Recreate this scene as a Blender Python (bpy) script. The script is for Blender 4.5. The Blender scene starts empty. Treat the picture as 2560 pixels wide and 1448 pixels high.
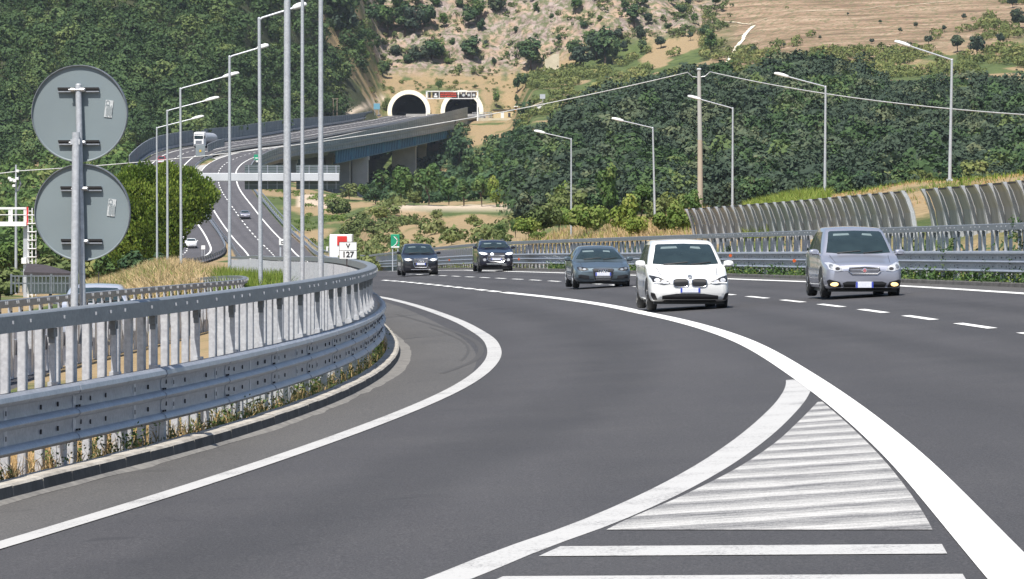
import bpy, bmesh, math, random
import numpy as np
from mathutils import Vector, Matrix
from mathutils.bvhtree import BVHTree

random.seed(7)
RNG = np.random.default_rng(7)
SC = bpy.context.scene
COL = SC.collection
R_ = math.radians

# ------------------------------------------------------------------ camera, world, sun, exposure
F = 11500.0            # focal length in photo pixels (2560 wide): a long telephoto lens
ZC = 1.97              # camera height
Y0 = 580.0             # photo row of the horizon
cam_d = bpy.data.cameras.new('camera'); cam = bpy.data.objects.new('camera', cam_d); COL.objects.link(cam)
cam.location = (0, 0, ZC); cam.rotation_euler = (R_(90), 0, 0)
cam_d.sensor_width = 36.0; cam_d.lens = 36.0 * F / 2560.0
cam_d.shift_y = -(724.0 - Y0) / 2560.0
cam_d.clip_start = 1.0; cam_d.clip_end = 6000.0
SC.camera = cam

SUN_EL, SUN_AZ = R_(59), R_(-158)      # azimuth clockwise from +Y: behind the camera, to its left
world = bpy.data.worlds.new('World'); SC.world = world; world.use_nodes = True
wn = world.node_tree
sky = wn.nodes.new('ShaderNodeTexSky'); sky.sky_type = 'NISHITA'; sky.sun_disc = False
sky.sun_elevation = SUN_EL; sky.sun_rotation = SUN_AZ
bg = wn.nodes['Background']; bg.inputs['Strength'].default_value = 0.09
wn.links.new(sky.outputs['Color'], bg.inputs['Color'])
sun_d = bpy.data.lights.new('sun', 'SUN'); sun_d.energy = 5.0; sun_d.angle = R_(0.5); sun_d.color = (1.0, 0.95, 0.87)
sun = bpy.data.objects.new('sun', sun_d); COL.objects.link(sun)
_d = Vector((math.sin(SUN_AZ) * math.cos(SUN_EL), math.cos(SUN_AZ) * math.cos(SUN_EL), math.sin(SUN_EL)))
sun.rotation_euler = _d.to_track_quat('Z', 'Y').to_euler()
sun.location = (-60, -30, 120)
SC.view_settings.view_transform = 'Standard'; SC.view_settings.look = 'None'
SC.view_settings.exposure = 0.50; SC.view_settings.gamma = 1.0
SC.cycles.max_bounces = 6; SC.cycles.diffuse_bounces = 3; SC.cycles.transparent_max_bounces = 12
SC.cycles.caustics_reflective = False; SC.cycles.caustics_refractive = False

# ------------------------------------------------------------------ helpers
def P(px, py, Y):      # a point of the place at distance Y, found from where it shows in the photograph
    return Vector(((px - 1280) * Y / F, Y, ZC + (Y0 - py) * Y / F))
def XP(px, Y): return (px - 1280) * Y / F
def ZP(py, Y): return ZC + (Y0 - py) * Y / F

def pchip(xs, ys):
    xs = np.asarray(xs, float); ys = np.asarray(ys, float)
    h = np.diff(xs); d = np.diff(ys) / h; m = np.zeros_like(ys)
    m[0], m[-1] = d[0], d[-1]
    for i in range(1, len(xs) - 1):
        if d[i-1] * d[i] > 0:
            w1, w2 = 2*h[i] + h[i-1], h[i] + 2*h[i-1]
            m[i] = (w1 + w2) / (w1 / d[i-1] + w2 / d[i])
    def f(x):
        x = np.asarray(x, float)
        i = np.clip(np.searchsorted(xs, x) - 1, 0, len(xs) - 2)
        t = (x - xs[i]) / h[i]
        lo, hi = x < xs[0], x > xs[-1]
        r = ((2*t**3 - 3*t**2 + 1) * ys[i] + (t**3 - 2*t**2 + t) * h[i] * m[i]
             + (-2*t**3 + 3*t**2) * ys[i+1] + (t**3 - t**2) * h[i] * m[i+1])
        r = np.where(lo, ys[0] + (x - xs[0]) * m[0], r)
        return np.where(hi, ys[-1] + (x - xs[-1]) * m[-1], r)
    return f

def cubic(xs, ys):     # smooth C1 interpolation with averaged slopes (for road lines)
    xs = np.asarray(xs, float); ys = np.asarray(ys, float)
    m = np.gradient(ys, xs)
    h = np.diff(xs)
    def f(x):
        x = np.asarray(x, float)
        i = np.clip(np.searchsorted(xs, x) - 1, 0, len(xs) - 2)
        t = (x - xs[i]) / h[i]
        tc = np.clip(t, 0, 1)
        r = ((2*tc**3 - 3*tc**2 + 1) * ys[i] + (tc**3 - 2*tc**2 + tc) * h[i] * m[i]
             + (-2*tc**3 + 3*tc**2) * ys[i+1] + (tc**3 - tc**2) * h[i] * m[i+1])
        r = r + np.where(t < 0, (x - xs[0]) * m[0], 0) + np.where(t > 1, (x - xs[-1]) * m[-1], 0)
        return r
    return f

def smooth(a, b, x):
    t = np.clip((np.asarray(x, float) - a) / (b - a), 0, 1); return t * t * (3 - 2 * t)

def _h(i, j, s):
    n = (i.astype(np.int64) * 374761393 + j.astype(np.int64) * 668265263 + s * 1442695041) & 0x7fffffff
    n = ((n ^ (n >> 13)) * 1274126177) & 0x7fffffff
    return ((n ^ (n >> 16)) & 0xffff) / 65535.0
def vnoise(x, y, s=0):
    x = np.asarray(x, float); y = np.asarray(y, float)
    i = np.floor(x); j = np.floor(y); u = x - i; v = y - j
    u = u*u*(3-2*u); v = v*v*(3-2*v)
    a, b, c, d = _h(i, j, s), _h(i+1, j, s), _h(i, j+1, s), _h(i+1, j+1, s)
    return (a*(1-u) + b*u)*(1-v) + (c*(1-u) + d*u)*v
def fbm(x, y, s=0, o=4):
    r = 0; a = 0.5
    for k in range(o):
        r = r + a * vnoise(x * 2**k, y * 2**k, s + k * 17); a *= 0.5
    return r

# ------------------------------------------------------------------ materials
def new_mat(name):
    m = bpy.data.materials.new(name); m.use_nodes = True
    nt = m.node_tree; b = nt.nodes['Principled BSDF']
    return m, nt, b
def N(nt, t, **kw):
    n = nt.nodes.new(t)
    for k, v in kw.items(): setattr(n, k, v)
    return n
def ramp(nt, fac, stops):
    r = N(nt, 'ShaderNodeValToRGB'); e = r.color_ramp.elements
    while len(e) < len(stops): e.new(0.5)
    for q, (p, c) in zip(e, stops): q.position = p; q.color = (*c, 1) if len(c) == 3 else c
    nt.links.new(fac, r.inputs['Fac']); return r.outputs['Color']
def noise(nt, scale, detail=4, vec=None, rough=0.55):
    n = N(nt, 'ShaderNodeTexNoise'); n.inputs['Scale'].default_value = scale; n.inputs['Detail'].default_value = detail
    n.inputs['Roughness'].default_value = rough
    if vec is not None: nt.links.new(vec, n.inputs['Vector'])
    return n.outputs['Fac']
def mixc(nt, fac, a, b, mode='MIX'):
    m = N(nt, 'ShaderNodeMix', data_type='RGBA', blend_type=mode)
    if isinstance(fac, (int, float)): m.inputs[0].default_value = fac
    else: nt.links.new(fac, m.inputs[0])
    for k, c in ((6, a), (7, b)):
        if isinstance(c, tuple): m.inputs[k].default_value = (*c, 1)
        else: nt.links.new(c, m.inputs[k])
    return m.outputs[2]
def bump(nt, b, h, strength, dist=0.02):
    n = N(nt, 'ShaderNodeBump'); n.inputs['Strength'].default_value = strength; n.inputs['Distance'].default_value = dist
    nt.links.new(h, n.inputs['Height']); nt.links.new(n.outputs['Normal'], b.inputs['Normal'])
def pos(nt): return N(nt, 'ShaderNodeNewGeometry').outputs['Position']
def objc(nt): return N(nt, 'ShaderNodeTexCoord').outputs['Object']

def pmat(name, c1, c2=None, scale=3.0, rough=0.6, metal=0.0, bmp=0.0, bscale=None, spec=None, coat=0.0, world_co=True, emit=None):
    m, nt, b = new_mat(name)
    b.inputs['Roughness'].default_value = rough; b.inputs['Metallic'].default_value = metal
    if spec is not None: b.inputs['Specular IOR Level'].default_value = spec
    b.inputs['Coat Weight'].default_value = coat; b.inputs['Coat Roughness'].default_value = 0.04
    co = pos(nt) if world_co else objc(nt)
    c2 = c2 or tuple(x * 0.82 for x in c1)
    n = noise(nt, scale, 5, co)
    nt.links.new(ramp(nt, n, [(0.35, c1), (0.68, c2)]), b.inputs['Base Color'])
    if bmp: bump(nt, b, noise(nt, bscale or scale * 6, 3, co), bmp)
    if emit:
        b.inputs['Emission Color'].default_value = (*emit[0], 1); b.inputs['Emission Strength'].default_value = emit[1]
    return m

M = {}
def asphalt(name, base, tint):
    m, nt, b = new_mat(name)
    p = pos(nt)
    mp = N(nt, 'ShaderNodeMapping'); mp.inputs['Scale'].default_value = (0.55, 0.05, 0.5); nt.links.new(p, mp.inputs['Vector'])
    big = noise(nt, 1.0, 5, mp.outputs['Vector'])
    mid = noise(nt, 0.35, 6, p)
    fine = noise(nt, 55.0, 2, p, 0.8)
    spk = noise(nt, 130.0, 1, p)
    c = ramp(nt, big, [(0.3, tuple(x * 0.86 for x in base)), (0.72, tuple(x * 1.16 for x in base))])
    c = mixc(nt, ramp(nt, mid, [(0.4, (0, 0, 0)), (0.75, (0.5, 0.5, 0.5))]), c, tint)
    c = mixc(nt, 1.0, c, ramp(nt, fine, [(0.28, (0.38, 0.38, 0.39)), (0.5, (0.98, 0.98, 0.98)), (0.74, (2.1, 2.05, 2.0))]), 'MULTIPLY')
    c = mixc(nt, ramp(nt, spk, [(0.68, (0, 0, 0)), (0.76, (0.6, 0.6, 0.6))]), c, (0.27, 0.265, 0.26))
    for k in ('lat', 'lat2'):                           # polished wheel tracks and the darker strip between them
        at = N(nt, 'ShaderNodeAttribute', attribute_name=k)
        ab = N(nt, 'ShaderNodeMath', operation='ABSOLUTE'); nt.links.new(at.outputs['Fac'], ab.inputs[0])
        wob = N(nt, 'ShaderNodeMath', operation='MULTIPLY_ADD'); nt.links.new(mid, wob.inputs[0]); wob.inputs[1].default_value = .5; nt.links.new(ab.outputs[0], wob.inputs[2])
        f_ = N(nt, 'ShaderNodeMath', operation='MULTIPLY'); nt.links.new(wob.outputs[0], f_.inputs[0]); f_.inputs[1].default_value = .2
        tr_ = ramp(nt, f_.outputs[0], [(.06, (1, 1, 1)), (.15, (.86, .86, .86)), (.24, (1.17, 1.16, 1.15)), (.32, (1.17, 1.16, 1.15)), (.41, (.80, .80, .80)), (.47, (.80, .80, .80)), (.58, (1.16, 1.15, 1.14)), (.66, (1.14, 1.13, 1.12)), (.8, (1, 1, 1))] if k == 'lat' else [(.05, (.80, .80, .80)), (.12, (.84, .84, .84)), (.22, (1.17, 1.16, 1.15)), (.30, (1.16, 1.15, 1.14)), (.42, (1, 1, 1))])
        c = mixc(nt, 0.5, c, tr_, 'MULTIPLY')
    st = noise(nt, 0.9, 3, p, 0.6)                       # old patches and drips
    c = mixc(nt, ramp(nt, st, [(0.66, (0, 0, 0)), (0.72, (0.45, 0.45, 0.45))]), c, tuple(x * 0.62 for x in base))
    nt.links.new(c, b.inputs['Base Color'])
    b.inputs['Roughness'].default_value = 0.78; b.inputs['Specular IOR Level'].default_value = 0.35
    bump(nt, b, fine, 0.35, 0.006)
    return m
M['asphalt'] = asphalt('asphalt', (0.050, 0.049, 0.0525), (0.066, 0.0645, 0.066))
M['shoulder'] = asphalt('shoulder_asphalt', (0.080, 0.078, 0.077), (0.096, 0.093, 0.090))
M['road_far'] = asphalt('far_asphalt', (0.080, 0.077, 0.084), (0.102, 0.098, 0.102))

def paint(name, white, wear, wscale=14.0):
    m, nt, b = new_mat(name); p = pos(nt)
    n = noise(nt, wscale, 6, p, 0.7); n2 = noise(nt, 1.3, 4, p); sp = noise(nt, 90.0, 2, p)
    a = N(nt, 'ShaderNodeMath', operation='MULTIPLY_ADD'); nt.links.new(n2, a.inputs[0]); a.inputs[1].default_value = 0.5; nt.links.new(n, a.inputs[2])
    a2 = N(nt, 'ShaderNodeMath', operation='MULTIPLY_ADD'); nt.links.new(sp, a2.inputs[0]); a2.inputs[1].default_value = 0.35; nt.links.new(a.outputs[0], a2.inputs[2])
    fac = ramp(nt, a2.outputs[0], [(wear, (0, 0, 0)), (min(1, wear + 0.16), (1, 1, 1))])
    nt.links.new(mixc(nt, fac, (0.15, 0.145, 0.145), white), b.inputs['Base Color'])
    b.inputs['Roughness'].default_value = 0.6
    return m
M['paint'] = paint('road_paint', (0.78, 0.78, 0.76), 0.46)
M['paint_worn'] = paint('worn_road_paint', (0.47, 0.465, 0.455), 0.72, 34.0)
def hatch_paint():
    m, nt, b = new_mat('worn_hatching_paint'); p = pos(nt)
    sx = N(nt, 'ShaderNodeSeparateXYZ'); nt.links.new(p, sx.inputs[0])
    mp = N(nt, 'ShaderNodeMapping'); mp.inputs['Scale'].default_value = (0.8, 2.6, 1); nt.links.new(p, mp.inputs['Vector'])
    wob = noise(nt, 1.0, 5, mp.outputs['Vector'])
    y = N(nt, 'ShaderNodeMath', operation='MULTIPLY_ADD'); nt.links.new(wob, y.inputs[0]); y.inputs[1].default_value = 0.55; nt.links.new(sx.outputs['Y'], y.inputs[2])
    x = N(nt, 'ShaderNodeMath', operation='MULTIPLY_ADD'); nt.links.new(sx.outputs['X'], x.inputs[0]); x.inputs[1].default_value = -0.10; nt.links.new(y.outputs[0], x.inputs[2])
    s = N(nt, 'ShaderNodeMath', operation='MULTIPLY'); nt.links.new(x.outputs[0], s.inputs[0]); s.inputs[1].default_value = 0.80
    fr = N(nt, 'ShaderNodeMath', operation='FRACT'); nt.links.new(s.outputs[0], fr.inputs[0])
    band = ramp(nt, fr.outputs[0], [(0.0, (1, 1, 1)), (0.16, (0.95, 0.95, 0.95)), (0.42, (0.66, 0.66, 0.66)), (0.72, (0.36, 0.36, 0.36)), (0.88, (0.6, 0.6, 0.6)), (0.94, (1, 1, 1))])
    mp2 = N(nt, 'ShaderNodeMapping'); mp2.inputs['Scale'].default_value = (1.1, 5.0, 1); nt.links.new(p, mp2.inputs['Vector'])
    n = noise(nt, 2.2, 6, mp2.outputs['Vector'], 0.7); g = noise(nt, 60, 3, p, 0.75)
    k = mixc(nt, 0.38, band, ramp(nt, n, [(0.34, (0, 0, 0)), (0.66, (1, 1, 1))]))
    k = mixc(nt, 0.30, k, ramp(nt, g, [(0.35, (0, 0, 0)), (0.65, (1, 1, 1))]))
    f2 = ramp(nt, k, [(0.36, (0, 0, 0)), (0.82, (1, 1, 1))])
    nt.links.new(mixc(nt, f2, (0.10, 0.098, 0.10), (0.56, 0.55, 0.53)), b.inputs['Base Color'])
    b.inputs['Roughness'].default_value = 0.65
    return m
M['hatch'] = hatch_paint()
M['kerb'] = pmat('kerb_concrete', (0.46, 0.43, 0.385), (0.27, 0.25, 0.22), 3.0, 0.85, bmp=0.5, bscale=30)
M['kerb_dark'] = pmat('dark_kerb_concrete', (0.11, 0.105, 0.10), (0.055, 0.053, 0.05), 2.5, 0.9, bmp=0.4)  # near-black tone paints shade onto the left kerb's road face
def galv(name, c1, c2, rough=0.42, metal=0.55):
    m, nt, b = new_mat(name); p = pos(nt)
    mp = N(nt, 'ShaderNodeMapping'); mp.inputs['Scale'].default_value = (1.2, 1.2, 5.0); nt.links.new(p, mp.inputs['Vector'])
    n = noise(nt, 2.2, 6, mp.outputs['Vector'], 0.65); s = noise(nt, 26.0, 3, p)
    c = ramp(nt, n, [(0.3, c1), (0.7, c2)])
    c = mixc(nt, 0.35, c, mixc(nt, 1.0, c, ramp(nt, s, [(0.35, (0.6, 0.6, 0.62)), (0.65, (1.25, 1.25, 1.25))]), 'MULTIPLY'))
    nt.links.new(c, b.inputs['Base Color'])
    b.inputs['Roughness'].default_value = rough; b.inputs['Metallic'].default_value = metal
    return m
M['steel'] = galv('galvanised_steel', (0.39, 0.415, 0.465), (0.29, 0.315, 0.365), 0.4, 0.4)
M['steel_mid'] = galv('grey_galvanised_tube', (0.27, 0.295, 0.325), (0.205, 0.228, 0.256), 0.45, 0.45)
M['steel_dark'] = galv('weathered_steel', (0.24, 0.26, 0.29), (0.17, 0.185, 0.21), 0.5, 0.45)
M['picket'] = galv('pale_galvanised_slats', (0.58, 0.59, 0.62), (0.46, 0.47, 0.51), 0.5, 0.3)
M['pole'] = galv('galvanised_pole', (0.55, 0.57, 0.60), (0.46, 0.48, 0.52), 0.45, 0.35)
M['slot'] = pmat('dark_slot', (0.03, 0.03, 0.035), rough=0.8)
M['bolt'] = pmat('bolt_metal', (0.62, 0.64, 0.68), rough=0.35, metal=0.5)
M['sign_back'] = pmat('grey_sign_back', (0.20, 0.245, 0.265), (0.18, 0.22, 0.24), 1.5, 0.55)
M['black'] = pmat('black_rubber', (0.018, 0.018, 0.02), rough=0.75)
M['tyre'] = pmat('tyre_rubber', (0.022, 0.022, 0.024), (0.03, 0.03, 0.03), 12, 0.85)
M['white'] = pmat('white_paint', (0.80, 0.80, 0.80), (0.72, 0.72, 0.72), 2, 0.45)
M['sticker'] = pmat('sticker_white', (0.55, 0.57, 0.58), (0.42, 0.45, 0.47), 60, 0.6)
M['lamp_white'] = pmat('lamp_housing', (0.78, 0.78, 0.78), rough=0.35)
M['concrete'] = pmat('concrete', (0.42, 0.41, 0.39), (0.33, 0.325, 0.315), 0.35, 0.9, bmp=0.3)
M['concrete_warm'] = pmat('warm_concrete', (0.60, 0.53, 0.40), (0.48, 0.42, 0.31), 0.4, 0.9)
M['portal'] = pmat('pale_portal_concrete', (0.78, 0.72, 0.58), (0.70, 0.65, 0.52), 0.5, 0.85)
M['lining'] = pmat('tunnel_lining', (0.36, 0.345, 0.345), (0.28, 0.27, 0.275), 0.3, 0.9)
M['girder'] = pmat('blue_steel_girder', (0.085, 0.235, 0.35), (0.06, 0.18, 0.28), 0.5, 0.5)
M['fence_mesh'] = pmat('grey_screen', (0.25, 0.285, 0.30), (0.18, 0.21, 0.225), 0.35, 0.7)
M['brick_orange'] = pmat('orange_render', (0.55, 0.20, 0.07), (0.45, 0.16, 0.06), 1.0, 0.85)
M['beige'] = pmat('beige_render', (0.62, 0.50, 0.30), (0.55, 0.44, 0.26), 1.0, 0.85)
M['roof_dark'] = pmat('dark_roof', (0.055, 0.045, 0.05), (0.04, 0.034, 0.038), 4, 0.8)
M['green_sign'] = pmat('green_sign_face', (0.01, 0.30, 0.16), rough=0.5)
M['red'] = pmat('red_panel', (0.62, 0.035, 0.03), (0.55, 0.03, 0.025), 2, 0.5)
M['orange'] = pmat('orange_reflector', (0.55, 0.10, 0.02), rough=0.4)
M['yellow'] = pmat('yellow_plastic', (0.70, 0.45, 0.03), rough=0.5)
M['bark'] = pmat('bark', (0.11, 0.08, 0.06), (0.06, 0.045, 0.035), 6, 0.95)
M['bark_pale'] = pmat('pale_bark', (0.30, 0.24, 0.18), (0.22, 0.17, 0.13), 6, 0.95)
M['led'] = pmat('red_led', (0.3, 0.02, 0.01), emit=((1.0, 0.10, 0.03), 0.55))
M['glass'] = pmat('dark_window_glass', (0.026, 0.042, 0.047), (0.018, 0.029, 0.034), 3, 0.06, spec=0.6, world_co=False)
M['headlamp'] = pmat('headlamp_glass', (0.62, 0.64, 0.68), (0.30, 0.31, 0.34), 9, 0.12, spec=0.8, world_co=False)
M['lit_lamp'] = pmat('lit_headlamp', (0.8, 0.75, 0.6), emit=((1.0, 0.80, 0.52), 1.6))
M['lit_fog'] = pmat('lit_fog_lamp', (0.8, 0.6, 0.3), emit=((1.0, 0.66, 0.26), 1.5))
M['lit_white'] = pmat('lit_daylight_lamp', (0.9, 0.9, 0.95), emit=((0.9, 0.95, 1.0), 1.3))
M['plate'] = pmat('number_plate_white', (0.72, 0.74, 0.80), (0.60, 0.62, 0.72), 22, 0.5, world_co=False)
M['plate_blue'] = pmat('number_plate_blue', (0.04, 0.07, 0.45), rough=0.5)
M['chrome'] = pmat('chrome_trim', (0.75, 0.76, 0.78), rough=0.18, metal=1.0)
M['trim'] = pmat('black_plastic_trim', (0.015, 0.015, 0.017), rough=0.45, world_co=False)
M['tail'] = pmat('red_tail_lamp', (0.45, 0.02, 0.015), (0.5, 0.06, 0.01), 8, 0.2, world_co=False)
M['visor'] = pmat('pale_sun_shade', (0.16, 0.21, 0.22), rough=0.5)
def carpaint(name, c, metal=0.35, rough=0.35):
    m = pmat(name, c, tuple(x * 0.94 for x in c), 1.2, rough, metal, coat=1.0, world_co=False); return m
M['car_white'] = carpaint('white_car_paint', (0.80, 0.80, 0.79), 0.0, 0.4)
M['car_silver'] = carpaint('silver_blue_car_paint', (0.40, 0.415, 0.49), 0.5, 0.36)
M['car_steel'] = carpaint('steel_grey_car_paint', (0.12, 0.158, 0.185), 0.55, 0.36)
M['car_black'] = carpaint('black_car_paint', (0.012, 0.013, 0.02), 0.1, 0.3)
M['car_navy'] = carpaint('navy_car_paint', (0.010, 0.012, 0.026), 0.1, 0.3)
M['car_grey'] = carpaint('grey_car_paint', (0.34, 0.33, 0.38), 0.5, 0.4)
M['car_red'] = carpaint('red_car_paint', (0.50, 0.02, 0.025), 0.0, 0.4)
M['car_pale'] = carpaint('pale_silver_car_paint', (0.55, 0.58, 0.66), 0.4, 0.4)

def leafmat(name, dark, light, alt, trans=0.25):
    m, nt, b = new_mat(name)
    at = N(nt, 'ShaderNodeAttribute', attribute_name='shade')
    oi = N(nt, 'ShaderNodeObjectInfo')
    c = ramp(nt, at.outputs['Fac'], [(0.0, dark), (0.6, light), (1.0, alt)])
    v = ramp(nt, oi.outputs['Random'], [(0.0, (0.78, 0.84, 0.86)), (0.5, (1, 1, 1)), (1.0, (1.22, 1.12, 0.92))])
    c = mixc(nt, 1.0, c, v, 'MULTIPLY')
    nt.links.new(c, b.inputs['Base Color']); b.inputs['Roughness'].default_value = 0.75
    b.inputs['Specular IOR Level'].default_value = 0.2
    tr = N(nt, 'ShaderNodeBsdfTranslucent'); nt.links.new(c, tr.inputs['Color'])
    mx = N(nt, 'ShaderNodeMixShader'); mx.inputs[0].default_value = trans
    nt.links.new(b.outputs[0], mx.inputs[1]); nt.links.new(tr.outputs[0], mx.inputs[2])
    nt.links.new(mx.outputs[0], nt.nodes['Material Output'].inputs['Surface'])
    return m
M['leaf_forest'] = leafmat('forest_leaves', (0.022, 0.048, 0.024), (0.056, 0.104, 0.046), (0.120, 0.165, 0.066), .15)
M['leaf_oak'] = leafmat('holm_oak_leaves', (0.026, 0.046, 0.035), (0.056, 0.086, 0.058), (0.120, 0.145, 0.085), .15)
M['leaf_green'] = leafmat('green_leaves', (0.045, 0.090, 0.030), (0.095, 0.165, 0.050), (0.18, 0.22, 0.08))
M['leaf_bright'] = leafmat('bright_leaves', (0.085, 0.145, 0.030), (0.16, 0.225, 0.050), (0.26, 0.28, 0.09))
M['leaf_pine'] = leafmat('pine_needles', (0.034, 0.072, 0.013), (0.098, 0.168, 0.026), (0.21, 0.28, 0.055), .28)
M['leaf_olive'] = leafmat('olive_scrub_leaves', (0.085, 0.12, 0.042), (0.16, 0.195, 0.070), (0.26, 0.26, 0.11))
M['grass_dry'] = leafmat('dry_grass', (0.36, 0.26, 0.145), (0.54, 0.41, 0.24), (0.66, 0.54, 0.34), 0.3)
M['grass_green'] = leafmat('green_grass', (0.10, 0.17, 0.025), (0.19, 0.27, 0.05), (0.33, 0.36, 0.10), 0.35)
M['weed'] = leafmat('roadside_weeds', (0.055, 0.085, 0.035), (0.12, 0.14, 0.055), (0.42, 0.30, 0.15), 0.3)

# ------------------------------------------------------------------ mesh building
class MB:
    def __init__(s): s.v = []; s.f = []; s.m = []
    def add(s, vs, fs, mi=0):
        o = len(s.v); s.v.extend([tuple(map(float, p)) for p in vs])
        for f in fs: s.f.append(tuple(i + o for i in f)); s.m.append(mi)
    def box(s, c, d, rz=0.0, mi=0, rot=None, bev=0.0):
        x, y, z = d[0]/2, d[1]/2, d[2]/2
        if bev:
            b = min(bev, x*.9, y*.9, z*.9)
            ring = [(x-b, -y), (x, -y+b), (x, y-b), (x-b, y), (-x+b, y), (-x, y-b), (-x, -y+b), (-x+b, -y)]
            ins = [(px * (1 - b/x * .8), py * (1 - b/y * .8)) for px, py in ring]
            vs = [(*q, -z) for q in ins] + [(*q, -z+b) for q in ring] + [(*q, z-b) for q in ring] + [(*q, z) for q in ins]
            fs = [tuple(range(7, -1, -1)), tuple(range(24, 32))]
            for k in range(3):
                for i in range(8): j = (i+1) % 8; fs.append((k*8+i, k*8+j, k*8+8+j, k*8+8+i))
        else:
            vs = [(a, b, c_) for c_ in (-z, z) for a, b in ((-x, -y), (x, -y), (x, y), (-x, y))]
            fs = [(3, 2, 1, 0), (4, 5, 6, 7), (0, 1, 5, 4), (1, 2, 6, 5), (2, 3, 7, 6), (3, 0, 4, 7)]
        Rm = rot if rot is not None else Matrix.Rotation(rz, 3, 'Z')
        s.add([Rm @ Vector(p) + Vector(c) for p in vs], fs, mi)
    def loft(s, rings, closed=True, cap=True, mi=0):
        n = len(rings[0]); vs = [p for r in rings for p in r]; fs = []
        for k in range(len(rings) - 1):
            for i in range(n if closed else n - 1):
                j = (i + 1) % n
                fs.append((k*n+i, k*n+j, (k+1)*n+j, (k+1)*n+i))
        if cap and closed:
            fs.append(tuple(range(n-1, -1, -1))); fs.append(tuple(range((len(rings)-1)*n, len(rings)*n)))
        s.add(vs, fs, mi)
    def tube(s, path, r, n=8, mi=0, cap=True):
        path = [Vector(p) for p in path]; rings = []
        for i, p in enumerate(path):
            t = (path[min(i+1, len(path)-1)] - path[max(i-1, 0)]).normalized()
            a = t.cross(Vector((0, 0, 1)))
            if a.length < 1e-3: a = t.cross(Vector((0, 1, 0)))
            a.normalize(); b = a.cross(t)
            rr = r[i] if isinstance(r, (list, tuple)) else r
            rings.append([p + rr * (math.cos(2*math.pi*k/n) * a + math.sin(2*math.pi*k/n) * b) for k in range(n)])
        s.loft(rings, True, cap, mi)
    def lathe(s, prof, c, axis='X', n=24, mi=0):
        rings = []
        for r, h in prof:
            ring = []
            for k in range(n):
                a = 2*math.pi*k/n; u, v = r*math.cos(a), r*math.sin(a)
                q = (h, u, v) if axis == 'X' else (u, h, v) if axis == 'Y' else (u, v, h)
                ring.append(Vector(q) + Vector(c))
            rings.append(ring)
        s.loft(rings, True, True, mi)
    def sphere(s, c, rad, nu=14, nv=8, mi=0):
        rings = []
        for j in range(nv + 1):
            t = math.pi * (0.02 + 0.96 * j / nv)
            rings.append([(c[0] + rad[0]*math.sin(t)*math.cos(2*math.pi*k/nu), c[1] + rad[1]*math.sin(t)*math.sin(2*math.pi*k/nu), c[2] - rad[2]*math.cos(t)) for k in range(nu)])
        s.loft(rings, True, True, mi)
    def build(s, name, mats, parent=None, smooth=False, origin=None):
        me = bpy.data.meshes.new(name)
        vs = s.v if origin is None else [(a-origin[0], b-origin[1], c-origin[2]) for a, b, c in s.v]
        me.from_pydata(vs, [], s.f)
        for m in (mats if isinstance(mats, (list, tuple)) else [mats]): me.materials.append(m)
        me.polygons.foreach_set('material_index', s.m)
        me.polygons.foreach_set('use_smooth', [bool(smooth)] * len(s.f))
        me.update()
        o = bpy.data.objects.new(name, me); COL.objects.link(o)
        if smooth and smooth != 'all':
            try: me.set_sharp_from_angle(angle=R_(38))
            except Exception: pass
        if parent is not None: o.parent = parent
        return o

def mesh_np(name, V, Q, mats, attrs=None, mi=None, smooth=False, parent=None, point_attrs=None):
    V = np.ascontiguousarray(V, np.float32); Q = np.ascontiguousarray(Q, np.int32); n, k = Q.shape
    me = bpy.data.meshes.new(name); me.vertices.add(len(V)); me.vertices.foreach_set('co', V.ravel())
    me.loops.add(n * k); me.loops.foreach_set('vertex_index', Q.ravel())
    me.polygons.add(n); me.polygons.foreach_set('loop_start', np.arange(0, n*k, k, dtype=np.int32))
    for m in (mats if isinstance(mats, (list, tuple)) else [mats]): me.materials.append(m)
    if mi is not None: me.polygons.foreach_set('material_index', np.asarray(mi, np.int32))
    me.polygons.foreach_set('use_smooth', np.full(n, smooth, bool))
    for key, a in (attrs or {}).items():
        at = me.attributes.new(key, 'FLOAT', 'FACE'); at.data.foreach_set('value', np.asarray(a, np.float32))
    for key, a in (point_attrs or {}).items():
        at = me.attributes.new(key, 'FLOAT', 'POINT'); at.data.foreach_set('value', np.asarray(a, np.float32))
    me.update(calc_edges=True)
    o = bpy.data.objects.new(name, me); COL.objects.link(o)
    if parent is not None: o.parent = parent
    return o

def tag(o, label=None, cat=None, group=None, kind=None):
    if label: o['label'] = label
    if cat: o['category'] = cat
    if group: o['group'] = group
    if kind: o['kind'] = kind
    return o
def thing(name, label, cat, loc=(0, 0, 0), rz=0.0, group=None):
    o = bpy.data.objects.new(name, None); COL.objects.link(o); o.empty_display_size = 0.3
    o.location = loc; o.rotation_euler = (0, 0, rz)
    return tag(o, label, cat, group)
def inst(name, me, parent, loc, rz=0.0, scale=None):
    o = bpy.data.objects.new(name, me); COL.objects.link(o); o.parent = parent
    o.location = loc; o.rotation_euler = (0, 0, rz)
    if scale: o.scale = scale
    return o
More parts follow.
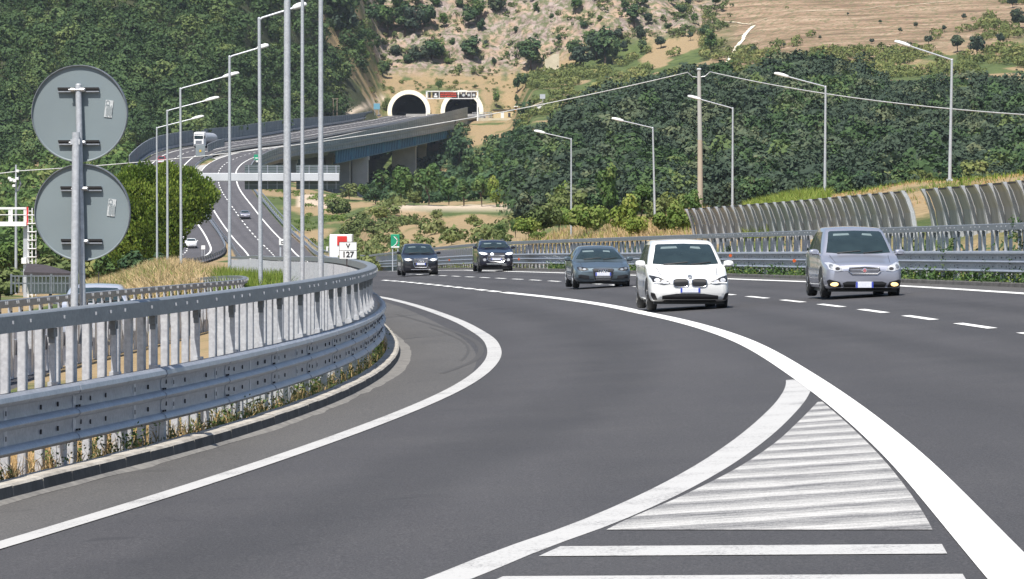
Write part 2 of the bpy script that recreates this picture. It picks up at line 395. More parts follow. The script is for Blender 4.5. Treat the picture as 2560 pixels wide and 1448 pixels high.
# ------------------------------------------------------------------ the lie of the land: road lines in plan and height
SLOPE = 0.06           # the curve's banking: the road rises to the right
Rdash = cubic([5, 15, 40, 70, 100, 116, 160, 225, 255, 330, 400, 480, 580, 650, 715, 743, 835, 940, 972, 1010, 1035, 1062, 1110, 1150, 1230, 1330, 1437, 1500],
              [8.7, 8.6, 8.3, 7.6, 6.66, 5.85, 2.8, -3.1, -6.0, -12.5, -17.5, -21.8, -28, -33, -38, -41, -50.5, -60, -62, -62.8, -62.4, -61.2, -57.5, -52.8, -43.5, -30, -15.6, -7])
_zf = cubic([255, 330, 400, 480, 580, 650, 690, 715, 743, 835, 940, 972, 1010, 1035, 1110, 1150, 1230, 1330, 1437, 1500],
            [-.36, -1.0, -1.5, -2.0, -2.35, -2.1, -1.45, -.7, .68, 6.1, 12.4, 14.6, 17.0, 18.4, 22.0, 23.6, 27.4, 32.6, 38.3, 41])
def Rz0(Y):
    Y = np.asarray(Y, float); return np.where(Y < 255, SLOPE * Rdash(Y), _zf(Y))
def Rbank(Y): return SLOPE + (0.012 - SLOPE) * smooth(250, 430, Y)
def RZ(X, Y): return Rz0(Y) + Rbank(Y) * (np.asarray(X, float) - Rdash(Y))
Rright = cubic([5, 15, 60, 98, 116, 151, 190, 225, 255, 330, 400, 480, 580, 650, 715], [13.4, 13.3, 12.3, 10.9, 9.95, 7.1, 3.7, .35, -2.6, -8.9, -13.9, -18.1, -24.3, -29.3, -34.3])
def Rrl(Y): Y = np.asarray(Y, float); return np.where(Y < 715, Rright(Y), Rdash(Y) + 3.7)
_xl = cubic([5, 15, 25, 32, 37.4, 46.8, 53.8, 63.8, 71.2, 80, 89.7, 110, 149, 200, 255, 330, 400, 480, 580, 650, 715],
            [-10.4, -8.1, -6.1, -4.95, -4.17, -2.85, -2.25, -1.83, -1.78, -1.92, -2.26, -3.2, -5.5, -9.8, -13.7, -19.6, -23.8, -27.2, -33.3, -38.2, -43.2])
def XL(Y): Y = np.asarray(Y, float); return np.where(Y < 715, _xl(Y), Rdash(Y) - 5.2)
_xr = cubic([5, 15, 40, 60, 80, 107, 159, 225, 255, 330, 400, 480, 580, 650, 715], [16.2, 16, 15.4, 14.6, 13.3, 11.5, 7.3, 1.4, -1.6, -7.6, -12.2, -15.6, -22, -27, -32])
def XR(Y): Y = np.asarray(Y, float); return np.where(Y < 715, _xr(Y), Rdash(Y) + 6.0)
Lc = cubic([40, 60, 115, 180, 250, 330, 400, 480, 580, 650, 715, 743, 835, 940, 972, 1010, 1035, 1062, 1110, 1170, 1250, 1330, 1437, 1500],
           [-11.5, -11.6, -13.6, -26.5, -39.5, -46, -48.5, -49, -48.5, -48.9, -50.5, -52.9, -62.5, -72, -74, -75, -74.8, -73.3, -69, -61.5, -52.4, -44, -32.2, -24])
def Lz(Y):
    Y = np.asarray(Y, float); return np.where(Y < 255, -.75 - .002 * (Y - 60), 0) + np.where(Y >= 255, _zf(Y) - .78 * (1 - smooth(255, 400, Y)), 0) - 1.0 * smooth(140, 230, Y) * (1 - smooth(420, 560, Y)) + 1.0 * smooth(985, 1060, Y) * (1 - smooth(1230, 1400, Y))
def Lrl(Y): return Lc(Y) + 3.7
def Lll(Y): return Lc(Y) - 3.7

def yz(Y, y): return (Y, ZP(y, Y))
PL = 999.0
COLS = [
 (-900, [(95, -1.5), (300, -4), (450, -7), (600, -5), yz(800, 530), yz(1000, 450), yz(1100, 425), yz(1180, 290), yz(1280, -20), yz(1340, -220), (1800, 170)]),
 (0, [(95, -.9), (200, -1.3), (300, -2.5), (450, -5.5), (560, -5), yz(700, 620), yz(900, 530), yz(1030, 455), yz(1090, 430), yz(1180, 280), yz(1270, 40), yz(1340, -150), (1800, 165)]),
 (250, [(95, -.8), (250, -1.4), (400, -2.8), (600, -2.4), yz(700, 615), yz(900, 475), yz(1000, 430), yz(1060, 395), yz(1120, 330), yz(1200, 200), yz(1290, 0), yz(1350, -150), (1800, 165)]),
 (450, [(95, -.7), (250, -.8), (330, -.8), (450, -2), (600, -2.6), yz(740, 605), yz(835, 526), yz(940, 456), yz(1025, 403), yz(1080, 375), yz(1130, 345), yz(1200, 235), yz(1290, 10), yz(1350, -140), (1800, 160)]),
 (600, [(95, -.5), (255, -.9), (400, -1.8), (600, -2.6), yz(743, 608), yz(835, 530), yz(940, 462), yz(1025, 425), yz(1100, 395), yz(1150, 362), yz(1192, 340), yz(1222, 275), yz(1310, 40), yz(1375, -140), (1800, 160)]),
 (720, [(95, -.3), (255, -.7), (400, -1.6), (600, -2.5), yz(700, 625), yz(790, 570), yz(870, 505), yz(930, 482), yz(1000, 470), yz(1100, 445), yz(1195, 392), yz(1255, 345), yz(1275, 315), yz(1300, 245), yz(1370, 40), yz(1420, -130), (1800, 160)]),
 (850, [(95, PL), (255, PL), (350, -1.3), (480, -2.3), (600, -2.4), yz(690, 625), yz(760, 580), yz(830, 530), yz(900, 500), yz(1000, 488), yz(1150, 495), yz(1222, 492), yz(1245, 440), yz(1290, 380), yz(1352, 328), yz(1372, 298), yz(1395, 235), yz(1450, 60), yz(1500, -130), (1800, 160)]),
 (960, [(95, PL), (255, PL), (350, .2), (450, .9), yz(600, 568), yz(650, 553), yz(668, 522), yz(800, 512), yz(1000, 505), yz(1150, 500), yz(1270, 485), yz(1330, 400), yz(1385, 315), yz(1436, 290), yz(1452, 240), yz(1500, 187), yz(1545, -60), yz(1600, -150), (1800, 160)]),
 (1080, [(95, PL), (255, PL), (340, .5), (440, 1.2), yz(600, 565), yz(650, 552), yz(668, 524), yz(800, 514), yz(1000, 507), yz(1150, 500), yz(1290, 480), yz(1340, 420), yz(1390, 320), yz(1436, 288), yz(1452, 240), yz(1500, 186), yz(1545, -60), yz(1600, -150), (1800, 160)]),
 (1200, [(95, PL), (250, PL), (330, .7), (430, 1.2), yz(600, 566), yz(650, 550), yz(668, 526), yz(800, 510), yz(1000, 490), yz(1150, 455), yz(1280, 390), yz(1385, 322), yz(1415, 303), yz(1438, 301), yz(1454, 245), yz(1500, 185), yz(1545, -60), yz(1600, -150), (1800, 160)]),
 (1272, [(95, PL), (250, PL), (330, .7), (430, 1.2), yz(600, 566), yz(650, 552), yz(668, 530), yz(760, 505), yz(900, 480), yz(1050, 440), yz(1200, 392), yz(1385, 318), yz(1412, 302), yz(1444, 300), yz(1464, 235), yz(1500, 182), yz(1545, -60), yz(1600, -150), (1800, 160)]),
 (1335, [(95, PL), (245, PL), (310, 1.0), (330, 1.7), (400, 1.0), (500, 1.5), yz(600, 562), yz(680, 522), yz(740, 468), yz(800, 415), yz(840, 388), (900, 17), (1100, 26), yz(1300, 240), yz(1420, 203), yz(1495, 182), yz(1540, -60), yz(1600, -160), (1800, 160)]),
 (1500, [(95, PL), (220, PL), (280, 1.2), (310, 2.2), (340, 2.5), (400, 1.0), (520, 2), yz(620, 540), yz(700, 470), yz(790, 365), yz(860, 300), yz(890, 283), (960, 22), (1150, 30), yz(1300, 230), yz(1400, 195), yz(1480, 172), yz(1530, -50), yz(1600, -160), (1800, 160)]),
 (1750, [(95, PL), (165, PL), (200, .8), (240, 1.5), (280, 3.0), (310, 3.0), (380, 1.5), (520, 3), yz(620, 520), yz(700, 450), yz(800, 335), yz(890, 250), yz(930, 225), (1000, 30), (1150, 36), yz(1280, 205), yz(1400, 168), yz(1500, 80), yz(1580, -40), yz(1700, -150), (1900, 150)]),
 (2000, [(95, PL), (135, PL), (185, 1.2), (230, 3.2), (260, 3.9), (300, 3.9), (380, 2.5), (520, 4), yz(620, 500), yz(700, 430), yz(800, 315), yz(880, 235), yz(920, 205), (1000, 34), (1120, 38), yz(1250, 190), yz(1350, 135), yz(1480, 40), yz(1580, -60), yz(1700, -150), (1900, 150)]),
 (2300, [(95, PL), (115, PL), (160, 1.3), (205, 3.8), (235, 4.5), (290, 4.5), (380, 3), (520, 5), yz(620, 490), yz(720, 410), yz(820, 315), yz(900, 245), (980, 34), (1100, 38), yz(1230, 180), yz(1350, 110), yz(1480, 20), yz(1580, -70), yz(1700, -150), (1900, 150)]),
 (2560, [(95, PL), (102, PL), (140, 1.5), (185, 3.8), (215, 4.6), (280, 4.8), (380, 3.5), (520, 6), yz(620, 470), yz(740, 380), yz(850, 300), yz(920, 260), (1000, 34), (1100, 38), yz(1230, 160), yz(1350, 80), yz(1480, 0), yz(1580, -80), yz(1700, -150), (1900, 150)]),
 (3600, [(60, PL), (95, 1.2), (140, 3.0), (185, 4.5), (280, 5.5), (380, 4.5), (520, 7), yz(620, 460), yz(740, 370), yz(850, 300), yz(920, 260), (1000, 36), (1100, 40), yz(1230, 160), yz(1350, 80), yz(1480, 0), yz(1580, -80), yz(1700, -150), (1900, 150)]),
]
_cols = []
for px_, pts in COLS:
    pts = [(Y, SLOPE * XP(px_, Y) - .15 if z == PL else z) for Y, z in pts]
    _cols.append((px_, pchip([p[0] for p in pts], [p[1] for p in pts])))
_cpx = np.array([c[0] for c in _cols], float)
TUNNELS = [(-32.2, float(Lz(1437))), (-15.6, float(Rz0(1437)))]

def base_z(X, Y):
    X = np.asarray(X, float); Y = np.asarray(Y, float)
    px = np.clip(1280 + X * F / Y, _cpx[0], _cpx[-1])
    Z = np.stack([c[1](Y) for c in _cols]); i = np.clip(np.searchsorted(_cpx, px) - 1, 0, len(_cpx) - 2)
    t = (px - _cpx[i]) / (_cpx[i+1] - _cpx[i])
    t = t * t * (3 - 2 * t) * .5 + t * .5
    zi = np.take_along_axis(Z, i[None], 0)[0]; zj = np.take_along_axis(Z, (i + 1)[None], 0)[0]
    z = zi * (1 - t) + zj * t
    w = smooth(70, 112, Y)
    return (1 - w) * (SLOPE * X - .15) + w * z
def tz(X, Y):
    X = np.asarray(X, float); Y = np.asarray(Y, float); sh = np.broadcast(X, Y).shape
    X = np.broadcast_to(X, sh).ravel(); Y = np.broadcast_to(Y, sh).ravel()
    z = base_z(X, Y)
    z = z + (fbm(X / 14, Y / 22, 3) - .47) * 1.6 * smooth(280, 700, Y) + (fbm(X / 2.2, Y / 3.5, 9, 3) - .45) * (.10 + .35 * smooth(200, 600, Y))
    z = z + .75 * np.exp(-((X + .068 * Y) / (.016 * Y)) ** 2) * smooth(125, 175, Y) * (1 - smooth(270, 330, Y))
    k = XL(Y) - .2 - X; z = z + 0
    d = np.maximum(Lc(Y) - 6.6 - X, X - Lc(Y) - 6.6); w = (1 - smooth(0, 9, d)) * (1 - smooth(1010, 1075, Y)) * smooth(55, 75, Y)
    z = z * (1 - w) + w * (Lz(Y) - .18)
    d = np.maximum(XL(Y) - .6 - X, X - XR(Y) - .6); w = (1 - smooth(0, 6 + 3 * smooth(300, 600, Y), d)) * (1 - smooth(925, 965, Y))
    z = z * (1 - w) + w * (RZ(X, Y) - .16)
    k = XL(Y) - .20 - X; z = z + .24 * smooth(0, .22, k) * (1 - smooth(5, 10, k)) * (1 - smooth(250, 300, Y))      # verge level with the kerb
    for xc, z0 in TUNNELS:      # level forecourt in front of the tunnel mouths
        w = (1 - smooth(5.5, 9, np.abs(X - xc))) * smooth(1395, 1415, Y) * (1 - smooth(1440, 1443, Y))
        z = z * (1 - w) + w * np.minimum(z, z0 - .2)
    return z.reshape(sh)
def hit(px, py, Ymin=100., Ymax=1700., step=1.0):     # where the ground shows at a photo position
    Ys = np.arange(Ymin, Ymax, step); X = XP(px, Ys); y = Y0 - (tz(X, Ys) - ZC) * F / Ys
    k = np.argmax(y <= py) if (y <= py).any() else len(Ys) - 1
    return Vector((X[k], Ys[k], float(tz(X[k], Ys[k]))))

# ------------------------------------------------------------------ ground sheet
def build_ground():
    u = np.concatenate([np.linspace(-1500, -40, 40), np.arange(0, 2580, 11.0), np.linspace(2600, 4400, 40)])
    Ys = np.concatenate([np.arange(5, 100, 3.0), np.arange(100, 480, 5.0), np.arange(480, 1100, 7.0), np.arange(1100, 1420, 5.0), np.arange(1420, 1600, 1.2), np.arange(1600, 2000, 25.0), np.array([2200., 3000.])])
    PX, YY = np.meshgrid(u, Ys); X = XP(PX, YY); Z = tz(X, YY)
    # rocky relief on the cliff: ledges pushed in and out
    py = Y0 - (Z - ZC) * F / YY
    n0 = fbm(PX / 130, YY / 40 + Z / 9, 21, 4)
    rock = smooth(1494, 1506, YY) * smooth(800, 870, PX + 60 * (n0 - .5)) * (1 - smooth(1760, 1850, PX + 160 * (n0 - .5)))
    rel = (np.abs(fbm(X / 5.0, Z / 3.5, 31, 5) - .48) * 2 - .3) * 5.5 + (fbm(X / 1.8, Z / 1.4, 41, 3) - .45) * 2.2
    dY = rel * rock; Z = Z + rock * (fbm(X / 7, Z / 5, 51, 4) - .47) * 6.0
    Yd = YY + dY
    # ground cover weights
    nb = fbm(X / 9, YY / 30, 61, 4); nf = fbm(X / 2.5, YY / 9, 71, 3)
    dry = np.clip((nb - .36) * 4, 0, 1)
    dry = np.where((PX > 880) & (PX < 1310) & (YY > 1400) & (YY < 1512), np.clip(.62 + (nf - .45) * 1.6, 0, 1), dry)
    dry = np.where((PX > 900) & (PX < 1330) & (YY > 380) & (YY < 660), np.clip(.72 + (nf - .45) * 1.4, 0, 1), dry)
    dry = np.where((PX > 640) & (PX < 900) & (YY > 640) & (YY < 960), np.clip(.42 + (nb - .45) * 3, 0, 1), dry)
    dry = np.where((PX > 1290) & (YY > 200) & (YY < 360), np.clip(.62 + (nb - .45) * 2.5, 0, 1), dry)
    forest = ((PX < 940) & (YY > 1090) & (YY < 1420)) | ((PX > 1290) & (YY > 600) & (YY < 980))
    dry = np.where((PX > 1950) & (YY > 130) & (YY < 310), np.clip(.66 + (nf - .45) * 1.6, 0, 1), dry)
    dry = np.where(forest, .12, dry)
    brown = smooth(1300, 1345, YY + 90 * (nb - .45)) * smooth(1740, 1850, PX + 150 * (nb - .45))
    path = np.clip(1 - np.abs(py - 517) / 16, 0, 1) * ((PX > 960) & (PX < 1330) & (YY > 640) & (YY < 720)) + ((PX > 745) & (PX < 840) & (py > 487) & (py < 517) & (YY > 800) & (YY < 960)) * .9
    path = np.maximum(path, np.clip(1 - np.abs(py - (285 - (PX - 870) * .45)) / 11, 0, 1) * ((PX > 850) & (PX < 960) & (YY > 1300)))
    V = np.stack([X, Yd, Z], -1).reshape(-1, 3)
    nr, nc = X.shape; idx = np.arange(nr * nc).reshape(nr, nc)
    Q = np.stack([idx[:-1, :-1], idx[:-1, 1:], idx[1:, 1:], idx[1:, :-1]], -1).reshape(-1, 4)
    c = V[Q].mean(1); keep = np.ones(len(Q), bool)
    for xc, z0 in TUNNELS:
        keep &= ~((np.abs(c[:, 0] - xc) < 6.0) & (c[:, 2] < z0 + 6.3) & (c[:, 1] > 1437) & (c[:, 1] < 1500))
    Q = Q[keep]
    m, nt, b = new_mat('ground_cover'); p = pos(nt)
    A = lambda k: N(nt, 'ShaderNodeAttribute', attribute_name=k).outputs['Fac']
    n1 = noise(nt, .25, 6, p); n2 = noise(nt, 1.6, 5, p, .7); n3 = noise(nt, .09, 4, p)
    green = ramp(nt, n1, [(.3, (.055, .082, .03)), (.7, (.12, .15, .055))])
    green = mixc(nt, A('wood'), green, ramp(nt, n2, [(.35, (.030, .040, .020)), (.7, (.075, .075, .045))]))
    tan = ramp(nt, n2, [(.3, (.24, .175, .10)), (.7, (.35, .265, .155))])
    k = N(nt, 'ShaderNodeMath', operation='MULTIPLY_ADD'); nt.links.new(n2, k.inputs[0]); k.inputs[1].default_value = .7; nt.links.new(A('dry'), k.inputs[2])
    col = mixc(nt, ramp(nt, k.outputs[0], [(.62, (0, 0, 0)), (.98, (1, 1, 1))]), green, tan)
    vz = N(nt, 'ShaderNodeMapping'); vz.inputs['Scale'].default_value = (.22, .22, .55); nt.links.new(p, vz.inputs['Vector'])
    nr_ = noise(nt, 1.3, 8, vz.outputs['Vector'], .68); nr2 = noise(nt, .16, 4, p)
    rk = ramp(nt, nr_, [(.30, (.09, .075, .07)), (.44, (.23, .18, .16)), (.58, (.33, .27, .245)), (.75, (.45, .39, .36))])
    rk = mixc(nt, ramp(nt, nr2, [(.45, (0, 0, 0)), (.62, (.75, .75, .75))]), rk, (.40, .28, .19))
    moss = ramp(nt, noise(nt, .5, 5, p, .7), [(.46, (0, 0, 0)), (.57, (.9, .9, .9))])
    rk = mixc(nt, moss, rk, (.10, .12, .055))
    col = mixc(nt, A('rock'), col, rk)
    wv = N(nt, 'ShaderNodeMapping'); wv.inputs['Scale'].default_value = (.04, .04, .9); nt.links.new(p, wv.inputs['Vector'])
    br = ramp(nt, noise(nt, 1.0, 6, wv.outputs['Vector'], .65), [(.36, (.13, .09, .06)), (.5, (.27, .185, .125)), (.64, (.38, .285, .205))])
    br = mixc(nt, ramp(nt, noise(nt, 2.4, 4, p, .7), [(.56, (0, 0, 0)), (.66, (.7, .7, .7))]), br, (.14, .11, .07))
    br = mixc(nt, ramp(nt, noise(nt, .6, 5, p), [(.50, (0, 0, 0)), (.60, (.8, .8, .8))]), br, (.12, .125, .06))
    col = mixc(nt, A('brown'), col, br)
    col = mixc(nt, A('track'), col, ramp(nt, n2, [(.3, (.46, .37, .29)), (.7, (.58, .48, .38))]))
    nt.links.new(col, b.inputs['Base Color']); b.inputs['Roughness'].default_value = .95; b.inputs['Specular IOR Level'].default_value = .1
    bump(nt, b, n2, .6, .25)
    f = lambda a: np.broadcast_to(a, X.shape).ravel()
    o = mesh_np('ground', V, Q, m, smooth=True, point_attrs={'rock': f(rock), 'dry': f(dry), 'brown': f(brown), 'track': f(np.clip(path, 0, 1)), 'wood': f(forest.astype(float))})
    tag(o, kind='structure')
build_ground()

# ------------------------------------------------------------------ roads
def strip(name, Ys, fa, fb, fz, mats, kind='structure', thick=0.0, mi=0):
    mb = MB(); r = []
    for Y in Ys:
        a, b = float(fa(Y)), float(fb(Y)); r.append(((a, Y, float(fz(a, Y))), (b, Y, float(fz(b, Y)))))
    vs = [q for p in r for q in p]; mb.add(vs, [(2*i, 2*i+1, 2*i+3, 2*i+2) for i in range(len(r)-1)], mi)
    return tag(mb.build(name, mats), kind=kind)
solid_main = cubic([10, 24.5, 36.7, 56, 75.7, 92.5, 102, 112.4, 131.7, 150, 214, 255, 330], [2.1, 2.66, 3.12, 3.55, 3.68, 3.3, 2.9, 2.45, 1.25, -.2, -5.4, -9.3, -16])
ramp_left = cubic([10, 20, 32, 46, 60, 71, 82, 97, 119.7, 149, 200, 255, 330], [-7.2, -5.55, -3.56, -1.80, -.66, -.31, -.36, -.86, -2.0, -3.85, -8.2, -12.3, -18.4])
nose_line = cubic([18, 22, 26.65, 28.5, 30.3, 32.9, 36.1, 40.2, 44.9, 49.8, 53.5, 55.5], [-2.3, -1.35, -.31, .064, .49, .99, 1.5, 2.04, 2.57, 3.05, 3.34, 3.46])
def build_roads():
    Ys = np.concatenate([np.arange(6, 120, 2.0), np.arange(120, 420, 4.0), np.arange(420, 1476, 7.0)])
    mb = MB(); rows = []
    for Y in Ys:
        xl, xr = float(XL(Y)) - .02, float(XR(Y)) + .02
        a = xl + 1.25 if Y < 715 else xl + 1.0; e = float(Rrl(Y)) + .15
        xs = [xl, a] + sorted([min(max(float(f), a + .05 * q), e - .05 * (3 - q)) for q, f in ((1, ramp_left(Y) + 3.8), (2, solid_main(Y)))] ) + [e, xr]
        rows.append([(x, Y, float(RZ(x, Y))) for x in xs])
    vs = [p for r in rows for p in r]
    for i in range(len(rows) - 1):
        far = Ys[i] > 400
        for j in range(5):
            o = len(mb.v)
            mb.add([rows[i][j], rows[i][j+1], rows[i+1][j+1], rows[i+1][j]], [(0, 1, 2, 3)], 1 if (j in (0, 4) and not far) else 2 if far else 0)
    o = mb.build('road', [M['asphalt'], M['shoulder'], M['road_far']]); tag(o, kind='structure')
    V = np.array(mb.v); La = V[:, 0] - Rdash(V[:, 1]); L2 = V[:, 0] - ramp_left(V[:, 1]) - 1.95 + 9 * smooth(190, 240, V[:, 1])
    for k, a in (('lat', La), ('lat2', L2)):
        at = o.data.attributes.new(k, 'FLOAT', 'POINT'); at.data.foreach_set('value', a.astype(np.float32))
    Ys = np.concatenate([np.arange(44, 420, 6.0), np.arange(420, 1476, 7.0)])
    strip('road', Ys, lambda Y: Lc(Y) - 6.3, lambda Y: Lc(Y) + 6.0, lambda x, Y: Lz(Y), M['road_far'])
build_roads()

MK = MB()   # painted lines of the near road
def line(xf, w, ranges, fz, dz, mb, mi=0, step=1.0):
    for y0, y1 in ranges:
        Ys = np.linspace(y0, y1, max(2, int((y1 - y0) / step) + 1)); vs = []
        for Y in Ys:
            x = float(xf(Y)); sl = float(xf(Y + .5) - xf(Y - .5)); ww = w / 2 * math.sqrt(1 + sl * sl)
            for q in (x - ww, x + ww): vs.append((q, Y, float(fz(q, Y)) + dz))
        mb.add(vs, [(2*i, 2*i+1, 2*i+3, 2*i+2) for i in range(len(Ys)-1)], mi)
def dashes(y0, y1, on, off): return [(y, min(y + on, y1)) for y in np.arange(y0, y1, on + off)]
line(solid_main, .31, [(8, 151)], RZ, .004, MK)
line(solid_main, .26, dashes(153, 225, 4.3, 1.7), RZ, .004, MK)
line(Rdash, .17, dashes(10.6, 250, 4.4, 3.3), RZ, .004, MK)
line(Rrl, .26, [(10, 330)], RZ, .004, MK)
line(ramp_left, .235, [(10, 150), (150, 330)], RZ, .004, MK, 1)
line(nose_line, .31, [(18, 55)], RZ, .0, MK, 1)
for i in range(len(MK.v)):      # nothing coplanar: the two worn lines sit a little lower
    pass
o = MK.build('road_marking', [M['paint'], M['paint_worn']]); o.location.z = .003; tag(o, kind='structure')
def hatch():
    mb = MB()
    L = cubic([27, 29.86, 33, 35.9, 39.5, 43.7, 48.1], [.28, .62, 1.22, 1.72, 2.23, 2.72, 3.20]); Rr = cubic([27, 28, 34, 41.8, 48.1], [2.5, 2.56, 2.84, 3.09, 3.24])
    Ys = np.linspace(0, 1, 30); vs = []
    for t in Ys:
        ya, yb = 29.8 + t * 18.2, 28.0 + t * 20.0
        for q, Y in ((float(L(ya)), ya), (float(Rr(yb)), yb)): vs.append((q, Y, float(RZ(q, Y)) + .005))
    mb.add(vs, [(2*i, 2*i+1, 2*i+3, 2*i+2) for i in range(29)], 0)
    for (la, ra, lb, rb) in (((.30, 28.5), (2.5, 26.75), (.16, 27.75), (2.46, 26.0)), ((-.05, 26.3), (2.4, 24.5), (-.2, 25.5), (2.36, 23.7)), ((-.5, 24.0), (2.25, 22.2), (-.7, 23.2), (2.2, 21.4)), ((-1.0, 21.7), (2.1, 19.9), (-1.2, 20.9), (2.05, 19.1))):
        mb.add([(x, Y, float(RZ(x, Y)) + .005) for x, Y in (lb, rb, ra, la)], [(0, 1, 2, 3)], 1)
    tag(mb.build('road_marking', [M['hatch'], M['paint_worn']]), kind='structure')
hatch()
def far_lines():
    mb = MB(); RZf = lambda x, Y: float(RZ(x, Y)); LZf = lambda x, Y: float(Lz(Y))
    line(Rrl, .26, [(480, 1430)], RZf, .03, mb, step=7); line(Rdash, .2, dashes(480, 1430, 4.5, 4.5), RZf, .03, mb, step=4.5)
    line(lambda Y: Rdash(Y) - 3.75, .26, [(480, 1430)], RZf, .03, mb, step=7)
    line(Lrl, .28, [(400, 1430)], LZf, .03, mb, step=7); line(Lll, .28, [(400, 1430)], LZf, .03, mb, step=7)
    line(Lc, .2, dashes(400, 1430, 4.5, 4.5), LZf, .03, mb, step=4.5)
    tag(mb.build('road_marking', M['paint']), kind='structure')
far_lines()
def skid():
    mb = MB(); f = cubic([66, 71, 76, 83, 92, 104, 120], [-1.0, -.62, -.52, -.62, -1.05, -1.85, -3.0])
    line(f, .10, [(66, 120)], RZ, .003, mb); line(lambda Y: f(Y) - .22, .05, [(72, 100)], RZ, .003, mb)
    o = mb.build('skid_mark', pmat('tyre_mark', (.050, .048, .048), (.075, .072, .07), 20, .8)); tag(o, kind='structure')
skid()
# kerbs
def kerb(name, xf, side, y0, y1, mat_top, mat_face, w=.22, h=.14, foot=.3):
    mb = MB(); Ys = np.arange(y0, y1, 1.0)
    for k, (a, b) in enumerate(zip(Ys[:-1], Ys[1:])):
        b2 = b - .012; v = []
        j = .012 * math.sin(k * 2.3)
        for Y in (a, b2):
            x = float(xf(Y)); z = float(RZ(x, Y))
            v += [(x, Y, z - .05), (x - side * .02, Y, z + h - .02 + j * .3), (x - side * .045, Y, z + h + j * .3), (x - side * w, Y, z + h + j * .3), (x - side * w, Y, z - .1)]
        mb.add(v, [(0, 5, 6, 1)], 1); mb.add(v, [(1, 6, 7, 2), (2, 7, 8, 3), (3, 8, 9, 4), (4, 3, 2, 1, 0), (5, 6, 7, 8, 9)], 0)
    tag(mb.build(name, [mat_top, mat_face]), kind='structure')
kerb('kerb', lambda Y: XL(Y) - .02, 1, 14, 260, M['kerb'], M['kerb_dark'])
kerb('kerb', XR, -1, 50, 330, M['kerb_dark'], M['kerb_dark'], h=.10)
# the pale mortar skirt at the foot of the left kerb
def skirt():
    mb = MB(); Ys = np.arange(14, 110, .5); vs = []
    for k, Y in enumerate(Ys):
        x = float(XL(Y)); w = -.06 + .08 * float(vnoise(Y * .9, 3.3, 5)) + .03 * float(vnoise(Y * 4, 1.3, 8)) + .16 * float(smooth(58, 70, Y)) * (1 - float(smooth(80, 100, Y)))
        w = max(w + .06, .02); vs += [(x - .03, Y, float(RZ(x, Y)) + .03), (x + w, Y, float(RZ(x, Y)) + .005)]
    mb.add(vs, [(2*i, 2*i+1, 2*i+3, 2*i+2) for i in range(len(Ys)-1)])
    tag(mb.build('kerb_mortar', pmat('rough_mortar', (.22, .21, .195), (.13, .125, .12), 6, .9, bmp=.5)), kind='structure')
skirt()
# ------------------------------------------------------------------ guardrails
def arc_path(xf, y0, y1, step, zf):
    Ys = np.linspace(y0, y1, int((y1 - y0) * 4)); Xs = xf(Ys)
    s = np.concatenate([[0], np.cumsum(np.hypot(np.diff(Xs), np.diff(Ys)))])
    q = np.arange(0, s[-1], step); Yq = np.interp(q, s, Ys); Xq = xf(Yq)
    e = .2; T = np.stack([xf(Yq + e) - xf(Yq - e), np.full_like(Yq, 2 * e)], -1); T /= np.linalg.norm(T, axis=1)[:, None]
    return q, Xq, Yq, T, zf(Xq, Yq)
TRI = [(.33, 0.300), (.285, 0.315), (.262, 0.340), (.275, 0.370), (.315, 0.395), (.322, 0.455), (.315, 0.520), (.275, 0.540), (.256, 0.565), (.272, 0.590), (.315, 0.615), (.322, 0.670), (.315, 0.725), (.272, 0.740), (.25, 0.770), (.262, 0.810), (.30, 0.835), (.345, 0.835)]

def slat_mesh():
    mb = MB(); w, d, h = .10, .075, 1.40
    t = .008
    mb.box((0, 0, h/2 - .06), (w, d, h), bev=.008)
    o = mb.build('slat', M['picket']); me = o.data; bpy.data.objects.remove(o); return me
def post_mesh(tall=True):
    mb = MB()
    mb.box((0, 0, .36), (.12, .07, .92)); mb.box((0, .07, .55), (.10, .10, .36))
    if tall: mb.box((0, -.08, 1.0), (.05, .05, .58)); mb.box((0, -.07, .80), (.08, .10, .08)); mb.box((0, -.085, 1.285), (.14, .06, .08), mi=1); mb.box((0, -.085, 1.22), (.07, .056, .06), mi=1)
    o = mb.build('post', [M['picket'] if tall else M['steel_dark'], M['steel_dark']]); me = o.data; bpy.data.objects.remove(o); return me
SLAT, POST, POST_LOW = slat_mesh(), post_mesh(), post_mesh(False)

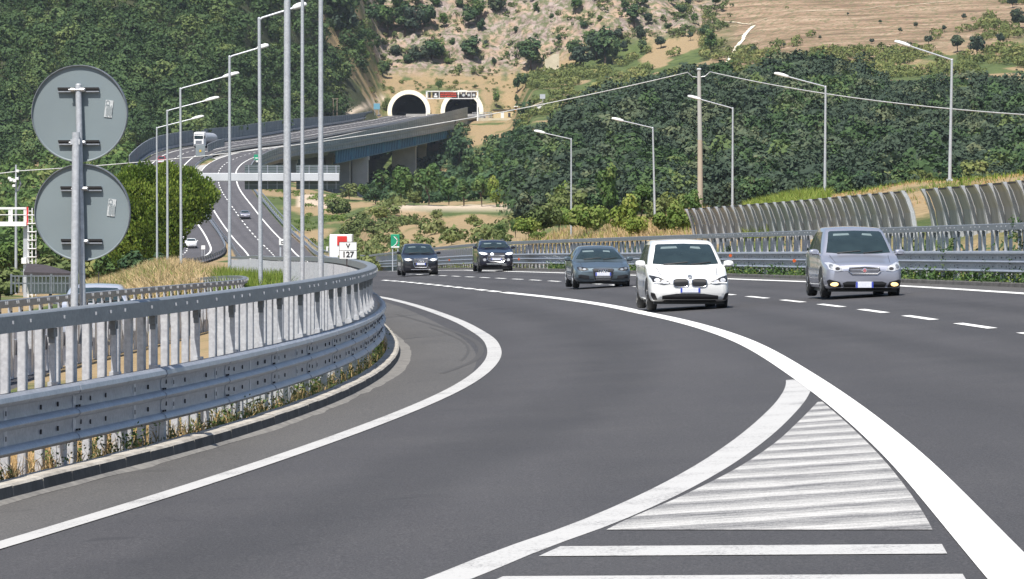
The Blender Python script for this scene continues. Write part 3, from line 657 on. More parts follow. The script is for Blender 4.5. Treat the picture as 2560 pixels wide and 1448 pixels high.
def guardrail(label, xf, zf, side, y0, y1, slat_y1=None, tube=True, slats=True, joint=3.6, nslat=100, npost=100, post_gap=2.25, slat_gap=.52, mats=None, group=None, detail_y=130, name='guardrail', seed=1, beam=True):
    """side +1: the traffic is on the +X side of the line"""
    rnd = random.Random(seed)
    st = M['steel'] if mats is None else mats[0]
    q, X, Y, T, Z = arc_path(xf, y0, y1, .30 if y1 < 300 else .6, zf)
    nx, ny = T[:, 1] * side, -T[:, 0] * side              # towards the traffic
    k0 = len(q) // 2 if False else 0
    o0 = (float(X[k0]), float(Y[k0]), float(Z[k0]))
    th = thing(name, label, 'guardrail', o0, group=group)
    at = lambda i, off, h: (X[i] - nx[i] * off, Y[i] - ny[i] * off, Z[i] + h)
    if beam:
        mb = MB(); seg = joint; a = 0
        while a < q[-1]:
            ii = [i for i in range(len(q)) if a - .05 <= q[i] <= a + seg + .32]
            if len(ii) >= 2:
                rings = []
                for i in ii:
                    lift = .007 * (1 - (q[i] - a) / seg)
                    rings.append([at(i, o - lift, h) for o, h in TRI] + [at(i, o + .008, h) for o, h in TRI[::-1]])
                mb.loft(rings, True, True, 0)
            a += seg
        for s in np.arange(.45, q[-1], .9):              # bolt slots in the two troughs
            i = int(np.argmin(abs(q - s)))
            if Y[i] > detail_y: break
            ang = math.atan2(T[i][1], T[i][0])
            for h in (.455, .67):
                c = at(i, .312, h); mb.box(c, (.022, .012, .042), ang, 1)
        for s in np.arange(0, q[-1], joint):             # splice bolts at each joint
            i = int(np.argmin(abs(q - s)))
            if Y[i] > detail_y: break
            ang = math.atan2(T[i][1], T[i][0])
            for h, o in ((.41, .300), (.625, .300), (.69, .312), (.475, .312)):
                for d in ((.05, .15) if h in (.41, .625) else (.24,)):
                    c = Vector(at(i, o, h)) + Vector((T[i][0], T[i][1], 0)) * d; mb.box(c, (.035, .012, .018) if h in (.41, .625) else (.022, .012, .04), ang, 1)
            c = Vector(at(i, .322, .52)) + Vector((T[i][0], T[i][1], 0)) * .02; 
        mb.build('beam', [st, M['slot']], th, smooth=True, origin=o0)
    if tube:
        mb = MB(); oc, hw, hh, zc = .50, .085, .079, 1.415
        ii = list(range(0, len(q)))
        pr = lambda i, g: [at(i, oc - hw - g, zc - hh - g), at(i, oc - hw - g, zc + hh - .015 + g), at(i, oc - hw + .02 - g, zc + hh + g), at(i, oc + hw - .02 + g, zc + hh + g), at(i, oc + hw + g, zc + hh - .015 + g), at(i, oc + hw + g, zc - hh - g)]
        mb.loft([pr(i, 0) for i in ii], True, True, 0)
        for s in np.arange(.4, q[-1] - .8, joint):
            jj = [i for i in ii if s <= q[i] <= s + .55]
            if len(jj) >= 2: mb.loft([pr(i, .008) for i in jj], True, True, 0)
            if len(jj) >= 2 and Y[jj[0]] < detail_y:
                i = jj[0]; ang = math.atan2(T[i][1], T[i][0])
                for d in (.06, .11, .16, .30, .35, .40):
                    mb.box(Vector(at(i, oc - hw - .014, zc + .01)) + Vector((T[i][0], T[i][1], 0)) * d, (.014, .016, .03), ang, 1)
        for s in np.arange(1.2, q[-1], .72):
            i = int(np.argmin(abs(q - s)))
            if Y[i] > detail_y: break
            if (s - .4) % joint < .6: continue
            ang = math.atan2(T[i][1], T[i][0]); mb.box(at(i, oc - hw - .010, zc + .01), (.02, .02, .03), ang, 1)
        mb.build('top_rail', [M['steel_mid'] if mats is None else st, M['bolt']], th, smooth=True, origin=o0)
    rz = lambda i: math.atan2(T[i][1], T[i][0]) + (math.pi if side < 0 else 0)
    rest = MB(); cnt = 0
    for s in np.arange(.8, q[-1], post_gap):
        i = int(np.argmin(abs(q - s))); p = at(i, .43, 0); ang = math.atan2(T[i][1], T[i][0]) + (0 if side > 0 else 0)
        # local +Y of the post points to the traffic
        a2 = math.atan2(ny[i], nx[i]) - math.pi / 2
        if cnt < npost: inst('post', POST if tube else POST_LOW, th, (p[0]-o0[0], p[1]-o0[1], p[2]-o0[2]), a2)
        else: rest.box((p[0], p[1], p[2] + .36), (.12, .07, .92), a2)
        cnt += 1
    if rest.f: tag(rest.build('post', M['steel_dark'], th, origin=o0), kind='stuff')
    if slats:
        rest = MB(); cnt = 0; s = .1
        while s < q[-1]:
            i = int(np.argmin(abs(q - s))); g = Vector((T[i][0], T[i][1], 0)) * rnd.uniform(-.03, .03)
            p = Vector(at(i, .635, 0)) + g; a2 = math.atan2(ny[i], nx[i]) - math.pi / 2
            if slat_y1 and Y[i] > slat_y1: break
            if cnt < nslat: inst('slat', SLAT, th, (p[0]-o0[0], p[1]-o0[1], p[2]-o0[2]), a2 + rnd.uniform(-.05, .05))
            else: rest.box((p[0], p[1], p[2] + .62), (.11, .07, 1.36), a2)
            cnt += 1; s += slat_gap * (rnd.choice((.7, 1.0, 1.0, 1.3)) if side > 0 else 1)
        if rest.f: tag(rest.build('slat', M['picket'], th, origin=o0), kind='stuff')
    return th

left_foot = lambda Y: XL(Y) - .02
guardrail('tall galvanised guardrail curving round the inside of the bend, nearest to us', left_foot, RZ, 1, 27, 330, seed=3, detail_y=110)
guardrail('long guardrail behind the cars along the outside of the road bend', lambda Y: XR(Y) + .10, RZ, -1, 62, 560, slat_y1=420, seed=5, detail_y=170, slat_gap=.88, post_gap=1.76)
_b2 = cubic([62, 72, 85, 100, 115, 125, 131, 137, 145, 160, 190], [-10.0, -9.75, -9.35, -8.95, -8.38, -7.95, -7.78, -7.95, -8.5, -10.2, -14.2])
def twin_rail():
    """the double tube barrier of the far carriageway, seen from behind"""
    q, X, Y, T, Z = arc_path(_b2, 66, 186, .5, lambda x, y: Lz(y) + .12)
    o0 = (float(X[0]), float(Y[0]), float(Z[0])); th = thing('guardrail', 'guardrail with two dark rails seen from behind, left of the tall tan grass', 'guardrail', o0)
    nx, ny = T[:, 1], -T[:, 0]
    at = lambda i, off, h: (X[i] - nx[i] * off, Y[i] - ny[i] * off, Z[i] + h)
    for zc in (1.32, .98):
        mb = MB(); mb.loft([[at(i, a, zc + b) for a, b in ((-.07, -.07), (-.07, .06), (-.05, .07), (.05, .07), (.07, .06), (.07, -.07))] for i in range(len(q))], True, True, 0)
        for s in np.arange(.6, q[-1], 1.5):
            i = int(np.argmin(abs(q - s))); ang = math.atan2(T[i][1], T[i][0])
            for d in (-.12, .12): mb.box(Vector(at(i, -.08, zc + .02)) + Vector((T[i][0], T[i][1], 0)) * d, (.06, .03, .06), ang, 1)
        mb.build('top_rail' if zc > 1.2 else 'lower_rail', [M['steel_dark'], M['bolt']], th, smooth=True, origin=o0)
    for k, s in enumerate(np.arange(.6, q[-1], 1.5)):
        i = int(np.argmin(abs(q - s))); p = at(i, .06, 0); ang = math.atan2(ny[i], nx[i]) - math.pi/2
        mb = MB(); mb.box((0, 0, .62), (.30, .05, 1.36)); mb.box((0, .03, 1.15), (.05, .02, .05), mi=1)
        if k == 0: me = mb.build('post', [M['picket'], M['slot']]); PM = me.data; bpy.data.objects.remove(me)
        inst('post', PM, th, (p[0]-o0[0], p[1]-o0[1], p[2]-o0[2]), ang)
    cnt = 0
    for s in np.arange(.3, q[-1], .30):
        i = int(np.argmin(abs(q - s)))
        if abs(((s - .6) % 1.5)) < .25: continue
        if Y[i] < 118 and (int(s * 3.3) % 5) < 3: continue
        if cnt >= 100: break
        p = at(i, .16, -.40); ang = math.atan2(ny[i], nx[i]) - math.pi/2
        inst('slat', SLAT, th, (p[0]-o0[0], p[1]-o0[1], p[2]-o0[2]), ang); cnt += 1
    mb = MB(); mb.loft([[at(i, a, .30 + b) for a, b in ((.2, 0), (.2, .3), (.26, .3), (.26, 0))] for i in range(len(q))], True, True, 0)
    mb.build('beam', M['steel'], th, origin=o0)
twin_rail()
Lzf = lambda x, Y: Lz(Y)
guardrail('low guardrail along the far carriageway, bordering the dry grass strip left of it', lambda Y: Lc(Y) + 5.6, Lzf, -1, 470, 985, tube=False, slats=False, post_gap=6, joint=12, name='guardrail', group='distant guardrails')
guardrail('low guardrail on the left edge of the distant descending road', lambda Y: XL(Y) + .1, RZ, 1, 500, 1040, tube=False, slats=False, post_gap=6, joint=12)
guardrail('low guardrail beside the green bank, right of the distant descending road', lambda Y: XR(Y) - .1, RZ, -1, 561, 930, tube=True, slats=False, post_gap=6, joint=12)
guardrail('low guardrail under the dark screen fence at the far left of the viaduct', lambda Y: Lc(Y) - 5.9, Lzf, 1, 900, 1420, tube=False, slats=False, post_gap=6, joint=12)

# delineator reflectors on the right beam
def reflector(px, py, label):
    best = min(np.arange(90, 400, .5), key=lambda Y: abs(1280 + (float(XR(Y)) - .10) * F / Y - px)); x = float(XR(best)); 
    mb = MB(); mb.lathe([(.0, -.012), (.055, -.012), (.055, .012), (.0, .012)], (0, 0, 0), 'Y', 14); mb.box((0, .02, 0), (.03, .03, .10), mi=1)
    o = mb.build('reflector', [M['orange'], M['steel_dark']]); o.location = (x + .05, best, ZP(py, best)); tag(o, label, 'reflector', 'orange reflectors on the right guardrail')
reflector(1816, 639, 'orange reflector on the guardrail just right of the white car')
reflector(1972, 652, 'orange reflector on the guardrail, left of the silver car')
reflector(1117, 650, 'orange reflector on the guardrail beside the dark saloon car')
reflector(1290, 648, 'orange reflector on the guardrail right of the dark high-roofed car')

# ------------------------------------------------------------------ noise barrier
def noise_wall():
    f = cubic([100, 130, 150, 170, 200, 230], [19.5, 18.0, 16.7, 14.95, 12.3, 9.2])
    top = cubic([100, 130, 150, 170, 200, 230], [3.95, 3.80, 3.62, 3.5, 3.3, 3.12])
    q, X, Y, T, Z = arc_path(f, 118, 230.2, .1, lambda x, y: top(y))
    step = 2.52
    gap = [s for s, y in zip(q, Y) if y > 166.2][0]; gap2 = [s for s, y in zip(q, Y) if y > 169.8][0]
    prof = [(.0, -2.9), (.0, -1.9), (.03, -1.35), (.12, -.8), (.30, -.3), (.48, .0)]     # leans over the road at the top
    def section(s0, s1, label):
        i0 = int(np.argmin(abs(q - s0))); o0 = (float(X[i0]), float(Y[i0]), float(Z[i0]) - 2.9)
        th = thing('noise_barrier', label, 'noise barrier', o0, group='noise barrier sections')
        n = max(1, int(round((s1 - s0) / step))); d = (s1 - s0) / n
        P_ = lambda i, off, h: Vector((X[i] - T[i][1] * off, Y[i] + T[i][0] * off, Z[i] + h))
        for k in range(n + 1):
            s = s0 + k * d; i = int(np.argmin(abs(q - s))); t = Vector((T[i][0], T[i][1], 0)); m = Vector((-T[i][1], T[i][0], 0)); mb = MB()
            rings = []
            for o, h in prof:
                c = P_(i, o, h); rings.append([c - t*.22 - m*.02, c + t*.12 - m*.02, c + t*.12 + m*.12, c - t*.22 + m*.12])
            mb.loft(rings); mb.build('post', M['pole'], th, origin=o0)
            if k < n:
                j = int(np.argmin(abs(q - s - d))); mb = MB(); a = []; 
                rows = []
                for o, h in prof[:-1] + [(.44, -.07)]:
                    c0, c1 = P_(i, o - .0, h), P_(j, o - .0, h); rows.append([c0 + t*.10 - m*.05, c1 - t*.22 - m*.05, c1 - t*.22 - m*.11, c0 + t*.10 - m*.11])
                mb.loft(rows, True, True, 0)
                fr = []
                for o, h in prof[:-1] + [(.44, -.07)]:
                    c0 = P_(i, o, h); fr.append([c0 + t*.10 - m*.01, c0 + t*.30 - m*.01, c0 + t*.30 - m*.05, c0 + t*.10 - m*.05])
                mb.loft(fr, True, True, 1)
                c0, c1 = P_(i, .44, -.07), P_(j, .44, -.07)
                mb.loft([[c0 + t*.1 + m*.0, c0 + t*.1 - m*.1, c0 + t*.1 - m*.1 + Vector((0, 0, .06)), c0 + t*.1 + Vector((0, 0, .06))], [c1 - t*.1, c1 - t*.1 - m*.1, c1 - t*.1 - m*.1 + Vector((0, 0, .06)), c1 - t*.1 + Vector((0, 0, .06))]], True, True, 1)
                mb.build('panel', [M['noise_panel'], M['slot']], th, origin=o0)
    section(gap2 + .3, q[-1] - .15, 'long row of curved dirty transparent noise barrier panels behind the silver car')
    section(.1, gap - .3, 'curved noise barrier panels with larger windows at the right edge, past the gap')
def noise_mat():
    m, nt, b = new_mat('dirty_acrylic'); p = pos(nt)
    n = noise(nt, .8, 6, p, .7); mp = N(nt, 'ShaderNodeMapping'); mp.inputs['Scale'].default_value = (1, 1, .25); nt.links.new(p, mp.inputs['Vector'])
    s = noise(nt, 2.5, 5, mp.outputs['Vector'], .7)
    c = ramp(nt, s, [(.35, (.30, .31, .31)), (.55, (.39, .395, .395)), (.75, (.47, .465, .45))])
    c = mixc(nt, ramp(nt, n, [(.55, (0, 0, 0)), (.75, (.5, .5, .5))]), c, (.34, .315, .27))
    nt.links.new(c, b.inputs['Base Color']); b.inputs['Roughness'].default_value = .5
    tr = N(nt, 'ShaderNodeBsdfTransparent'); tr.inputs['Color'].default_value = (.72, .72, .68, 1); mx = N(nt, 'ShaderNodeMixShader'); mx.inputs[0].default_value = .13
    nt.links.new(b.outputs[0], mx.inputs[1]); nt.links.new(tr.outputs[0], mx.inputs[2]); nt.links.new(mx.outputs[0], nt.nodes['Material Output'].inputs['Surface'])
    return m
M['noise_panel'] = noise_mat()
noise_wall()

# ------------------------------------------------------------------ round signs seen from behind, distance board
def text(body, size, parent, loc, rot, mat, name='lettering', ext=.002, width=None):
    c = bpy.data.curves.new(name, 'FONT'); c.body = body; c.size = size; c.extrude = ext; c.align_x = 'CENTER'; c.align_y = 'CENTER'
    if width: c.offset = width
    o = bpy.data.objects.new(name, c); COL.objects.link(o); c.materials.append(mat)
    dg = bpy.context.evaluated_depsgraph_get(); me = bpy.data.meshes.new_from_object(o.evaluated_get(dg)); bpy.data.objects.remove(o); bpy.data.curves.remove(c); me.name = name
    o = bpy.data.objects.new(name, me); COL.objects.link(o); o.parent = parent; o.location = loc; o.rotation_euler = rot
    return o
def round_signs():
    Y = 44.0; s = F / Y; zg = float(tz(XP(200, Y), Y))
    base = (XP(205, Y), Y + .03, zg)
    # the two posts
    th = thing('sign_post', 'steel post with the leaning stay that carry both round signs', 'sign post', base)
    mb = MB(); mb.tube([P(203, 860, Y + .03), P(207, 770, Y + .03), P(196, 213, Y + .03)], .030, 14); mb.sphere(P(196, 212, Y + .03), (.03, .03, .012)); mb.build('post', M['pole'], th, smooth=True, origin=base)
    mb = MB(); mb.tube([P(181, 880, Y - .10), P(186, 770, Y - .09), P(190, 331, Y - .05)], .037, 14); mb.box(P(189, 355, Y - .03), (.09, .10, .05)); mb.build('stay', M['pole'], th, smooth=True, origin=base)
    for (px, py, lab, rows) in ((199, 284, 'upper of the two round traffic signs, seen from its grey back', (222, 354)), (206, 531, 'lower of the two round traffic signs, seen from its grey back', (469, 601))):
        c = P(px, py, Y + .085); r = 120.5 / s
        t = thing('round_sign', lab, 'traffic sign', c, R_(0), 'round traffic signs seen from behind')
        t.rotation_euler = (R_(2.5), 0, R_(-6))
        mb = MB(); mb.lathe([(0, 0), (r - .012, 0), (r - .010, 0), (r, -.008), (r, .03), (r - .004, .034), (0, .034)], (0, 0, 0), 'Y', 72)
        mb.build('disc', M['sign_back'], t, smooth=True)
        mb = MB(); rings = [[((r + a) * math.cos(k * math.pi / 36), b, (r + a) * math.sin(k * math.pi / 36)) for a, b in ((-.002, -.024), (.005, -.024), (.005, .036), (-.002, .036))] for k in range(73)]
        mb.loft(rings, True, False); mb.build('rim', M['steel_dark'], t)
        for y in rows:
            dz = (py - y) / s
            mb = MB(); mb.box((-.005, -.016, dz), (.40, .030, .016), mi=0); mb.box((-.005, -.016, dz - .026), (.40, .030, .012), mi=0); mb.box((-.005, -.006, dz - .013), (.40, .012, .016), mi=1); mb.box((-.005, -.034, dz + .003), (.40, .006, .022), mi=1)  # black strips put the channel's shadow into the rail's colour
            mb.build('mounting_rail', [M['steel'], M['black']], t)
            mb = MB(); mb.box((.035, -.045, dz - .008), (.065, .05, .03), bev=.006); mb.box((-.055, -.045, dz - .008), (.05, .05, .03), bev=.006); mb.tube([(-.09, -.075, dz - .008), (.06, -.075, dz - .008)], .008, 8); mb.build('clamp', M['bolt'], t)
        st = MB(); st.box((.285, -.0055, .045), (.075, .003, .165), rot=Matrix.Rotation(R_(7), 3, 'Y')); so = st.build('sticker', M['sticker'], t)
        text('CE', .055, so, (.275, -.0095, .095), (R_(90), R_(90 + 7), 0), M['sign_back'], ext=.0005)
        ln = MB()
        for k in range(7): ln.box((.262 + .0 + k * .009, -.0085, .02 - .0), (.004, .002, .075 + .02 * ((k * 7) % 3)), rot=Matrix.Rotation(R_(7), 3, 'Y'))
        ln.build('small_print', M['sign_back'], so)
round_signs()
def board(px0, px1, py0, py1, Y, zbase=None, th_=.03): pass
def v127():
    Y = 118.0; s = F / Y; c = P(870, 626.5, Y); zg = float(tz(c.x, Y))
    t = thing('distance_board', 'white board reading V 127 on a short dark post behind the curved guardrail', 'road sign', (c.x, Y, zg))
    h = c.z - zg; w, hh = 44.5 / s, 43.5 / s
    mb = MB(); mb.box((0, 0, h), (w, .025, hh), bev=.01); mb.build('panel', M['white'], t)
    mb = MB(); bw = .008
    for sx in (-1, 1): mb.box((sx * (w/2 - .004), -.014, h), (bw, .006, hh))
    for sz in (-1, 1): mb.box((0, -.014, h + sz * (hh/2 - .004)), (w, .006, bw))
    mb.box((0, -.015, h + .005), (w, .004, .006)); mb.build('border', M['black'], t)
    text('V', .165, t, (0, -.018, h + hh * .25), (R_(90), 0, 0), M['black'], width=.004); text('127', .205, t, (0, -.018, h - hh * .24), (R_(90), 0, 0), M['black'], width=.005)
    mb = MB(); mb.box((.02, .03, (h - hh/2) / 2), (.13, .05, h - hh/2 + .1)); mb.lathe([(0, 0), (.06, 0), (.06, .3), (0, .32)], (.02, -.03, .0), 'Z', 12); mb.build('post', M['roof_dark'], t)
v127()
def small_sign(name, label, px, py, wpx, hpx, Y, face, cat='road sign', post=True, deco=None, border=None, group=None):
    s = F / Y; c = P(px, py, Y); zg = float(min(tz(c.x, Y), c.z - .3)); t = thing(name, label, cat, (c.x, Y, zg), group=group); h = c.z - zg; w, hh = wpx / s, hpx / s
    mb = MB(); mb.box((0, 0, h), (w, .05, hh), bev=.02); mb.build('panel', face, t)
    if border:
        mb = MB(); e = w * .07
        for sx in (-1, 1): mb.box((sx * (w/2 - e), -.03, h), (w * .035, .012, hh - 2*e + w * .035))
        for sz in (-1, 1): mb.box((0, -.03, h + sz * (hh/2 - e)), (w - 2*e - w*.036, .012, w * .035))
        mb.build('border', border, t)
    if post:
        mb = MB()
        for sx in (-.3, .3): mb.box((sx * w, .06, (h + hh * .3) / 2), (.07, .06, h + hh * .3))
        mb.build('post', M['pole'], t)
    if deco: deco(t, w, hh, h)
    return t
def green_deco(t, w, hh, h):
    mb = MB(); pts = [(-.22, -.40), (.10, -.22), (.22, -.05), (.20, .10), (.02, .22), (-.16, .34)]
    mb.tube([(a * w, -.032, h + b * hh) for a, b in pts], w * .05, 6); mb.build('white_arrow', M['white'], t)
    mb = MB()
    for k, (a, b) in enumerate(((.12, .30), (.26, .16), (.30, .0), (.26, -.16), (.14, -.32))): mb.box((a * w, -.032, h + b * hh), (w * .09, .012, hh * .05))
    mb.build('red_mark', M['red'], t)
    mb = MB(); mb.box((0, -.03, h - hh * .43), (w * .9, .012, hh * .10)); mb.build('white_band', M['white'], t)
small_sign('direction_sign', 'green road sign with a white bent arrow behind the dark saloon car', 988, 603, 22, 34, 330, M['green_sign'], deco=green_deco)
small_sign('direction_sign', 'small green and white sign beside the viaduct parapet above the grey gantry', 641, 396, 12, 19, 1004, M['green_sign'], post=False, deco=lambda t, w, hh, h: (lambda mb: (mb.box((0, -.03, h - hh * .38), (w, .02, hh * .24)), mb.box((0, -.03, h + .04 * hh), (w * .6, .02, hh * .12)), mb.build('white_band', M['white'], t)))(MB()))
small_sign('distance_board', 'small white square board half hidden behind the thickest lamp post', 706, 606, 17, 16, 205, M['white'], deco=lambda t, w, hh, h: (lambda mb: (mb.box((.02, -.03, h + hh * .12), (w * .38, .01, hh * .1)), mb.box((.02, -.03, h - hh * .18), (w * .38, .01, hh * .1)), mb.box((-w * .14, -.03, h), (w * .09, .01, hh * .4)), mb.build('dark_mark', M['slot'], t)))(MB()))
small_sign('distance_board', 'tiny white board standing beside the white car near the pine tree', 508, 619, 10, 10, 640, M['white'])

# ------------------------------------------------------------------ lamp posts
def lamp(label, pbx, ptx, pty, lx, ly, Y, base_z=None, dia=.12, arm_dY=0.0, group='lamp posts', top_only=True):
    s = F / Y; b = P(pbx, 700, Y); zg = float(tz(b.x, Y)) if base_z is None else base_z
    top = P(ptx, pty, Y); t = thing('street_lamp', label, 'street lamp', (b.x, Y, zg), group=group); o0 = (b.x, Y, zg)
    base = Vector((b.x, Y, zg - .3))
    mb = MB(); mb.tube([base, base.lerp(top, .25), base.lerp(top, .5), top], [dia * .62, dia * .58, dia * .5, dia * .42], 12)
    mb.box(base + Vector((0, 0, .35)), (dia * 2.2, dia * 2.2, .12)); mb.build('pole', M['pole'], t, smooth=True, origin=o0)
    if lx is None: return t
    end = P(lx, ly, Y); end.y += arm_dY; d = (end - top); L = d.length; hd = min(.85, L * .3); u = d.normalized(); root = end - u * hd
    mb = MB(); mb.tube([top + Vector((0, 0, -.05)), top + u * .1, root + u * .1], dia * .30, 8); mb.sphere(top, (dia * .45,) * 3, 10, 6); mb.build('arm', M['pole'], t, smooth=True, origin=o0)
    mb = MB(); side = u.cross(Vector((0, 0, 1))).normalized(); up = side.cross(u); rings = []
    for k, (a, w, h0, h1) in enumerate(((0, .05, -.04, .05), (.12, .10, -.06, .09), (.4, .15, -.07, .12), (.75, .14, -.06, .11), (.95, .09, -.05, .07), (1.0, .03, -.03, .03))):
        c = root + u * hd * a
        rings.append([c + side * w * .8 + up * h0, c + side * w + up * (h0 * .3), c + side * w * .7 + up * h1 * .8, c + up * h1, c - side * w * .7 + up * h1 * .8, c - side * w + up * h0 * .3, c - side * w * .8 + up * h0])
    mb.loft(rings); mb.build('lamp_head', M['lamp_white'], t, smooth='all', origin=o0)
    return t
lamp('lamp post on the left of the pine, lowest and farthest of the row', 393, 392, 320, 510, 290, 300)
lamp('second lamp post of the left row from the pine, arm over the pine', 419, 418, 277, 548, 243, 261)
lamp('third lamp post of the left row from the pine, beside the dry grass', 453, 451, 222, 598, 182, 226)
lamp('lamp post right of the pine, arm crossing the dark forest', 574, 574, 142, 672, 113, 185)
lamp('lamp post rising from the green grass clump, lamp head touching the top edge', 652, 648, 47, 767, 10, 148)
lamp('thin lamp post between the two thickest posts, top outside the picture', 756, 756, -400, 875, -440, 132, dia=.10)
lamp('thick lamp post just left of the V 127 board, top outside the picture', 802, 802, -500, 960, -540, 112, dia=.115)
lamp('thickest lamp post in the middle of the left row, top outside the picture', 718, 718, -560, 900, -600, 85, dia=.125)
lamp('farthest lamp post of the right row, standing in the dry grass', 1428, 1428, 348, 1335, 327, 300, dia=.11)
lamp('right row lamp post in the bushes left of the concrete pole', 1638, 1632, 320, 1529, 296, 285, dia=.12)
lamp('right row lamp post just right of the concrete pole', 1831, 1832, 271, 1719, 240, 270, dia=.12)
lamp('right row lamp post above the middle of the noise barrier', 2062, 2064, 217, 1935, 183, 250, dia=.13)
lamp('tallest lamp post of the right row, near the noise barrier gap', 2374, 2380, 150, 2236, 103, 225, dia=.14)

# ------------------------------------------------------------------ concrete pole and overhead cables
def concrete_pole():
    Y = 360.0; b = P(1751, 560, Y); zg = float(tz(b.x, Y)); top = P(1747.5, 176, Y); o0 = (b.x, Y, zg)
    t = thing('utility_pole', 'tall concrete utility pole, beige below and grey above, rising behind the noise barrier', 'utility pole', o0)
    mid = P(1750, 350, Y); base = Vector((b.x, Y, zg - .4))
    mb = MB(); mb.tube([base, mid], [.24, .19], 14); mb.build('lower_shaft', M['pole_beige'], t, smooth=True, origin=o0)
    mb = MB(); mb.tube([mid, top], [.185, .14], 14); mb.build('upper_shaft', M['concrete'], t, smooth=True, origin=o0)
    mb = MB(); mb.box(top + Vector((0, 0, .08)), (.34, .34, .16), bev=.03); mb.tube([top + Vector((-.9, 0, -.16)), top + Vector((-.5, 0, -.5)), top + Vector((0, 0, -.55)), top + Vector((.5, 0, -.45)), top + Vector((.85, 0, -.12))], .03, 6); mb.build('cable_bracket', M['pole'], t, origin=o0)
M['pole_beige'] = pmat('beige_stained_concrete', (.42, .35, .28), (.33, .275, .225), .6, .9)
concrete_pole()
def cable(label, a, b, sag):
    pts = [a.lerp(b, k / 40) - Vector((0, 0, sag * 4 * (k/40) * (1 - k/40))) for k in range(41)]
    mb = MB(); mb.tube([p - a for p in pts], .042, 6); o = mb.build('overhead_cable', M['cable'], smooth='all'); o.location = a; tag(o, label, 'cable', 'overhead cables')
M['cable'] = pmat('pale_cable', (.55, .55, .55), (.42, .42, .42), .8, .6)
cable('long sagging cable from the concrete pole across the viaduct to the left mast', P(1720, 181, 360), P(40, 428, 350), 1.2)
cable('sagging cable from the concrete pole towards the right edge', P(1775, 180, 360), P(3000, 305, 235), .8)
cable('short cable leaving the left mast beyond the left edge', P(40, 429, 350), P(-300, 446, 350), .2)
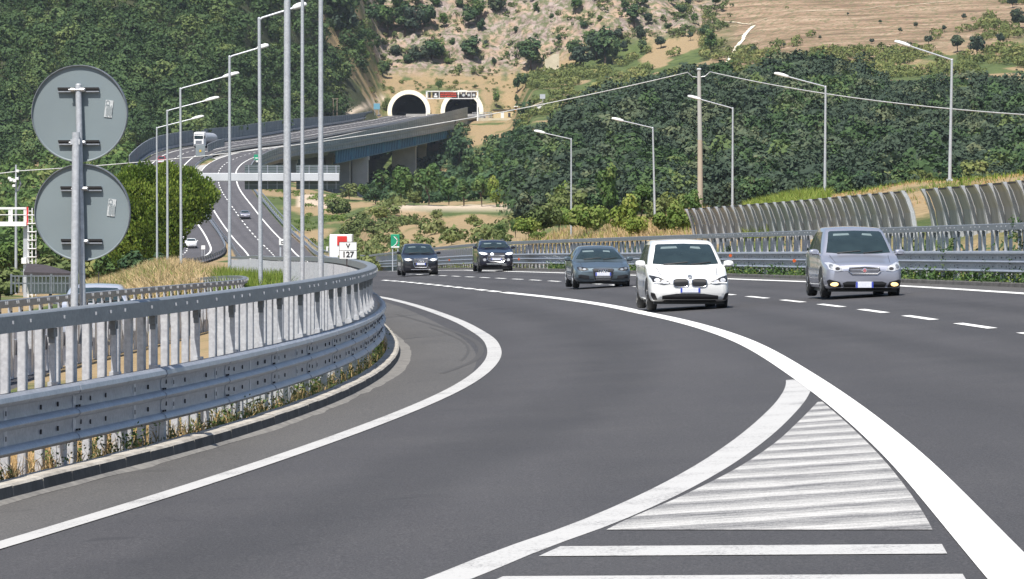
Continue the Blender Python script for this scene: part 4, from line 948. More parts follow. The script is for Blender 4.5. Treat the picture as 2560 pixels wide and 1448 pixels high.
# ------------------------------------------------------------------ viaduct
M['pier'] = pmat('pale_pier_concrete', (.62, .615, .60), (.50, .495, .48), .3, .9, bmp=.3)
def viaduct():
    o0 = (float(Rdash(1240)), 1240.0, 0.0)
    th = thing('viaduct', 'long road viaduct with grey side screen and blue steel girder leading to the tunnels', 'viaduct', o0)
    Ys = np.arange(935, 1437, 8.0)
    deckL = lambda Y: Lc(Y) - 6.9
    def deck(name, xa, xb, zf, ya, yb, d=1.0, mat=M['concrete']):
        mb = MB(); mb.loft([[(float(xa(Y)), Y, float(zf(Y)) - .12), (float(xb(Y)), Y, float(zf(Y)) - .12), (float(xb(Y)), Y, float(zf(Y)) - .12 - d * .5), (float(xb(Y)) - 1.8, Y, float(zf(Y)) - .12 - d), (float(xa(Y)) + 1.8, Y, float(zf(Y)) - .12 - d), (float(xa(Y)), Y, float(zf(Y)) - .12 - d * .5)] for Y in np.arange(ya, yb, 8.0)])
        return mb.build(name, mat, th, origin=o0)
    zr = lambda Y: RZ(XR(Y), Y); zl = lambda Y: Lz(Y)
    deck('deck', lambda Y: XL(Y) - .5, lambda Y: XR(Y) + .9, zr, 930, 1434)
    deck('deck', lambda Y: Lc(Y) - 7.0, lambda Y: Lc(Y) + 6.4, zl, 1040, 1434)
    # pale edge strip
    mb = MB(); mb.loft([[(float(XR(Y)) + a, Y, float(zr(Y)) + float(cubic([935, 1150, 1400], [-.9, -1.5, -2.3])(Y)) + b + .15) for a, b in ((.60, -.30), (1.0, -.30), (1.0, -.05), (.60, -.05))] for Y in np.arange(935, 1405, 8.0)]); mb.build('edge_beam', M['concrete'], th, origin=o0)
    # blue girders: flanges, web and inclined stiffeners, on each side of each carriageway
    gy0, gy1 = 1168.0, 1412.0
    def girder(xf, zf, fine):
        mb = MB(); D = lambda Y: 3.9 - .5 * (Y - gy0) / (gy1 - gy0); Yg = np.arange(gy0, gy1, 4.0)
        mb.loft([[(float(xf(Y)) + a, Y, float(zf(Y)) - 1.15 + b) for a, b in ((-.1, 0), (.1, 0), (.1, -D(Y)), (-.1, -D(Y)))] for Y in Yg])
        for top in (0, 1): mb.loft([[(float(xf(Y)) + a, Y, float(zf(Y)) - 1.15 - top * D(Y) + b) for a, b in ((-.5, -.12), (.5, -.12), (.5, .12), (-.5, .12))] for Y in Yg])
        if fine:
            for k, Y in enumerate(np.arange(gy0, gy1 - 3, 2.2)):
                z0, z1 = float(zf(Y)) - 1.25, float(zf(Y + 1.9)) - 1.05 - D(Y + 1.9)
                mb.tube([(float(xf(Y)) + .28, Y, z1), (float(xf(Y + 1.9)) + .28, Y + 1.9, z0)], .13, 4, 1 if k % 2 == 0 else 0)
            for Y in np.arange(gy0, gy1, 27.0): mb.box((float(xf(Y)) + .3, Y, float(zf(Y)) - 1.15 - D(Y)/2), (.5, .9, D(Y)), 0, 1)
        mb.build('girder', [M['girder'], M['girder_light']], th, origin=o0)
    M['girder_light'] = pmat('blue_steel_stiffener', (.16, .36, .47), (.12, .30, .42), .5, .5)
    girder(lambda Y: XR(Y) - .1, zr, True); girder(lambda Y: XL(Y) + 1.0, zr, False)
    girder(lambda Y: Lc(Y) + 4.6, zl, False)
    mb = MB()                                            # concrete box girder on the nearer spans
    mb.loft([[(float(Rdash(Y)) + a, Y, float(Rz0(Y)) + b) for a, b in ((-4.2, -1.0), (5.0, -1.0), (3.9, -2.9), (-3.2, -2.9))] for Y in np.arange(960, 1172, 8.0)])
    mb.build('box_girder', M['concrete'], th, origin=o0)
    # piers
    def pier(px0, px1, Y, zb, top_drop, d=3.2, cap=False, mat=None, sep=False):
        x0, x1 = XP(px0, Y), XP(px1, Y); xc, w = (x0 + x1) / 2, x1 - x0; zt = float(Rz0(Y)) - top_drop
        mb = MB(); mb.box((xc, Y, (zb + zt) / 2), (w, d, zt - zb), bev=.25)
        mb.box((xc, Y, zt - .5), (w + .5, d + .5, 1.0), bev=.1)
        for z in np.arange(zb + 3, zt - 1, 2.6): mb.box((xc, Y - d/2, z), (w * .98, .05, .05))
        mb.build('pier', mat or M['pier'], th, origin=o0)
    pier(834, 876.5, 1216, 4, 4.9); pier(879, 921, 1221, 4, 4.9)
    pier(980, 1041, 1322, 8, 4.7)
    pier(812, 833, 1200, 4, 3.4); pier(756, 800, 1180, 4, 3.2); pier(700, 742, 1130, 6, 3.0)
    pier(1044, 1066, 1352, 12, 4.9, mat=M['concrete_warm'])
    for Y in (1240, 1340): 
        xc = float(Lc(Y)); zt = float(Lz(Y)) - 4.9; mb = MB(); mb.box((xc, Y, zt/2 + 6), (5.5, 3.2, zt - 4), bev=.25); mb.build('pier', M['concrete'], th, origin=o0)
    mb = MB(); c = P(1056, 361, 1349); mb.box(c, (2.6, 3.0, 2.2), bev=.3); mb.box(c + Vector((-1.5, -.2, .5)), (2.0, 2.4, .8), bev=.1); mb.build('bearing_cap', M['concrete_warm'], th, origin=o0)
    mb = MB(); x = float(Rdash(1428)); mb.box((x - 4, 1428, 34), (24, 8, 9.0)); mb.build('abutment', M['concrete'], th, origin=o0)
    # right side screen
    def screen(xf, zf, ya, yb, h0_, h1, name, label=None, cat=None, mat=M['fence_mesh']):
        h0f = h0_ if callable(h0_) else (lambda Y: h0_)
        Yg = np.arange(ya, yb, 4.0); mb = MB()
        mb.loft([[(float(xf(Y)) + a, Y, float(zf(Y)) + h0f(Y) + b * (h1(Y) - h0f(Y))) for a, b in ((-.04, 0), (.04, 0), (.04, 1), (-.04, 1))] for Y in Yg])
        for Y in Yg[::1]: mb.box((float(xf(Y)), Y, float(zf(Y)) + (h0f(Y) + h1(Y)) / 2), (.16, .12, h1(Y) - h0f(Y) + .06), 0, 1)
        mb.loft([[(float(xf(Y)) + a, Y, float(zf(Y)) + h1(Y) + b) for a, b in ((-.08, 0), (.08, 0), (.08, .08), (-.08, .08))] for Y in Yg], mi=2)
        for f in (.25, .5, .75): mb.loft([[(float(xf(Y)) + a, Y, float(zf(Y)) + h0f(Y) + f * (h1(Y) - h0f(Y)) + b) for a, b in ((-.07, 0), (.07, 0), (.07, .06), (-.07, .06))] for Y in Yg], mi=1)
        return mb, [mat, M['fence_post'], M['steel']]
    M['fence_post'] = pmat('screen_post', (.17, .19, .205), (.13, .145, .16), .5, .6)
    M['screen'] = screen_mat()
    _h1 = cubic([935, 1100, 1150, 1250, 1400], [.8, 1.4, 1.6, 2.2, 3.3]); _h0 = cubic([935, 1150, 1400], [-.9, -1.5, -2.3])
    mb, mats = screen(lambda Y: XR(Y) + .75, zr, 930, 1404, lambda Y: float(_h0(Y)), lambda Y: float(_h1(Y)), 'side_screen'); mb.build('side_screen', [M['screen']] + mats[1:], th, origin=o0)
    mb, mats = screen(lambda Y: Lc(Y) - 6.75, zl, 968, 1405, .0, lambda Y: 3.6 - 1.4 * float(smooth(1180, 1400, Y)), 'side_screen', mat=M['fence_mesh']); mb.build('side_screen', [M['fence_mesh']] + mats[1:], th, origin=o0)
    # low glazed screen in the median with its end panel facing us
    mb, mats = screen(lambda Y: Lc(Y) + 6.6, zl, 1032, 1068, .9, lambda Y: 2.6, 'median_screen'); mb.build('median_screen', [M['fence_mesh']] + mats[1:], th, origin=o0)
    mb = MB(); c = P(501, 381, 1030); mb.box(c, (2.1, .12, 3.2), bev=.04); mb.box(c + Vector((0, -.08, .3)), (.45, .05, .5), mi=1, bev=.02); mb.box(c + Vector((0, -.08, -.8)), (.06, .04, 1.2), mi=2); mb.build('median_end_panel', [M['fence_mesh'], M['yellow'], M['steel']], th, origin=o0)
def screen_mat():
    m, nt, b = new_mat('translucent_grey_screen'); p = pos(nt)
    mp = N(nt, 'ShaderNodeMapping'); mp.inputs['Scale'].default_value = (.1, .05, .9); nt.links.new(p, mp.inputs['Vector'])
    n = noise(nt, 1.0, 6, mp.outputs['Vector'], .7)
    nt.links.new(ramp(nt, n, [(.3, (.27, .295, .315)), (.55, (.38, .405, .425)), (.75, (.52, .545, .56))]), b.inputs['Base Color']); b.inputs['Roughness'].default_value = .6
    return m
viaduct()
# low parapets and delineating rails of the median, seen as pale streaks on the deck
guardrail('low double guardrail between the carriageways on top of the viaduct', lambda Y: Rdash(Y) - 5.6, lambda x, Y: Rz0(Y), 1, 1045, 1425, tube=False, slats=False, post_gap=8, joint=12)

# ------------------------------------------------------------------ tunnels
def portal(label, xc, z0, R=5.35):
    Yp = 1437.0; o0 = (xc, Yp, z0); t = thing('tunnel_portal', label, 'tunnel portal', o0, group='tunnel portals')
    zc = 1.35; n = 34
    arc = lambda r: [(r * math.cos(a), zc + r * math.sin(a)) for a in np.linspace(-.28, math.pi + .28, n)]
    ring = MB(); rings = []
    for (dy_in, dy_out) in ((0, 0),):
        outer, inner = arc(R + 1.35), arc(R)
        def lean(z): return .55 * z            # the mouth is cut on a slope
        A = [(x, -2 + lean(max(z, 0)) * .6, max(z, -.6)) for x, z in outer]; B = [(x, -2 + lean(max(z, 0)) * .6, max(z, -.6)) for x, z in inner]
        C = [(x * 1.0, 14, max(z, -.6)) for x, z in outer]; D = [(x, 14, max(z, -.6)) for x, z in inner]
        vs = A + B + C + D; fs = []
        for i in range(n - 1):
            fs += [(i, i+1, n+i+1, n+i), (2*n+i, 2*n+i+1, i+1, i), (n+i, n+i+1, 3*n+i+1, 3*n+i)]
        ring.add(vs, fs); ring.build('portal_ring', M['portal'], t, smooth=True)
    li = MB(); inner = arc(R - .02); L = 62
    li.loft([[(x, y, max(z, -.6)) for x, z in inner] for y in (1.5, 15, 30, 45, L)], False, False, 0)
    li.add([(x, L, max(z, -.6)) for x, z in inner], [tuple(range(n))], 1); li.box((0, L/2, -.75), (2*R + 2, L, .1), mi=0)  # black end sheet stands in for the unlit depth of the tunnel
    li.build('tunnel_lining', [M['lining'], M['slot']], t)
    return t
portal('left tunnel mouth with a fully visible pale concrete ring', *TUNNELS[0])
portal('right tunnel mouth with the red message sign across its top', *TUNNELS[1])
def message_sign():
    Y = 1417.0; s = F / Y; a, b = P(1066.5, 300, Y), P(1194, 300, Y); zt = ZP(228.5, Y); zb = ZP(246.5, Y); o0 = (a.x, Y, a.z - 1)
    t = thing('message_sign', 'white gantry with red lit message panel in front of the right tunnel mouth', 'message sign', o0)
    for x in (a.x, b.x):
        mb = MB(); mb.box((x, Y, (zt + a.z - 1.5) / 2), (.42, .5, zt - a.z + 1.5)); mb.build('leg', M['white'], t, origin=o0)
    mb = MB(); mb.box(((a.x + b.x)/2, Y, zt), (b.x - a.x + .5, .5, .28)); mb.box(((a.x + b.x)/2, Y, zb), (b.x - a.x, .5, .30))
    for px in (1068, 1098, 1146, 1163, 1178): mb.box((XP(px, Y), Y, (zt + zb)/2), (.22, .4, zt - zb))
    mb.build('frame', M['white'], t, origin=o0)
    def panel(p0, p1, name='panel', mat=M['black'], y0=230.5, y1=244.5):
        c0, c1 = P(p0, y0, Y), P(p1, y1, Y); mb = MB(); mb.box(((c0.x + c1.x)/2, Y - .2, (c0.z + c1.z)/2), (c1.x - c0.x, .3, c0.z - c1.z), bev=.04); return mb.build(name, mat, t, origin=o0)
    panel(1071, 1077); panel(1081, 1097, 'lane_signal')
    led = panel(1099, 1144, 'message_panel')
    mb = MB(); rnd = random.Random(4)
    for r in range(3):
        y = 232.8 + r * 4.3; x = 1101.0
        while x < 1141:
            w = rnd.choice((1.2, 1.6, 2.0)); c = P(x + w/2, y, Y); mb.box((c.x, Y - .37, c.z), (w / s, .03, 2.2 / s)); x += w + rnd.choice((.5, .5, .9, 1.8))
    mb.build('led_row', M['led'], led, origin=o0)
    panel(1148, 1152)
    for p0 in (1153.5, 1166.5, 1179):
        q = panel(p0, p0 + 11, 'lane_signal', M['roof_dark']); c = P(p0 + 5.5, 238, Y); mb = MB(); mb.lathe([(0, -.42), (.42, -.42), (.42, -.36), (0, -.36)], (c.x, Y, c.z), 'Y', 16); mb.build('lens', M['sticker'], q, origin=o0)
    mb = MB(); c = P(1089, 239, Y); mb.box((c.x, Y - .38, c.z - .3), (1.1, .04, .55)); mb.box((c.x, Y - .38, c.z + .35), (.55, .04, .6)); mb.build('pictogram', M['white'], t, origin=o0)
message_sign()
def bld(name, label, px0, px1, py0, py1, Y, wall, roof, cat='building', dep=6, windows=(), roofh=.3, over=.3):
    a, b = P(px0, py1, Y), P(px1, py0, Y); o0 = ((a.x + b.x)/2, Y, a.z); w, h = b.x - a.x, b.z - a.z; t = thing(name, label, cat, o0)
    mb = MB(); mb.box((0, dep/2, h/2 - 1), (w, dep, h + 2)); mb.build('wall', wall, t)
    mb = MB(); mb.box((0, dep/2, h + roofh/2), (w + over*2, dep + over*2, roofh), bev=.05); mb.build('roof', roof, t)
    for (fx, fz, fw, fh, nm) in windows:
        mb = MB(); mb.box((fx * w, -.04, fz * h), (fw * w, .12, fh * h)); mb.build(nm, M['slot'] if nm == 'window' else M['white'], t)
    return t
bld('service_building', 'low beige service building with a flat dark roof right of the tunnels', 1234, 1283, 276, 297, 1432, M['beige'], M['roof_dark'], windows=((-.05, .40, .16, .7, 'door'), (.3, .45, .12, .5, 'window')))
bld('service_building', 'orange service building with a white roof edge right of the beige one', 1287, 1327, 268, 292, 1428, M['brick_orange'], M['white'], windows=((.2, .35, .12, .4, 'window'),))
def ramp_house():
    Y = hit(1347, 276, 1100, 1440).y - 3; o0 = P(1347, 274, Y); t = thing('service_building', 'small white building with a sloping roof at the end of the tunnel forecourt', 'building', o0)
    w, h = 34 * Y / F, 18 * Y / F; mb = MB(); mb.loft([[(-w/2, y, -2), (w/2, y, -2), (w/2, y, h), (w/2 - .8, y, h), (-w/2, y, h * .38)] for y in (0, 5)]); mb.build('wall', M['white'], t)
    mb = MB(); mb.loft([[(-w/2 - .3, y, h * .38), (w/2 - .8, y, h + .02), (w/2 - .8, y, h + .25), (-w/2 - .3, y, h * .38 + .25)] for y in (-.4, 5.4)]); mb.build('roof', M['concrete_warm'], t)
    mb = MB(); mb.box((w * .30, 2, h + 1.0), (.1, .1, 2)); mb.box((w * .28, 2, h + 1.6), (1.4, .12, 1.2)); mb.build('roof_box', M['pole'], t)
ramp_house()
def retaining_wall():
    Y = 1424.0; a, b = P(1180, 300, Y), P(1291, 300, Y); t = thing('retaining_wall', 'long low pale wall holding the forecourt below the service buildings', 'wall', a)
    mb = MB(); mb.box(((b.x - a.x)/2, 0, -.2), (b.x - a.x, .6, 1.5)); mb.build('wall', M['concrete_warm'], t)
    mb = MB(); L = b.x - a.x
    for k in range(14): mb.box((L * (k + .5) / 14 * .45, -.1, 1.4), (.12, .1, 2.0))
    for z in (1.1, 1.7, 2.3): mb.box((L * .225, -.1, z), (L * .45, .06, .08))
    mb.build('railing', M['picket'], t)
retaining_wall()
def cliff_block():
    Y = hit(1380, 172, 1440, 1560).y - 9; o0 = P(1380, 172, Y); s = F / Y; w, h = 36 / s, 37 / s; t = thing('concrete_block', 'angular grey concrete block standing among trees at the foot of the cliff', 'concrete block', o0)
    mb = MB(); mb.loft([[(-w/2, y, -1.5), (w/2, y, -1.5), (w/2, y, h), (w * .12, y, h), (-w/2, y, h * .62)] for y in (0, 4.5)]); mb.build('block', M['concrete_warm'], t); mb = MB(); mb.box((-.1 * w, .6, -1.2), (w * 1.2, 4, 1.6)); mb.build('footing', M['concrete'], t)
cliff_block()
def funnel():
    Y = hit(1419, 252, 1150, 1450).y; o0 = P(1419, 252, Y); mb = MB(); mb.lathe([(.25, -.5), (.35, 0), (1.25, 1.6), (1.3, 1.75), (1.1, 1.75), (.2, .4)], (0, 0, 0), 'Z', 20); o = mb.build('water_tank', M['concrete_warm'], smooth=True); o.location = o0; tag(o, 'small pale funnel shaped tank on the scrub slope above the forest', 'tank')
funnel()
def info_panel():
    Y = 1400.0; o0 = P(942, 282, Y); t = thing('information_sign', 'blue grey sign panel on posts left of the left tunnel mouth', 'road sign', o0); s = F / Y
    mb = MB(); mb.box((0, 0, 1.9), (16 / s, .15, 15 / s), bev=.04); mb.build('panel', M['girder_light'], t)
    for x in (-.6, .6):
        mb = MB(); mb.box((x, .12, .9), (.14, .12, 3.4)); mb.build('post', M['steel'], t)
info_panel()
def twin_poles():
    Y = 1335.0; s = F / Y; o0 = P(838, 272, Y); t = thing('utility_pole', 'pair of thin wooden poles with a crosspiece at the forest edge left of the tunnels', 'utility pole', o0)
    for x in (-.55, .55):
        mb = MB(); mb.tube([(x, 0, -3), (x, 0, 3.1)], .11, 8); mb.build('pole', M['bark_pale'], t)
    mb = MB(); mb.box((0, 0, 2.9), (1.9, .14, .16)); mb.build('crosspiece', M['bark_pale'], t)
twin_poles()
def mound_path():       # stone path and drain running up the brown hillside
    for name, pts, w in (('stone_path', [(1812, 168), (1822, 150), (1826, 142), (1838, 128), (1842, 118), (1858, 100), (1862, 88), (1876, 74), (1886, 64)], 1.25), ('drainage_channel', [(1800, 56), (1830, 57), (1860, 61), (1888, 64), (1960, 60), (2040, 50), (2120, 38), (2200, 24), (2300, 12), (2400, 2)], .38)):
        mb = MB(); vs = []; full = []
        for (a, b), (c, d) in zip(pts[:-1], pts[1:]):
            for k in range(5): full.append((a + (c - a) * k / 5, b + (d - b) * k / 5))
        H = [hit(x, y, 1240, 1700, .5) for x, y in full]
        for i in range(1, len(H)):
            if H[i].y < H[i-1].y - 3: H[i].y = H[i-1].y
        for i, p in enumerate(H):
            d = (H[min(i + 1, len(H)-1)] - H[max(i - 1, 0)]); d.z = 0
            n = Vector((d.y, -d.x, 0)).normalized() if d.length > .1 else Vector((1, 0, 0)); ww = w * (.8 + .5 * random.random())
            for sg in (-1, 1):
                q = p + n * sg * ww / 2 + Vector((random.uniform(-.2, .2), 0, 0)); vs.append((q.x, q.y, float(tz(q.x, q.y)) + .25))
        mb.add(vs, [(2*i, 2*i+1, 2*i+3, 2*i+2) for i in range(len(H)-1)])
        tag(mb.build(name, M['portal'] if w > 1 else M['concrete_warm']), kind='structure')
mound_path()

# ------------------------------------------------------------------ gantry over the far carriageway
def sign_gantry():
    Y = 560.0; s = F / Y; a, b = P(398, 443, Y), P(848.5, 443, Y); bh = 20 / s; zb = a.z; o0 = (a.x, Y, float(tz(a.x, Y)))
    t = thing('sign_gantry', 'grey overhead gantry beam with two sign panels across the distant road', 'sign gantry', o0)
    mb = MB(); mb.box(((a.x + b.x)/2, Y, zb), (b.x - a.x, 1.0, bh), bev=.05)
    for x in np.arange(a.x + 4.5, b.x, 5.6): mb.box((x, Y, zb), (.03, 1.02, bh * .96))
    mb.build('beam', M['gantry'], t, origin=o0)
    mb = MB(); mb.box((a.x + .4, Y, (zb + o0[2]) / 2), (.8, .9, zb - o0[2] - bh + .6), bev=.06); mb.box((a.x + .4, Y, o0[2] + .2), (1.6, 1.6, .5)); mb.build('mast', M['gantry'], t, origin=o0)
    for p0, p1, sep in ((611, 726, 3), (740, 849.5, 3)):
        c0, c1 = P(p0, 412.5, Y), P(p1, 473.5, Y); mb = MB(); yy = Y + .68
        w, h = c1.x - c0.x, c0.z - c1.z; xc, zc = (c0.x + c1.x)/2, (c0.z + c1.z)/2
        mb.box((xc, yy, zc), (w, .06, h)); pn = mb.build('sign_panel', M['gantry_panel'], t, origin=o0)
        mb = MB()
        for k in range(5): mb.box((c0.x + w * (.09 + .205 * k), yy - .07, zc), (.09, .07, h * .98))
        mb.build('upright', M['steel'], pn, origin=o0)
        mb = MB()
        for y in (416, 422, 428, 462): mb.box((xc, yy - .05, ZP(y, Y)), (w, .04, .10 if y != 422 else .05))
        mb.build('stiffener', M['steel_dark'], pn, origin=o0)
M['gantry'] = pmat('pale_grey_painted_steel', (.52, .54, .58), (.45, .47, .51), .4, .5)
M['gantry_panel'] = pmat('dark_green_sign_back', (.085, .115, .115), (.065, .09, .09), .6, .6)
sign_gantry()

# ------------------------------------------------------------------ far left: platform gantry, ladder, mast, hut, fence
def left_gantry():
    Y = 330.0; s = F / Y; o0 = (XP(66, Y), Y, float(tz(XP(66, Y), Y))); t = thing('platform_gantry', 'white railed platform gantry with post and caged ladder at the left edge', 'gantry', o0)
    mb = MB(); zt, zb = ZP(521, Y), ZP(560, Y)
    xl, xr = XP(-150, Y), XP(66, Y)
    for z, h in ((zt, .16), (ZP(537, Y), .06), (zb, .32)): mb.box(((xl + xr)/2, Y, z), (xr - xl, .22, h)); 
    for z, h in ((zt, .12), (zb, .3)): mb.box(((xl + xr)/2, Y + 1.3, z), (xr - xl, .2, h))
    mb.box(((xl + xr)/2, Y + .65, zb - .06), (xr - xl, 1.3, .1))
    for px in (-130, -80, -30, 24, 62): mb.box((XP(px, Y), Y, (zt + zb)/2), (.16, .16, zt - zb)); mb.box((XP(px, Y), Y + 1.3, (zt + zb)/2), (.16, .16, zt - zb))
    mb.build('platform', M['white'], t, origin=o0)
    mb = MB(); mb.box((XP(64, Y), Y + .6, (zb + o0[2]) / 2 - .2), (.42, .42, zb - o0[2])); mb.box((XP(59, Y), Y + .3, ZP(652, Y)), (.36, .25, .42), mi=1); mb.build('post', [M['pole'], M['white']], t, origin=o0)
    mb = MB(); z0, z1 = o0[2] - 1, ZP(520, Y)
    for px in (71, 81): mb.box((XP(px, Y), Y - .2, (z0 + z1)/2), (.07, .07, z1 - z0))
    for z in np.arange(z0, z1, .30): mb.box((XP(76, Y), Y - .2, z), (10 / s, .05, .05))
    for z in np.arange(z0 + 1.5, z1 - .5, .60): mb.tube([(XP(71, Y), Y - .2, z), (XP(72, Y), Y - .55, z), (XP(80, Y), Y - .70, z), (XP(90, Y), Y - .55, z), (XP(91, Y), Y - .2, z)], .045, 5)
    mb.box((XP(91, Y), Y - .3, (z0 + z1)/2 - .6), (.07, .07, z1 - z0 - 2)); mb.build('ladder', M['white'], t, origin=o0)
    mb = MB(); mb.box((XP(69.5, Y), Y - .2, (ZP(524, Y) + ZP(556, Y))/2), (.12, .1, 1.3)); mb.build('red_marker', M['red'], t, origin=o0)
left_gantry()
def mast():
    Y = 350.0; s = F / Y; o0 = (XP(40, Y), Y, float(tz(XP(40, Y), Y))); t = thing('lamp_mast', 'slim mast with several white floodlights above the platform gantry, far left', 'mast', o0)
    mb = MB(); mb.tube([(o0[0], Y, o0[2]), (o0[0], Y, ZP(412, Y))], [.12, .07], 8); mb.build('pole', M['pole'], t, origin=o0)
    for px, py in ((44, 428), (24, 446), (28, 451), (37, 453), (35, 465), (43, 447)):
        c = P(px, py, Y - .2); mb = MB(); mb.box(c, (.24, .22, .2), bev=.03); mb.tube([c, (o0[0], Y, c.z - .1)], .03, 5); mb.build('floodlight', M['white'], t, origin=o0)
    mb = MB(); mb.tube([(o0[0] + .2, Y, ZP(440, Y)), (o0[0] + .35, Y, ZP(460, Y)), (o0[0] + .15, Y, ZP(478, Y))], .09, 6); mb.build('cable_loop', M['steel_dark'], t, origin=o0)
mast()
def hut():
    Y = 300.0; s = F / Y; a, b = P(62, 690, Y), P(170, 690, Y); zg = ZP(735, Y); o0 = ((a.x + b.x)/2, Y, zg); w = b.x - a.x; h = ZP(684, Y) - zg; t = thing('hut', 'dark roofed low hut behind a lattice fence at far left', 'hut', o0)
    mb = MB(); mb.box((0, 1.5, h/2), (w * .92, 3, h)); mb.build('wall', M['concrete'], t)
    mb = MB(); rh = 25 / s; mb.loft([[(-w/2, -.7, h - .1), (-w/2, -.7, h + .1), (-w/2, 1.5, h + rh), (-w/2, 3.7, h + .1), (-w/2, 3.7, h - .1)], [(w/2 + .2, -.7, h - .15), (w/2 + .2, -.7, h + .02), (w/2 - 1.6, 1.5, h + rh * .85), (w/2 + .2, 3.7, h), (w/2 + .2, 3.7, h - .15)]]); mb.build('roof', M['roof_dark'], t)
hut()
def lattice_fence():
    Y = 285.0; s = F / Y; a, b = P(28, 715, Y), P(178, 715, Y); t = thing('metal_fence', 'grey metal bar fence in front of the hut at far left', 'fence', (a.x, Y, a.z)); L = b.x - a.x; h = 26 / s
    mb = MB()
    for x in np.arange(0, L, .24): mb.box((x, 0, h/2 - .2), (.06, .04, h + .4))
    for z in (h * .25, h * .95): mb.box((L/2, .03, z), (L, .04, .08))
    mb.build('bars', M['steel_dark'], t)
    for x in np.arange(0, L + .1, L / 3):
        mb = MB(); mb.box((x, .08, h/2 - .2), (.12, .12, h + .6)); mb.build('post', M['steel_dark'], t)
lattice_fence()
